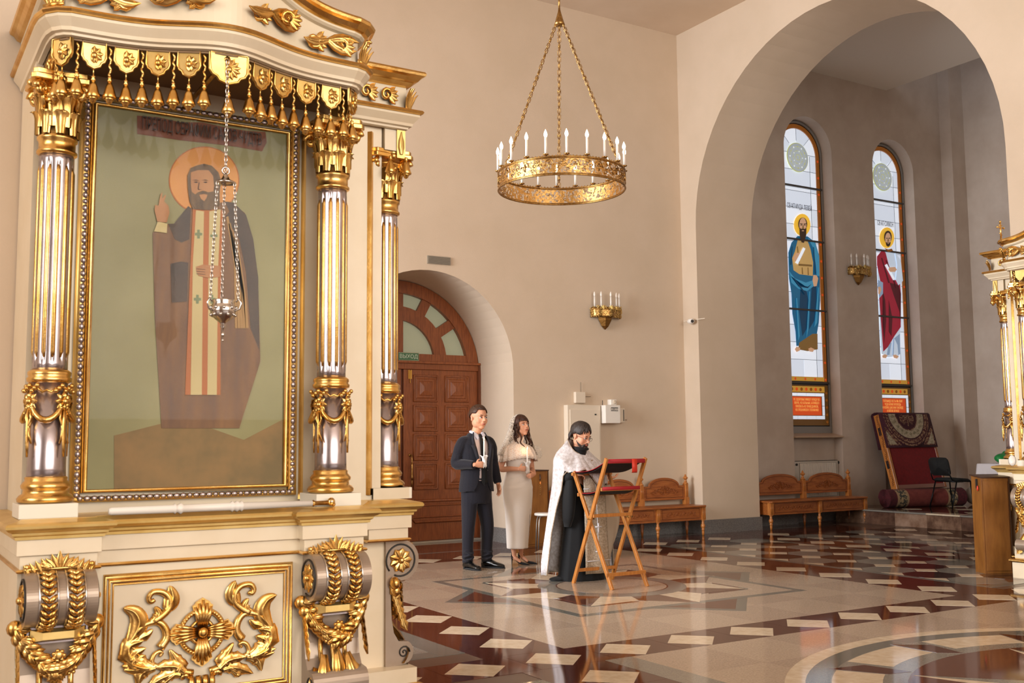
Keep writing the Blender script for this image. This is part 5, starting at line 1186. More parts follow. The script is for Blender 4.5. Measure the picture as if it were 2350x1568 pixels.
# radiator
rd = thing('radiator', 'white panel radiator in the niche behind the carved bench', 'radiator', (14.2, 12.935, .40))
obj('casing', B().box((-.56, -.03, 0), (.56, .03, .655)), mat('radiator_shaded_casing', '#c9c0b4', .45), rd, bevel=.012); obj('groove_shade', B().box((-.43, -.034, .035), (.50, -.028, .625)), mat('radiator_shade', '#8f877c', .6), rd)  # dark sheet and duller casing paint in the shade between the ribs
for i in range(32): obj('rib', B().box((-.42+.028*i, -.056, .04), (-.402+.028*i, -.034, .62)), mat('radiator_white', '#ece4d8', .45), rd)
obj('top_grille', B().box((-.54, -.03, .655), (.54, .02, .662)), DARK, rd); obj('valve', B().lathe([(.02, 0), (.02, .05), (.012, .06)], (-.50, -.05, .60), 10, 'y'), DARK, rd); obj('valve', B().ell((.57, -.02, .62), .03, 10, 6), DARK, rd)
tag(obj('wall_pipe', B().tube([(13.60, 12.93, .02), (13.60, 12.93, 1.42)], .012, 8), mat('pipe_paint', '#8c8178', .5)), 'thin grey heating pipe rising beside the radiator', 'pipe')
# ------------------------------------------------------------------ wood cabinets (folding lectern boxes)
def analoy(root, w, d, h, slope=.03):
    b = B(); b.add([(0, 0, .0), (w, 0, .0), (w, d, .0), (0, d, .0), (0, 0, h-slope), (w, 0, h-slope), (w, d, h), (0, d, h)], [(0, 3, 2, 1), (4, 5, 6, 7), (0, 1, 5, 4), (1, 2, 6, 5), (2, 3, 7, 6), (3, 0, 4, 7)]); obj('carcass', b, BOXW, root, bevel=.004)
    b = B(); b.add([(-.012, -.012, h-slope), (w+.012, -.012, h-slope), (w+.012, d+.012, h+.001), (-.012, d+.012, h+.001), (-.012, -.012, h-slope+.014), (w+.012, -.012, h-slope+.014), (w+.012, d+.012, h+.015), (-.012, d+.012, h+.015)], [(0, 3, 2, 1), (4, 5, 6, 7), (0, 1, 5, 4), (1, 2, 6, 5), (2, 3, 7, 6), (3, 0, 4, 7)]); obj('lid', b, BOXD, root)
    for x in (0, w): obj('edge_strip', B().box((x-.006, -.006, 0), (x+.006, .006, h-slope)), BOXD if x else BOXW, root)
    obj('door', B().box((.02, -.008, .03), (w-.02, 0, h-slope-.03)), BOXW, root, bevel=.002)
a1 = thing('cabinet', 'veneered wooden cabinet with a hanging key tag behind the woman', 'cabinet', (7.70, 12.27, 0)); analoy(a1, .42, .3, 1.03, .0)
obj('key_hook', B().tube([(.28, -.01, .985), (.28, -.02, .93), (.275, -.015, .90)], .009, 5), BOXD, a1); obj('key_tag', B().ell((.28, -.022, .865), (.012, .008, .022), 8, 6), mat('amber_tag', '#d07a30', .3), a1)
kk = B()
for i in range(5): kk.ell((.278+.004*(i % 2), -.015, .83-.03*i), .007, 6, 4)
obj('key_chain', kk, BRASS, a1)
a2 = thing('cabinet', 'tall veneered wooden cabinet standing beside the case at the right edge', 'cabinet', (10.16, 6.96, 0), math.radians(-27)); analoy(a2, .31, .20, 1.03, .02)
obj('red_tag', B().ell((-.012, .05, .90), (.008, .016, .03), 8, 6), mat('red_tag', '#c43a22', .4), a2); obj('hook', B().box((-.02, .06, .90), (-.004, .075, 1.0)), DARK, a2)
# white stool
st = thing('stool', 'round white stool with bent grey steel legs behind the woman', 'stool', (7.90, 12.0, 0))
obj('seat', B().lathe([(.150, .435), (.158, .445), (.158, .462), (.150, .470)], (0, 0, 0), 28), WHITE, st)
for k in range(4):
    a = math.radians(20+90*k); obj('leg', B().tube([(r*math.cos(a), r*math.sin(a), z) for r, z in ((.02, .430), (.10, .430), (.135, .415), (.15, .38), (.16, .30), (.175, 0))], .009, 8), GREYT, st)
# ------------------------------------------------------------------ folding lectern of the priest
LX0, LX1 = 6.165, 6.65
lc = thing('folding_lectern', 'folding beech lectern with a sloping red and black cloth before the priest', 'lectern', (LX0, 8.27, 0))
w = LX1-LX0; D_ = .60
def bar(b, p0, p1, a, c, side=(1, 0, 0)):
    p0, p1 = Vector(p0), Vector(p1); t = (p1-p0).normalized(); s = Vector(side); n = t.cross(s).normalized()
    b.rings([[p+s*i*a/2+n*j*c/2 for i, j in ((-1, -1), (1, -1), (1, 1), (-1, 1))] for p in (p0, p1)], smooth=False)
for x in (0, w):
    b = B(); bar(b, (x, D_, .0), (x, .0, 1.27), .024, .042); obj('leg', b, LECTW, lc, bevel=.003)
    b = B(); xi = x+.026*(1 if x == 0 else -1); bar(b, (xi, -.02, .0), (xi, .60, 1.13), .024, .042); obj('leg', b, LECTW, lc, bevel=.003)
    b = B(); b.lathe([(.008, -.04), (.008, .04)], (x, .28, .67), 8, 'x'); obj('pivot', b, BRASS, lc)
for y, z in ((.02, 1.235), (.585, 1.105)): b = B(); bar(b, (-.01, y, z), (w+.01, y, z), .03, .03, (0, 1, 0)); obj('rail', b, LECTW, lc, bevel=.003)
for y, z in ((.24, .70), (.04, .14), (.53, .14), (.10, .965), (.50, .90)): b = B(); bar(b, (0, y, z), (w, y, z), .022, .034, (0, 1, 0)); obj('rail', b, LECTW, lc, bevel=.003)
def sling(y0, z0, y1, z1, sag, x0, x1): return [[(x, y0+(y1-y0)*t, z0+(z1-z0)*t-sag*math.sin(PI*t)) for x in (x0, x0+.02, (x0+x1)/2, x1-.02, x1)] for t in [i/12 for i in range(13)]]
o = obj('cloth_top', B().grid(sling(.0, 1.262, .60, 1.128, .045, .02, w-.02)), REDC, lc, solid=.004); obj('cloth_underside', B().grid(sling(.005, 1.248, .59, 1.118, .050, .022, w-.022)), BLKC, lc, solid=.003)
obj('cloth_front_band', B().grid([[(x, -.004, z) for x in (.01, w/2, w-.01)] for z in (1.262, 1.222)]), REDC, lc, solid=.006)
obj('lower_cloth_band', B().grid([[(x, .086, z) for x in (.01, w/2, w-.01)] for z in (.99, .955)]), REDC, lc, solid=.005)
obj('lower_cloth', B().grid(sling(.09, .985, .51, .918, .03, .02, w-.02)), REDC, lc, solid=.004); obj('lower_cloth_underside', B().grid(sling(.092, .972, .50, .905, .032, .022, w-.022)), BLKC, lc, solid=.003)
obj('bookmark_ribbon', B().grid([[(w-.18, -.010, z), (w-.115, -.010, z)] for z in (1.262, 1.14)]+[[(w-.17, .01, 1.125), (w-.105, .01, 1.125)]]), mat('bright_red_ribbon', '#c8301c', .5), lc, solid=.002)
# ------------------------------------------------------------------ things on the platform
PZ = .24
rt = B(); n = 40; rr = thing('carpet_roll', 'thick dark red carpet roll with a patterned border lying on the platform', 'carpet', (15.05, 12.18, PZ+.155), math.radians(-14))
core = B(); N_ = 110
pts = [( (.145*(1-i/N_)+.02)*math.cos(i*.33), (.145*(1-i/N_)+.02)*math.sin(i*.33)) for i in range(N_)]
b = B(); b.grid([[(x_, y_, z_) for (y_, z_) in pts] for x_ in (0, 1.62)]); obj('rolled_layers', b, mat('carpet_maroon', '#3d1014', .95, col2='#541820', nscale=30), rr, solid=.007)
for x0, x1, m in ((.015, .16, mat('carpet_maroon', '#3d1014', .95, col2='#541820', nscale=30)), (.16, .20, mat('carpet_tan', '#9a7d5c', .95)), (.20, .36, mat('carpet_pattern', '#3a3a34', .95, col2='#a58c66', nscale=22, ramp=(.48, .56))), (.36, .40, mat('carpet_tan', '#9a7d5c', .95)), (.40, 1.22, mat('carpet_rose', '#7d3a30', .95, col2='#6b2c26', nscale=12)), (1.22, 1.26, mat('carpet_tan', '#9a7d5c', .95)), (1.26, 1.42, mat('carpet_pattern', '#3a3a34', .95)), (1.42, 1.62, mat('carpet_maroon', '#3d1014', .95))):
    obj('outer_band', B().lathe([(.160, x0), (.160, x1)], (0, 0, 0), 32, 'x', cap=False), m, rr)
# leaning platform board with a red felt face
bd = thing('carpet_board', 'carved wooden frame with red felt face leaning under the second window', 'board', (15.42, 12.20, PZ), 0)
tilt = math.atan2(.40, 1.62); Rb = Matrix.Translation((0, 0, .31)) @ Matrix.Rotation(-tilt, 4, 'X')
def BB(): return B(Rb)
Wd, Hh = 1.38, 1.36
obj('felt_face', BB().box((.08, -.0, .06), (Wd-.06, .03, Hh-.02)), REDB, bd)
for x in (0, Wd-.06): obj('side_frame', BB().box((x, -.006, 0), (x+.06, .12, Hh)), BENCHL if x == 0 else BENCHW, bd, bevel=.004)
obj('bottom_frame', BB().box((.06, -.004, 0), (Wd-.06, .10, .07)), mat('dusty_wood', '#94685a', .6), bd); obj('top_frame', BB().box((.06, -.004, Hh-.05), (Wd-.06, .10, Hh)), BENCHW, bd)
b = BB()
for k in range(34): b.tube([(-.006, .045+.022*math.sin(q*1.3+k), .06+.038*k+.012*q) for q in range(4)], .005, 4)
obj('carved_side', b, CARVED, bd)
for z in (.38, .98): obj('hand_slot', BB().box((-.008, .035, z), (.004, .085, z+.14)), BLACK, bd)
# rug draped over the board
rg = thing('rug', 'maroon rug with a cream oval medallion draped over the leaning board', 'rug', (15.42, 12.20, PZ), 0)
RM = mat('rug_maroon', '#35101a', .95, col2='#451724', nscale=40); RC = mat('rug_cream', '#b3a58d', .95, col2='#8e836a', nscale=28, ramp=(.45, .6)); RG = mat('rug_greek_key', '#94745a', .95, col2='#4a1c22', nscale=34, ramp=(.48, .52), kind='noise')
path = [(-.022, Hh-.62-.0), (-.022, Hh-.3), (-.022, Hh), (.0, Hh+.03), (.06, Hh+.04), (.12, Hh+.03), (.145, Hh), (.15, Hh-.35), (.16, Hh-.62)]
obj('rug_ground', BB().grid([[(x, y, z) for x in (-.03, Wd*.5, Wd+.01)] for y, z in path]), RM, rg, solid=.010)
def rp(name, m, pts, n): obj(name, BB().prism(pts, -.028-.0015*n, -.0265-.0015*n, 'y'), m, rg)
xm = Wd/2; zt = Hh+.0
def half(rx, rz, n=28): return [(xm+rx*math.cos(PI+PI*i/n), zt+rz*math.sin(PI+PI*i/n)) for i in range(n+1)]
rp('rug_oval', RG, half(.62, .60), 1); rp('rug_oval', RM, half(.585, .565), 2); rp('rug_oval', RG, half(.565, .545), 3); rp('rug_oval', RM, half(.50, .48), 4); rp('rug_oval', RC, half(.48, .455), 5); rp('rug_oval', RG, half(.30, .31), 6); rp('rug_oval', RM, half(.28, .29), 7)
for s in (-1, 1):
    rp('rug_spandrel', RG, [(xm+s*.66, Hh-.58), (xm+s*.30, Hh-.58), (xm+s*.66, Hh-.22)], 1); rp('rug_spandrel', RC, [(xm+s*.63, Hh-.56), (xm+s*.42, Hh-.56), (xm+s*.63, Hh-.32)], 2)
b = BB()
for s in (-1, 1):
    for k in range(6): b.leaf([(xm+s*(.03+.03*k)*(1+0*t), -.0405, zt-.01-.03*k*0-(.05+.15*math.sin(.6+.35*k))*t-.0) for t in (0, .4, .7, 1)], .016, .003, (0, -1, 0))
b.leaf([(xm, -.0405, zt-.02-.24*t) for t in (0, .4, .7, 1)], .03, .003, (0, -1, 0)); obj('rug_eagle', b, RG, rg)
for a in range(11):
    t = PI+PI*(a+.5)/11; obj('rug_scroll', BB().tube([(xm+.39*math.cos(t)+.035*(1-q/12)*math.cos(q*.6), -.037, zt+.38*math.sin(t)+.035*(1-q/12)*math.sin(q*.6)) for q in range(11)], .005, 4), mat('rug_olive', '#7d745a', .95), rg)
# office chair
oc = thing('chair', 'black upholstered visitor chair with steel tube legs on the platform', 'chair', (16.02, 11.52, PZ), math.radians(80)); oc.scale = (1.07, 1.07, 1.07)
b = B(); b.rings([[(x*f, y*f+.0, z) for x, y in arc((0, 0), 1, 0, 345, 23)] for f, z in ((0, .425), (1, .43), (1.02, .455), (.9, .475), (0, .482))]); b.v = [(max(-.225, min(.225, x*.27)), max(-.21, min(.21, y*.26)), z-.02*max(0, -y)) for x, y, z in b.v]; obj('seat', b, BLKC, oc)
b = B(Matrix.Translation((0, .235, .66)) @ Matrix.Rotation(math.radians(-12), 4, 'X')); P = [(max(-.215, min(.215, .26*math.cos(a))), max(-.15, min(.15, .19*math.sin(a)))) for a in [2*PI*i/28 for i in range(28)]]
b.rings([[(x*f, y-.02*(1-(x/.215)**2)+0, z*f) for x, z in P] for f, y in ((0, .0), (.97, .002), (1, .015), (.95, .035), (0, .045))]); obj('backrest', b, BLKC, oc)
for s in (-1, 1):
    obj('leg', B().tube([(s*.23, -.20, 0), (s*.22, -.16, .43), (s*.21, -.13, .435)], .011, 8), STEEL, oc)
    obj('leg', B().tube([(s*.24, .26, 0), (s*.225, .13, .42)], .011, 8), STEEL, oc)
    obj('back_support', B().tube([(s*.215, -.02, .42), (s*.22, .12, .42), (s*.21, .20, .45), (s*.20, .235, .52), (s*.19, .26, .62)], .010, 8), STEEL, oc)
for y in (-.14, .13): obj('seat_rail', B().tube([(-.22, y, .42), (.22, y, .42)], .010, 8), STEEL, oc)
# table with a white cloth, green bag
tb = thing('side_table', 'table under a long white cloth at the far side of the platform', 'table', (15.15, 9.90, PZ)); tb.scale = (.85, .75, 1.045)
for x in (0, 1.0):
    for y in (0, .6): obj('leg', B().box((x-.02+.02, y, 0), (x+.04, y+.04, .72)), BOXW, tb)
obj('table_top', B().box((-.03, -.03, .72), (1.05, .66, .745)), BOXW, tb)
b = B(); per = []
for i in range(96):
    t = i/96*4; k = int(t); f = t-k
    c = [(-.045, -.045), (1.065, -.045), (1.065, .675), (-.045, .675)]; p, q = c[k], c[(k+1) % 4]; per.append((p[0]+(q[0]-p[0])*f, p[1]+(q[1]-p[1])*f))
cx_, cy_ = .51, .315
b.rings([[(cx_+(x-cx_)*s+.012*fl*math.sin(i*1.1), cy_+(y-cy_)*s+.012*fl*math.cos(i*1.3), z) for i, (x, y) in enumerate(per)] for s, z, fl in ((0, .752, 0), (.98, .752, 0), (1, .742, 0), (1.03, .6, .6), (1.08, .3, 1.4), (1.1, .14, 1.8))], cap=False)
tc = tag(obj('tablecloth', b, TCLOTH, loc=(15.15, 9.90, PZ)), 'long white cloth hanging in folds over the far side table', 'tablecloth'); tc.scale = (.85, .75, 1.045)
b = B(); b.ell((0, 0, .08), (.19, .12, .08), 14, 8).ell((.10, .02, .14), (.09, .06, .06), 10, 6).ell((-.10, -.02, .06), (.09, .08, .06), 10, 6).ell((.13, 0, .18), (.03, .03, .04), 8, 6); me = remesh(b, 'plastic_bag', .012, 2); tag(obj('plastic_bag', me, GREENB, loc=(15.52, 10.2, 1.028)), 'crumpled bright green bag on the white tablecloth', 'bag')
bg = B(); bg.ell((0, 0, .17), (.20, .14, .17), 14, 10).ell((.08, .03, .26), (.12, .09, .10), 10, 6); tag(obj('white_sack', remesh(bg, 'white_sack', .02, 3), mat('sack_plastic', '#a9a296', .4, alpha=.85), loc=(16.95, 11.75, PZ)), 'crumpled translucent sack on the platform behind the black chair', 'sack')
tag(obj('wooden_crate', B().box((17.2, 11.2, PZ), (17.8, 11.5, PZ+.14)), mat('crate_brown', '#463127', .6), bevel=.004), 'low dark box on the platform at the foot of the pillar', 'box')
# ------------------------------------------------------------------ people
def ell_ring(c, rx, ry, n=28, p=2.2, fold=0, fk=9, ph=0.):
    out = []
    for i in range(n):
        a = 2*PI*i/n; ca, sa = math.cos(a), math.sin(a); k = (abs(ca)**p+abs(sa)**p)**(-1/p); f = 1+fold*math.sin(fk*a+ph)
        out.append((c[0]+rx*ca*k*f, c[1]+ry*sa*k*f, c[2]))
    return out
def torso(b, secs, n=28, **k):   # (z, cx, cy, rx, ry)
    b.rings([ell_ring((cx, cy, z), rx, ry, n, **k) for z, cx, cy, rx, ry in secs]); return b
def limb(b, pts, r, n=14): return b.tube(smooth_pts(pts, 4), interp(r, 4), n)
def smooth_pts(p, n):
    P = [Vector(v) for v in p]; out = []
    for i in range(len(P)-1):
        a, b1, c, d = P[max(0, i-1)], P[i], P[i+1], P[min(len(P)-1, i+2)]
        for k in range(n):
            t = k/n; out.append(.5*((2*b1)+(-a+c)*t+(2*a-5*b1+4*c-d)*t*t+(-a+3*b1-3*c+d)*t**3))
    return out+[P[-1]]
def interp(r, n):
    out = []
    for i in range(len(r)-1):
        for k in range(n): out.append(r[i]+(r[i+1]-r[i])*k/n)
    return out+[r[-1]]
def head_solid(b0, M, fem=False, full=0.):
    b = B(M)
    b.ell((0, .012, .030), (.075, .096, .086), 24, 18)
    b.ell((0, -.022, -.030), (.061+full, .064, .078), 18, 12)
    b.ell((0, -.050, -.094), (.026+full*.6, .026, .020), 12, 8)
    for s in (-1, 1):
        b.ell((s*(.033+full*.5), -.050, -.030), (.028+full*.4, .028, .036), 12, 8)
        b.ell((s*.030, -.079, .022), (.024, .010, .008), 10, 6)
        b.ell((s*.009, -.094, -.030), (.008, .009, .007), 8, 6)
        b.ell((s*(.075+full*.7), .010, -.008), (.008, .018, .030), 10, 8, Matrix.Rotation(s*.3, 3, 'Z'))
        b.ell((s*(.036+full*.5), -.004, -.046), (.031+full*.5, .052, .052), 14, 10)
    b.tube([(0, -.082, .018), (0, -.096, -.006), (0, -.108, -.026), (0, -.098, -.036)], [.008, .010, .013, .007], 8)
    b.ell((0, -.080, -.050), (.024, .013, .016), 10, 6); b.ell((0, -.088, -.056), (.021, .009, .006), 10, 6); b.ell((0, -.084, -.067), (.018, .010, .006), 10, 6)
    b0.v += []; o = len(b0.v); b0.v += b.v; b0.f += [tuple(i+o for i in f) for f in b.f]; b0.s += b.s
def skull_y(x, z, off=.0): return .012-(.096+off)*math.sqrt(max(.02, 1-(x/(.075+off))**2-((z-.03)/(.086+off))**2))
def face_parts(M, root, iris=EYED, lip=LIP, brow=HAIRB, up=0.):
    for s in (-1, 1):
        e = obj('eye', B(M).ell((s*.030, -.0765, .002), (.0135, .010, .0088), 12, 8), EYEW, root)
        obj('iris', B(M).ell((s*.030+.0015, -.0860, .0025+up), (.0058, .0022, .0058), 10, 6), iris, e)
        obj('eyelid', B(M).tube([(s*(.030+.0145*q), -.0842+.006*q*q, .0085-.0055*q*q) for q in (-1, -.6, -.2, .2, .6, 1)], [.0015, .0028, .0032, .0032, .0028, .0015], 5), HAIRD if up else brow, e)
        obj('eyebrow', B(M).tube([(s*.012, -.0895, .021), (s*.026, -.0888, .0265), (s*.042, -.0815, .025), (s*.052, -.072, .020)], [.0022, .0034, .003, .001], 6), brow, root)
    obj('lips', B(M).tube([(-.021, -.0850, -.0600), (-.010, -.0950, -.0585), (0, -.0968, -.0600), (.010, -.0950, -.0585), (.021, -.0850, -.0600)], [.001, .0042, .0045, .0042, .001], 6).tube([(-.018, -.0850, -.0635), (-.008, -.0935, -.0665), (.008, -.0935, -.0665), (.018, -.0850, -.0635)], [.001, .0042, .0042, .001], 6), lip, root)
def hair_cap(M, root, m, front, side, back, th=.012, wav=.0, name='hair', sx=1.):
    """front/side/back: how far down (polar degrees) the hair reaches"""
    b = B(M); rows = []; n = 48
    for k in range(13):
        row = []
        for i in range(n+1):
            a = 2*PI*i/n; fr = max(0, -math.sin(a)); bk = max(0, math.sin(a)); lim = side*(1-fr**1.5-bk)+front*fr**1.5+back*bk if fr > 0 else side*(1-bk)+back*bk
            lim = side+(front-side)*(min(1, max(0, (fr-.55)/.25)))+(back-side)*bk**.8
            t = math.radians(lim)*k/12; r = 1+th/.08*(1-.5*(k/12)**3)+wav*math.sin(11*a+k*.7)
            row.append((.0765*sx*r*math.sin(t)*math.cos(a), .014+.098*r*math.sin(t)*math.sin(a), .030+.088*r*math.cos(t)))
        rows.append(row)
    b.grid(rows); return obj(name, b, m, root, solid=.010, recalc=True)
def hand(b0, M, side, curl=(.5, .6, .4), thumb=.4, s=1., spread=.06):
    b = B(M @ Matrix.Scale(s, 4))
    b.tube([(0, 0, .02), (0, 0, 0), (0, .0, -.03), (side*.002, 0, -.065), (side*.002, 0, -.088)], [.025, .026, .036, .040, .036], 12, ry=[.020, .018, .016, .015, .012], up=(0, 1, 0))
    for k, (x, L) in enumerate(((.030, .068), (.0105, .077), (-.0095, .072), (-.029, .057))):
        x *= side; p = Vector((x, 0, -.082+.004*abs(k-1))); ang = .08; pts = [p]; lat = spread*(x/.03)
        for j, f in enumerate((.46, .30, .24)):
            ang += curl[j]; d = Vector((lat, -math.sin(ang), -math.cos(ang))).normalized(); p = p+d*(L*f); pts.append(p)
        b.tube(smooth_pts(pts, 3), interp([.0088, .0084, .0076, .0060], 3), 8)
    p = Vector((side*.026, -.004, -.018)); d = [Vector((side*.75, -.35-thumb*.3, -.6)), Vector((side*.45, -.4-thumb*.4, -.8)), Vector((side*.1, -.5-thumb*.5, -.8))]; pts = [p]
    for L, v in zip((.036, .030, .024), d): p = p+v.normalized()*L; pts.append(p)
    b.tube(smooth_pts(pts, 3), interp([.014, .012, .0100, .0075], 3), 8)
    o = len(b0.v); b0.v += b.v; b0.f += [tuple(i+o for i in f) for f in b.f]; b0.s += b.s
def MX(o, x, y, z): return Matrix(((x[0], y[0], z[0], o[0]), (x[1], y[1], z[1], o[1]), (x[2], y[2], z[2], o[2]), (0, 0, 0, 1)))
def frame(o, dirv, palm):
    """hand frame: fingers along dirv, palm facing `palm`"""
    z = -Vector(dirv).normalized(); y = -Vector(palm); y = (y-z*y.dot(z)).normalized(); x = y.cross(z); return MX(o, x, y, z)
def headM(c, yaw, pitch, s=1., roll=0): return Matrix.Translation(c) @ Matrix.Rotation(math.radians(yaw), 4, 'Z') @ Matrix.Rotation(math.radians(pitch), 4, 'X') @ Matrix.Rotation(math.radians(roll), 4, 'Y') @ Matrix.Scale(s, 4)
def candle_set(loc, h, label_c, label_n):
    cd = thing('lit_candle', label_c, 'candle', loc)
    obj('wax', B().lathe([(.0085, -.10), (.0085, h)], (0, 0, 0), 12), WAX, cd); obj('wick', B().tube([(0, 0, h), (0, 0, h+.008)], .0012, 5), DARK, cd)
    obj('flame', B().lathe([(.001, h+.004), (.0055, h+.012), (.0062, h+.020), (.0035, h+.032), (.0005, h+.044)], (0, 0, 0), 10), FLAME, cd)
    b = B(); n = 30; rows = []
    for z, r in ((-.115, .016), (-.09, .026), (-.05, .022), (-.02, .020), (.0, .028), (.018, .042)): rows.append([(r*(1+.22*math.sin(5*2*PI*i/n+z*40))*math.cos(2*PI*i/n), r*(1+.22*math.sin(5*2*PI*i/n+z*40))*math.sin(2*PI*i/n), z+.008*math.sin(3*2*PI*i/n)) for i in range(n+1)])
    tag(obj('napkin', b.grid(rows), NAPKIN, loc=loc, solid=.002), label_n, 'napkin')
    L = bpy.data.lights.new('candle_light', 'POINT'); L.energy = .35; L.color = (1, .6, .3); L.shadow_soft_size = .02; lo = bpy.data.objects.new('candle_light', L); COL.objects.link(lo); lo.parent = cd; lo.location = (0, 0, h+.03)
def cutfaces(me, test):
    bm = bmesh.new(); bm.from_mesh(me); kill = [f for f in bm.faces if test(f.calc_center_median())]; bmesh.ops.delete(bm, geom=kill, context='FACES'); bm.to_mesh(me); bm.free()
def shade(me):
    me.polygons.foreach_set('use_smooth', [True]*len(me.polygons)); return me
# ---- the man in the dark suit
MO = Vector((5.985, 10.52, 0)); mn = thing('person', 'man in a dark navy suit and black tie holding a lit candle', 'person', MO)
def ML(px, py, y): return at(px, py, 1, MO.y+y)-MO
HC = Vector((.010, -.03, 1.722)); HM = headM(HC, 4, 2, 1.16)
hr = ML(1104, 1066, -.24); candle = ML(1114, 1050, -.235)
sR, sL = Vector((-.185, .02, 1.475)), Vector((.185, .02, 1.475)); eR = Vector((-.243, .06, 1.195)); eL = Vector((.240, .045, 1.195)); wR = hr+Vector((-.07, .02, -.005)); wL = Vector((.262, -.03, .955))
b = B(); head_solid(b, HM, full=.006)
b.tube([HC+Vector((0, .02, -.04)), HC+Vector((0, .025, -.11)), (0, .03, 1.52), (0, .03, 1.44)], [.050, .058, .062, .08], 16)
torso(b, [(.88, 0, .02, .13, .09), (1.0, 0, .02, .125, .09), (1.15, 0, .02, .125, .09), (1.3, 0, .02, .14, .095), (1.42, 0, .025, .15, .085), (1.49, 0, .03, .10, .06)])
for a_, e_, w_ in ((sR, eR, wR), (sL, eL, wL)): limb(b, [Vector((a_.x*.72, .03, 1.42)), a_*.5+e_*.5, e_, e_*.5+w_*.5, w_], [.030, .040, .036, .033, .026])
hand(b, frame(wR+Vector((.012, 0, 0)), (.97, -.12, .02), (0.05, 1, -.1)), -1, (.75, .75, .5), .5, .98); hand(b, frame(wL, (.10, -.18, -1), (-1, -.1, 0)), 1, (.25, .3, .25), .1, 1.0)
fL, fR = Vector((-.12, -.0, 0)), Vector((.13, .0, 0))
kL, kR = Vector((-.125, -.01, .49)), Vector((.125, -.01, .49))
for s, k_, f_ in ((-1, kL, fL), (1, kR, fR)): limb(b, [(s*.085, .02, .92), (s*.10, .01, .72), k_, k_*.5+f_*.5+Vector((0, .03, .04)), f_+Vector((0, .03, .09)), f_+Vector((0, .025, .06)), f_+Vector((0, .0, .045))], [.085, .075, .052, .048, .034, .026, .014])
obj('body', shade(remesh(b, 'body', .0052, 6)), SKIN, mn)
face_parts(HM, mn, brow=HAIRB); hair_cap(HM, mn, HAIRB, 47, 82, 118, .010, .01)
b = B(HM)
for k in range(-5, 6): b.tube([(.0115*k, skull_y(.0115*k, z, .006), z) for z in (.112, .102, .090, .078)], [.006, .009, .007, .002], 6)
obj('fringe', b, HAIRB, mn)
b = B(); torso(b, [(1.0, 0, .0, .150, .122), (1.15, 0, .0, .158, .128), (1.3, 0, .005, .165, .122), (1.42, 0, .015, .16, .10), (1.50, 0, .025, .10, .075), (1.53, 0, .03, .07, .066)]); o = obj('shirt', shade(remesh(b, 'shirt', .008, 3)), SHIRT, mn)
b = B()
for s in (-1, 1): b.add([(s*.004, -.062, 1.515), (s*.060, -.035, 1.562), (s*.070, .02, 1.568), (s*.073, .02, 1.545), (s*.070, -.060, 1.520), (s*.040, -.098, 1.468)], [(0, 1, 4, 5), (1, 2, 3, 4)])
b.tube([(.066*math.cos(a), .012+.062*math.sin(a), 1.545-.014*math.sin(-a)) for a in [math.radians(-60+30*i) for i in range(11)]], .012, 6, ry=.026); obj('shirt_collar', b, mat('pale_blue_collar', '#c6c8d8', .7), mn, solid=.004)
for i in range(5): obj('button', B().ell((.035, -.126+.0*i, 1.34-.085*i), (.005, .003, .005), 8, 5), WHITE, o)
b = B(); P = [(1.535, .016, -.070), (1.505, .024, -.085), (1.495, .015, -.092), (1.40, .024, -.118), (1.25, .032, -.138), (1.08, .036, -.142), (.985, .040, -.140), (.945, .004, -.138)]
b.rings([[(c_-w_, y_, z_), (c_, y_-.006, z_), (c_+w_, y_, z_), (c_, y_+.004, z_)] for (z_, w_, y_), c_ in zip(P, (0, 0, 0, .004, .010, .016, .018, .018))], smooth=False); obj('tie', b, BLACK, mn)
b = B(); torso(b, [(.875, 0, .02, .212, .150), (.95, 0, .02, .205, .150), (1.05, 0, .015, .190, .145), (1.18, 0, .01, .187, .145), (1.32, 0, .01, .200, .142), (1.42, 0, .015, .205, .118), (1.475, 0, .025, .175, .095), (1.515, 0, .03, .115, .08), (1.545, 0, .035, .085, .073)])
for a_, e_, w_ in ((sR, eR, wR), (sL, eL, wL)):
    d = (w_-e_).normalized(); sg = -1 if a_.x < 0 else 1; limb(b, [Vector((sg*.12, .025, 1.455)), Vector((sg*.170, .025, 1.435)), Vector((sg*.205, .03, 1.37)), a_*.4+e_*.6+Vector((0, .005, 0)), e_, e_*.5+w_*.5, w_-d*.012], [.060, .070, .070, .064, .060, .053, .044])
    for q in (.45, .62, .8): c_ = e_+(a_-e_)*q*.4; b.tube([c_+Vector((math.cos(t)*.060, math.sin(t)*.060, .008*math.sin(t*2))) for t in [2*PI*i/10 for i in range(10)]], .007, 5, closed=True)
me = remesh(b, 'jacket', .0075, 3)
def wopen(z):
    P = [(.85, .125), (.90, .105), (.95, .075), (1.02, .055), (1.12, .045), (1.25, .064), (1.38, .084), (1.46, .094), (1.52, .088), (1.6, .08)]
    for (a, u), (c, v) in zip(P, P[1:]):
        if z <= c: return u+(v-u)*max(0, (z-a))/(c-a)
    return .08
cutfaces(me, lambda p: p.y < -.02 and abs(p.x-.008) < wopen(p.z) and p.z > .8 and not (p.x < -.02 and (p-wR).length < .09) and p.y > -.175)
cutfaces(me, lambda p: p.z < .885 and math.hypot(p.x, p.y) < .19 and p.z < .882)
jk = obj('jacket', shade(me), SUIT, mn, solid=.005, recalc=False)
b = B()
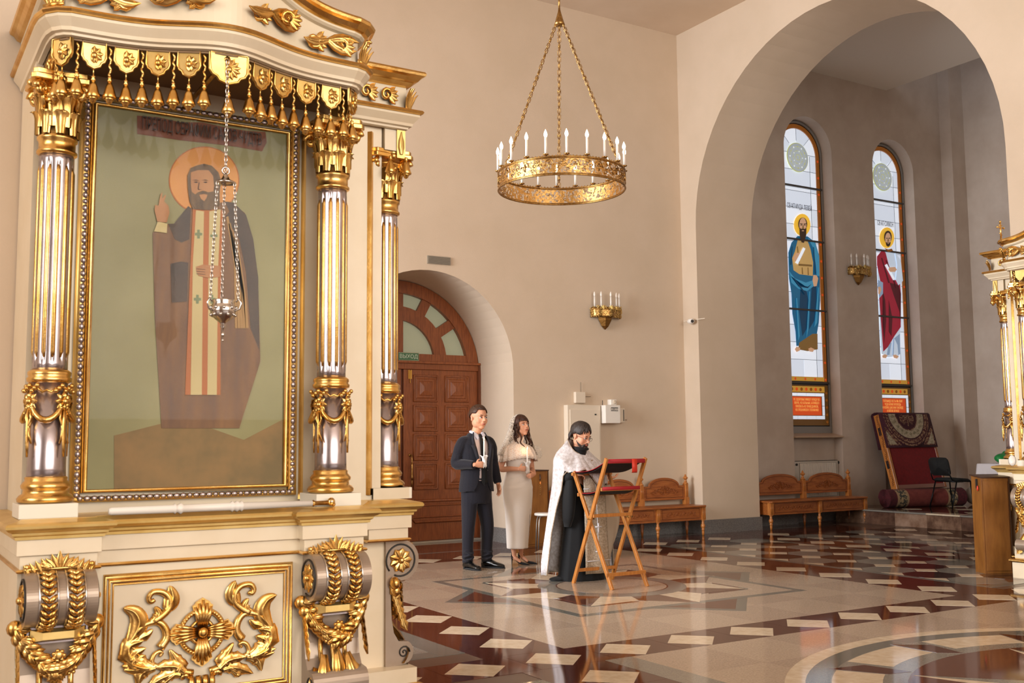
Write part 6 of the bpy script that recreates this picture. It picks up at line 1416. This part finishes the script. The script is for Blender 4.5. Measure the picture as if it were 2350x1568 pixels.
for s in (-1, 1):
    L = [(s*.078+.0, -.045, 1.555), (s*.112, -.068, 1.49), (s*.128, -.112, 1.42), (s*.128, -.138, 1.36), (s*.108, -.150, 1.28), (s*.060, -.152, 1.14)]
    I_ = [(s*.068, -.045, 1.55), (s*.088, -.082, 1.49), (s*.088, -.120, 1.42), (s*.080, -.140, 1.36), (s*.064, -.150, 1.28), (s*.046, -.152, 1.14)]
    L.insert(3, (s*.150, -.122, 1.402)); I_.insert(3, (s*.087, -.126, 1.405)); b.grid([[i_, ((i_[0]+l_[0])/2, (i_[1]+l_[1])/2-.010, (i_[2]+l_[2])/2), l_] for i_, l_ in zip(I_, L)], False)
obj('lapel', b, mat('navy_lapel', '#1d1e28', .6, spec=.3), jk, solid=.006)
b = B()
for k in range(4):
    p = wR-(wR-eR).normalized()*(.03+.017*k)+Vector((-.0, -.04, -.018)); b.ell(p, .006, 8, 5)
b.ell((.052, -.150, 1.12), .009, 8, 5); obj('jacket_buttons', b, DARK, jk)
b = B(); torso(b, [(.74, 0, .02, .175, .125), (.85, 0, .02, .182, .132), (.95, 0, .012, .168, .130), (1.03, 0, .01, .158, .130)])
for s, k_, f_ in ((-1, kL, fL), (1, kR, fR)): limb(b, [(s*.09, .02, .88), (s*.098, .012, .72), k_, k_*.5+f_*.5+Vector((s*.003, .01, .06)), f_+Vector((0, .02, .13)), f_+Vector((0, .015, .075))], [.100, .095, .076, .066, .062, .064])
for s, k_ in ((-1, kL), (1, kR)):
    for dz in (.02, -.03, -.30, -.34, -.37): b.tube([k_+Vector((math.cos(t)*.064, math.sin(t)*.064+.01, dz+.012*math.sin(t*2+dz*60))) for t in [2*PI*i/12 for i in range(12)]], .009, 5, closed=True)
obj('trousers', shade(remesh(b, 'trousers', .0085, 3)), SUITP, mn)
obj('belt', B().tube([(.162*math.cos(t), .010+.133*math.sin(t), 1.022) for t in [2*PI*i/32 for i in range(32)]], .006, 6, closed=True, ry=.018), BLACK, mn)
def shoe(f_, yaw, root, heel=False):
    M = Matrix.Translation((f_.x, f_.y+.03, 0)) @ Matrix.Rotation(math.radians(yaw), 4, 'Z')
    b = B(M); R_ = []
    for y, w, h, z0 in ((.055, .030, .070, .012), (.03, .040, .095, .012), (-.02, .042, .105, .012), (-.07, .042, .088, .012), (-.12, .047, .062, .012), (-.17, .048, .050, .012), (-.21, .038, .040, .012), (-.235, .018, .026, .012)):
        R_.append([(w*math.cos(t)*(1 if math.sin(t) < .2 else .9), y, z0+h*.5+h*.5*math.sin(t)) for t in [2*PI*i/16 for i in range(16)]])
    b.rings(R_); o = obj('shoe', shade(remesh(b, 'shoe', .005, 2)), SHOE, root)
    P = [(.047*math.cos(t)*(1.06 if -PI/2 < t else 1), -.09+.155*math.sin(t)) for t in [2*PI*i/28 for i in range(28)]]
    obj('sole', B(M).prism([(x*(1 if y > -.12 else 1.05), y) for x, y in P], 0, .014), BLACK, o); obj('heel', B(M).prism([(x*.95, y) for x, y in P if y > .0], 0, .024), BLACK, o)
    lb = B(M)
    for k in range(4): lb.tube([(-.018, -.055-.018*k, .095-.009*k), (0, -.060-.018*k, .102-.009*k), (.018, -.055-.018*k, .095-.009*k)], .003, 5)
    obj('laces', lb, BLACK, o)
shoe(fL, 8, mn); shoe(fR, 32, mn)
candle_set(MO+candle+Vector((0, .028, 0)), .19, 'slim white candle held by the man in the dark suit', 'crumpled white paper napkin round the candle of the man in the suit')
# ---- the woman in the ivory dress
WO = Vector((6.60, 10.62, 0)); wn = thing('person', 'woman in a long ivory dress and lace cape with a veil on brown hair', 'person', WO)
def WL(px, py, y): return at(px, py, 1, WO.y+y)-WO
HC = Vector((.035, -.035, 1.622)); HM = headM(HC, 4, -13, 1.04)
cnd = WL(1213.5, 1064, -.235); hr = WL(1203, 1077, -.245); hl_ = WL(1221, 1089, -.235)
sR, sL = Vector((-.150, .01, 1.375)), Vector((.150, .01, 1.375)); eR = Vector((-.215, .04, 1.125)); eL = Vector((.215, .03, 1.115)); wR = hr+Vector((-.055, .02, .002)); wL = hl_+Vector((.05, .03, .0))
b = B(); head_solid(b, HM, True, -.003)
b.tube([HC+Vector((-.005, .02, -.03)), HC+Vector((-.01, .02, -.10)), (0.01, .02, 1.44), (0, .025, 1.37)], [.042, .043, .045, .07], 16)
torso(b, [(.85, 0, .02, .13, .10), (1.0, 0, .01, .115, .085), (1.1, 0, .0, .108, .080), (1.25, 0, .0, .125, .09), (1.36, 0, .015, .12, .07), (1.40, 0, .02, .08, .05)])
for a_, e_, w_ in ((sR, eR, wR), (sL, eL, wL)): limb(b, [a_, a_*.5+e_*.5, e_, e_*.5+w_*.5, w_], [.050, .044, .036, .032, .023])
hand(b, frame(wR, (.97, -.14, .04), (0, 1, -.1)), -1, (.7, .7, .5), .4, .86); hand(b, frame(wL, (-.86, -.25, -.25), (-.1, 1, .1)), 1, (.65, .7, .5), .4, .84)
fL, fR = Vector((-.055, -.02, .0)), Vector((.055, .0, .0))
for s, f_ in ((-1, fL), (1, fR)): limb(b, [(s*.08, .02, .85), (s*.075, .0, .66), (s*.065, -.01, .50), f_+Vector((0, .045, .30)), f_+Vector((0, .035, .13)), f_+Vector((0, .03, .085)), f_+Vector((.012, -.03, .058)), f_+Vector((.025, -.075, .030))], [.09, .08, .052, .050, .027, .026, .022, .012])
obj('body', shade(remesh(b, 'body', .0050, 6)), SKINT, wn); face_parts(HM, wn, brow=HAIRR, up=.003)
hair_cap(HM, wn, HAIRR, 42, 100, 130, .018, .02)
b = B(HM)
for k in range(-6, 7):
    x = .0105*k; b.tube([(x*q, skull_y(x*q, z, .007), z) for q, z in ((.7, .112), (.85, .098), (1, .078), (1.06, .058), (1.08, .046-.0012*abs(k)))], [.007, .010, .009, .006, .002], 6)
obj('fringe', b, HAIRR, wn)
def curl(p0, L, r, ph, dirx, R0=.014):
    pts = []; rr = []
    for i in range(30):
        t = i/29; pts.append((p0[0]+dirx*t*.05+r*math.sin(t)*math.cos(t*13+ph)*(.5+t), p0[1]-.02*t+r*math.sin(t*13+ph)*(.3+t), p0[2]-L*t)); rr.append(R0*(1-.65*t))
    return pts, rr
cr = B()
for i, (x, y, z, L, ph, dx) in enumerate(((-.078, -.005, 1.65, .25, 0, -.1), (-.082, .015, 1.64, .28, 1.5, .4), (-.070, -.030, 1.66, .22, 3, -.6), (-.072, .03, 1.60, .26, 4, -.6), (-.066, -.04, 1.62, .24, 5, .9),
    (.078, .0, 1.64, .27, .5, .9), (.076, -.02, 1.65, .25, 2, .3), (.070, .03, 1.62, .30, 3.6, 1.3), (.064, .045, 1.60, .31, 5.1, .6), (.080, .01, 1.60, .28, 4.2, 1.7), (-.05, .06, 1.6, .26, 1, -.2), (0, .09, 1.6, .26, 1, 0), (.04, .08, 1.6, .28, 2, 0))):
    p, r = curl((HC.x+x, HC.y+y, z), L, .016, ph, dx); cr.tube(p, r, 7)
obj('curls', cr, HAIRR, wn, kind='stuff')
# ivory dress
b = B(); S = [(.19, -.015, .0, .125, .115), (.40, -.01, .0, .140, .120), (.60, 0, .0, .160, .128), (.80, 0, .01, .183, .140), (.90, 0, .01, .186, .142), (1.0, 0, .005, .165, .125), (1.08, 0, .0, .143, .110), (1.15, 0, -.005, .140, .112), (1.24, 0, -.01, .155, .125), (1.31, 0, .0, .150, .105), (1.37, 0, .01, .12, .07)]
R_ = []
for k in range(len(S)-1):
    for q in range(12):
        t = q/12; z, cx, cy, rx, ry = [S[k][i]+(S[k+1][i]-S[k][i])*t for i in range(5)]
        fo = .012*max(0, 1-abs(z-1.0)/.18); R_.append([(x+.006*math.sin(z*60+x*20)*fo*60*.02, y-.006*math.sin((z-.3*x)*90)*(fo*40), zz) for x, y, zz in ell_ring((cx, cy, z), rx, ry, 140)])
R_.append(ell_ring((0, .01, 1.37), .12, .07, 140)); b.rings(R_, cap=False); me = b.mesh('dress'); fixn(me)
cutfaces(me, lambda p: p.z < .66 and p.y < 0 and abs(p.x-(.098+.004*p.z)) < .002+.022*(1-p.z/.66))
obj('dress', me, DRESS, wn, solid=.004)
obj('hem', B().tube([(-.015+.1265*math.cos(t), .1165*math.sin(t), .192) for t in [math.radians(-20+ (300)*i/40) for i in range(41)]], .0035, 5), DRESS, wn)
# lace cape in soft folds with a ruffled collar
def caperows(rows, n=72, fk=17):
    out = []
    for z, rx, ry, cy, am in rows:
        r = []
        for i in range(n+1):
            a = 2*PI*i/n; f = 1+am*math.sin(fk*a+.6*math.sin(3*a)); r.append((rx*math.cos(a)*f, cy+ry*math.sin(a)*f, z+(.022*math.cos(2*a+PI) if z < 1.3 else 0)+(.006*math.sin(34*a) if z < 1.235 else 0)))
        out.append(r)
    return out
b = B(); b.grid(caperows([(1.46, .062, .058, .0, .02), (1.435, .066, .062, .0, .04), (1.42, .085, .075, .0, .05), (1.40, .150, .095, .0, .03), (1.37, .195, .120, .0, .03), (1.32, .222, .142, -.005, .035), (1.27, .238, .160, -.01, .045), (1.225, .246, .172, -.01, .055)])); obj('lace_cape', b, LACE, wn, solid=.003)
b = B(); b.grid([[(.01+(.055+.016*math.sin(16*a)*k)*math.cos(a), -.004+(.052+.016*math.sin(16*a)*k)*math.sin(a), z+.01*math.sin(16*a)*k) for a in [2*PI*i/80 for i in range(81)]] for z, k in ((1.44, .1), (1.46, .5), (1.48, 1.), (1.492, 1.3))]); obj('ruffled_collar', b, mat('ruffle_cloth', '#efdccd', .7, sheen=.2), wn, solid=.003)
# veil thrown over the crown of the head
rows = []
for k in range(13):
    t = k/12; row = []
    for i in range(33):
        a = math.radians(-22+224*i/32)
        if t < .35: u = t/.35*PI/2; r = .105*math.sin(u); z = HC.z+.03+.122*math.cos(u)*1.0; rx, ry = r*1.0, r*1.18
        else: u = (t-.35)/.65; rx = .105+.155*u**1.2; ry = .122+.06*u; z = HC.z+.03-.37*u
        f = 1+.05*math.sin(9*a)*max(0, t-.3); row.append((HC.x*(1-t)+rx*math.cos(a)*f, HC.y+.02+ry*math.sin(a)*f+.02, z))
    rows.append(row)
obj('veil', B().grid(rows), VEIL, wn, solid=.0015)
b = B(); b.grid([[(.235+.12*t+.012*math.sin(8*s+3*t), .0+.03*s, 1.40-.05*t-.16*s*(1-.3*t)) for t in [i/10 for i in range(11)]] for s in [i/8 for i in range(9)]]); obj('veil_end', b, VEIL, wn, solid=.001)
def pump(f_, yaw, root):
    M = Matrix.Translation((f_.x, f_.y+.03, 0)) @ Matrix.Rotation(math.radians(yaw), 4, 'Z'); b = B(M); R_ = []
    for y, w, z0, h in ((.035, .020, .075, .045), (.01, .027, .070, .040), (-.03, .026, .045, .026), (-.07, .030, .018, .026), (-.11, .034, .004, .030), (-.15, .032, .002, .028), (-.19, .018, .002, .018), (-.215, .005, .003, .008)):
        R_.append([(w*math.cos(t), y, z0+h*.5+h*.5*math.sin(t)) for t in [2*PI*i/14 for i in range(14)]])
    b.rings(R_); b.tube([(0, .030, .078), (0, .034, .04), (0, .036, 0)], [.014, .006, .0045], 8); b.grid([[(s_*.024, .042-.02*abs(s_), z) for s_ in (-1, -.5, 0, .5, 1)] for z in (.08, .13)]); return obj('shoe', b, BLACK, root)
pump(fL, 22, wn); pump(fR, 30, wn)
candle_set(WO+cnd+Vector((0, .03, 0)), .155, 'slim white candle held by the woman in the ivory dress', 'crumpled white napkin round the candle of the woman in the dress')
# ---- the priest in brocade vestments
PO = Vector((6.42, 9.02, 0)); pr = thing('person', 'bearded man with glasses in silver white brocade vestments at the folding lectern', 'person', PO)
def PL(px, py, y): return at(px, py, 1, PO.y+y)-PO
HC = PL(1334, 1001, -.02)+Vector((0, 0, 0)); HM = headM(HC, 16, 21, 1.08)
hr = PL(1337, 1089, -.19); hl_ = PL(1412, 1096, -.10)
sR, sL = Vector((-.17, .04, 1.30)), Vector((.17, .02, 1.30)); eR = Vector((-.23, .05, 1.03)); eL = Vector((.23, .06, 1.03)); wR = hr+Vector((-.075, .03, .0)); wL = hl_+Vector((-.06, .06, -.005))
b = B(); head_solid(b, HM, full=.006)
b.tube([HC+Vector((0, .02, -.03)), HC+Vector((-.015, .035, -.10)), (-.02, .045, 1.36), (0, .04, 1.25)], [.050, .055, .06, .09], 14)
torso(b, [(.4, 0, .04, .12, .1), (.9, 0, .04, .14, .11), (1.1, 0, .03, .14, .11), (1.25, 0, .04, .14, .09), (1.33, 0, .04, .09, .06)])
for a_, e_, w_ in ((sR, eR, wR), (sL, eL, wL)): limb(b, [a_*.7+Vector((0, 0, .27)), a_*.45+e_*.5+Vector((0, .03, -.0)), e_, e_*.5+w_*.5, w_], [.03, .036, .034, .031, .026])
hand(b, frame(wR, (.96, -.2, -.02), (.1, .3, -1)), -1, (.55, .7, .5), .3, .98); hand(b, frame(wL, (.95, -.3, .05), (0, .1, 1)), 1, (.35, .4, .3), .2, .95)
for s in (-1, 1): limb(b, [(s*.09, .04, .8), (s*.09, .03, .45), (s*.10, .05, .10), (s*.10, .0, .05), (s*.10, -.08, .04)], [.09, .06, .04, .035, .025])
obj('body', shade(remesh(b, 'body', .0052, 6)), SKIN, pr); face_parts(HM, pr, brow=HAIRD)
hair_cap(HM, pr, HAIRD, 43, 92, 122, .018, .03)
b = B(HM)
for s in (-1, 1):
    for k in range(6):
        b.tube([(s*q*(.016+.011*k), skull_y(s*q*(.016+.011*k), z, .010)+.004*k, z) for q, z in ((.4, .117), (.75, .108), (1.0, .095-.003*k), (1.15, .080-.005*k), (1.24, .060-.008*k))], [.008, .012, .012, .009, .003], 6)
for k in range(10): a = math.radians(20+14*k); b.tube([(.078*math.cos(a), .02+.09*math.sin(a), .03), (.086*math.cos(a), .02+.108*math.sin(a), -.03), (.082*math.cos(a), .02+.104*math.sin(a), -.072)], [.014, .013, .004], 6)
obj('locks', b, HAIRD, pr, kind='stuff')
b = B(HM)   # short beard and moustache
for i in range(-8, 9):
    a = i/8; x = .062*math.sin(a*1.45); y = -.070+.058*abs(a)**1.7; z = -.100+.055*abs(a)**1.6
    b.ell((x, y-.001, z), (.0125, .011, .015), 8, 6)
for i in range(-3, 4): b.ell((.011*i, -.094+.0016*i*i, -.048-.0016*i*i), (.007, .004, .0048), 8, 5)
for s in (-1, 1): b.ell((s*.027, -.086, -.062), (.006, .006, .014), 8, 5)
b.ell((0, -.081, -.092), (.028, .016, .022), 12, 8); b.ell((.026, -.074, -.080), (.014, .012, .018), 8, 6); b.ell((-.026, -.074, -.080), (.014, .012, .018), 8, 6); obj('beard', shade(remesh(b, 'beard', .0045, 2)), HAIRD, pr)
b = B(HM)
for s in (-1, 1):
    b.tube([(s*.031+.022*math.cos(t), -.104+.006*abs(math.cos(t))*(1 if s*math.cos(t) > 0 else 0), -.002+.0165*math.sin(t)) for t in [2*PI*i/16 for i in range(16)]], .0014, 5, closed=True)
    b.tube([(s*.053, -.100, .004), (s*.074, -.04, .006), (s*.080, .01, .004)], .0014, 5)
b.tube([(-.009, -.106, .0), (0, -.110, .002), (.009, -.106, .0)], .0014, 5); obj('glasses', b, DARK, pr)
# black cassock with wide hanging sleeves
b = B(); torso(b, [(.0, .0, .06, .27, .20), (.25, 0, .05, .24, .18), (.6, 0, .04, .20, .155), (.95, 0, .04, .165, .12), (1.15, 0, .05, .135, .09), (1.24, 0, .05, .12, .07), (1.33, 0, .04, .085, .07)], 40, fold=.02, fk=11)
b.ell((-.22, .10, .02), (.16, .10, .03), 12, 6)
me = remesh(b, 'cassock', .010, 2); obj('cassock', shade(me), BLACK, pr)
nk = HC+Vector((.0, .015, -.122)); obj('cassock_collar', B().tube([nk+Vector((.066*math.cos(t), .062*math.sin(t), .012*math.sin(t))) for t in [2*PI*i/20 for i in range(20)]], .012, 6, closed=True, ry=.028).tube([nk+Vector((0, .01, .0)), nk+Vector((-.01, .02, -.06))], [.066, .085], 16), BLACK, pr)
for s, e_, w_, zb in ((-1, eR, wR, .56), (1, eL, wL, .60)):
    b = B(); c0 = e_*.35+w_*.65+Vector((.02*s if s < 0 else -.0, 0, 0)); P = []
    for k, (z, rx, ry) in enumerate(((1.07, .030, .036), (1.03, .046, .055), (.95, .054, .072), (.85, .060, .085), (.75, .055, .088), (.65, .048, .075), (zb, .028, .045))): P.append(ell_ring((c0.x+(.02 if s < 0 else -.02)+.0*k, c0.y+.012*k, z), rx, ry, 18))
    b.rings(P); b.tube([e_, c0, w_+(e_-w_)*.12], [.046, .044, .040], 14); obj('sleeve', b, BLACK, pr)
obj('cuff', B().tube([wR+(eR-wR).normalized()*.015, wR+(eR-wR).normalized()*.06], [.034, .038], 14), BLACK, pr); obj('cuff', B().tube([wL+(eL-wL).normalized()*.01, wL+(eL-wL).normalized()*.07], [.034, .04], 14), mat('grey_cuff', '#8d8680', .6), pr)
# stole hanging down the front
b = B(); rows = []
for k in range(14):
    t = k/13; z = 1.12-1.03*t; rows.append([(x*(.125+.035*t)+.02, -.165-.05*t-.012*math.cos(x*3)+.008*math.sin(5*x+4*t), z) for x in [i/6-1 for i in range(13)]])
obj('stole', b.grid(rows), BROCB, pr, solid=.006)
b = B()
for z in (.14, .22, .95): b.tube([(x*.15+.02, -.225+.05*(z > .5), z) for x in (-1, 0, 1)], .004, 5)
b.tube([(.02, -.187, 1.0), (.02, -.228, .12)], .004, 5)
for z in (.55, .30): b.tube([(.02, -.222, z-.05), (.02, -.222, z+.05)], .008, 5); b.tube([(-.02, -.222, z+.012), (.06, -.222, z+.012)], .008, 5)
obj('stole_braid', b, BROCADE, pr)
# phelonion: high stiff collar, long behind, gathered up over the arms in front
def hem(a):      # a: 0 = right, 90 = back, -90 = front (degrees)
    f = max(0, -math.sin(a)); sidel = max(0, -math.cos(a))
    return .07+(1.0*f**.75 if f > 0 else 0)
rows = []; NA = 96
top = HC+Vector((-.02, .05, -.035))
for k in range(22):
    t = k/21; row = []
    for i in range(NA+1):
        a = -PI/2+2*PI*i/NA; ca, sa = math.cos(a), math.sin(a); f = max(0, -sa); bk = max(0, sa)
        # neck ring: high at the back, low in front
        zt = top.z-.085+.075*bk-.07*f+.055*max(0, -ca)*(1-f); rt_ = .105+.085*max(0, -ca)*(1-f)+.03*bk
        x0 = top.x+rt_*ca*1.05; y0 = top.y+rt_*sa*.95-.015*f
        cap_ = .98+.15*min(1, max(0, (.30-ca)/.55)); hz = .07+(0 if sa > .12 else min(1, ((.12-sa)/.55))**.6*(cap_-.07))
        z = zt+(hz-zt)*t
        d = (zt-z)
        sh = min(1, d/.16); spread = .098+.10*sh**1.3+.14*(min(1, d/1.25))*(1 if sa > -.2 else .5)
        rx = spread*1.10+.05*sh; ry = spread*.80+.01*sh
        arm = math.exp(-((z-1.08)/.16)**2)*f*.5
        fold = (.020*math.sin(9*a+1.5*t)+.012*math.sin(17*a-2*t))*min(1, d/.5)
        x = (top.x*(1-min(1, d/.5))+.0*d)+(rx+fold)*ca; y = (top.y*(1-min(1, d/.5))+.04*min(1, d/.5))+(ry+fold)*sa-arm*.12
        if ca < 0 and sa > -.5: x -= .03*max(0, (1.0-z))
        if sa < .12: zc = hz; z += .02*math.sin(6*a)*t
        row.append((x, y, z))
    rows.append(row)
b = B().grid(rows); o = obj('phelonion', b, BROCADE, pr, solid=.008)
obj('collar_rim', B().tube([rows[0][i] for i in range(0, NA+1, 4)], .006, 6), LINING, pr)
obj('hem_braid', B().tube([rows[-1][i] for i in range(0, NA+1, 2)], .007, 6), BROCB, pr)
b = B()      # raised side flap showing its beige lining beside the lectern
rowsL = [[(.17+.16*t+.10*math.sin(PI*s)*t, -.10+.05*t+.01*math.sin(9*t), .98-(.86-.0*t)*s*(1-.25*t*t)) for t in [i/10 for i in range(11)]] for s in [i/14 for i in range(15)]]
b.grid(rowsL); obj('lining_flap', b, LINING, pr, solid=.006)
b = B()
for k in range(7):
    z = 1.24-.05*k; b.ell((.035+.004*k, -.105-.012*k, z), (.007, .005, .007), 8, 5)
obj('vestment_buttons', b, BRASS, pr)
b = B()
for k in range(9): b.leaf([(.0+.012*k, -.125-.01*k, 1.22-.03*k), (.02+.012*k, -.132-.01*k, 1.21-.03*k), (.04+.012*k, -.128-.01*k, 1.19-.03*k)], .01, .004, (0, -1, 0))
# ---- kinds that come in pairs
for o in COL.objects:
    if o.parent is None and o.get('category'):
        base = o.name.split('.')[0]
        g = {'kiot': 'gilded icon cases', 'bench': 'carved oak benches', 'wall_sconce': 'gilt wall sconces', 'lit_candle': 'candles held by the couple', 'napkin': 'napkins round the candles', 'cabinet': 'veneered wooden cabinets'}.get(base)
        if g: o['group'] = g
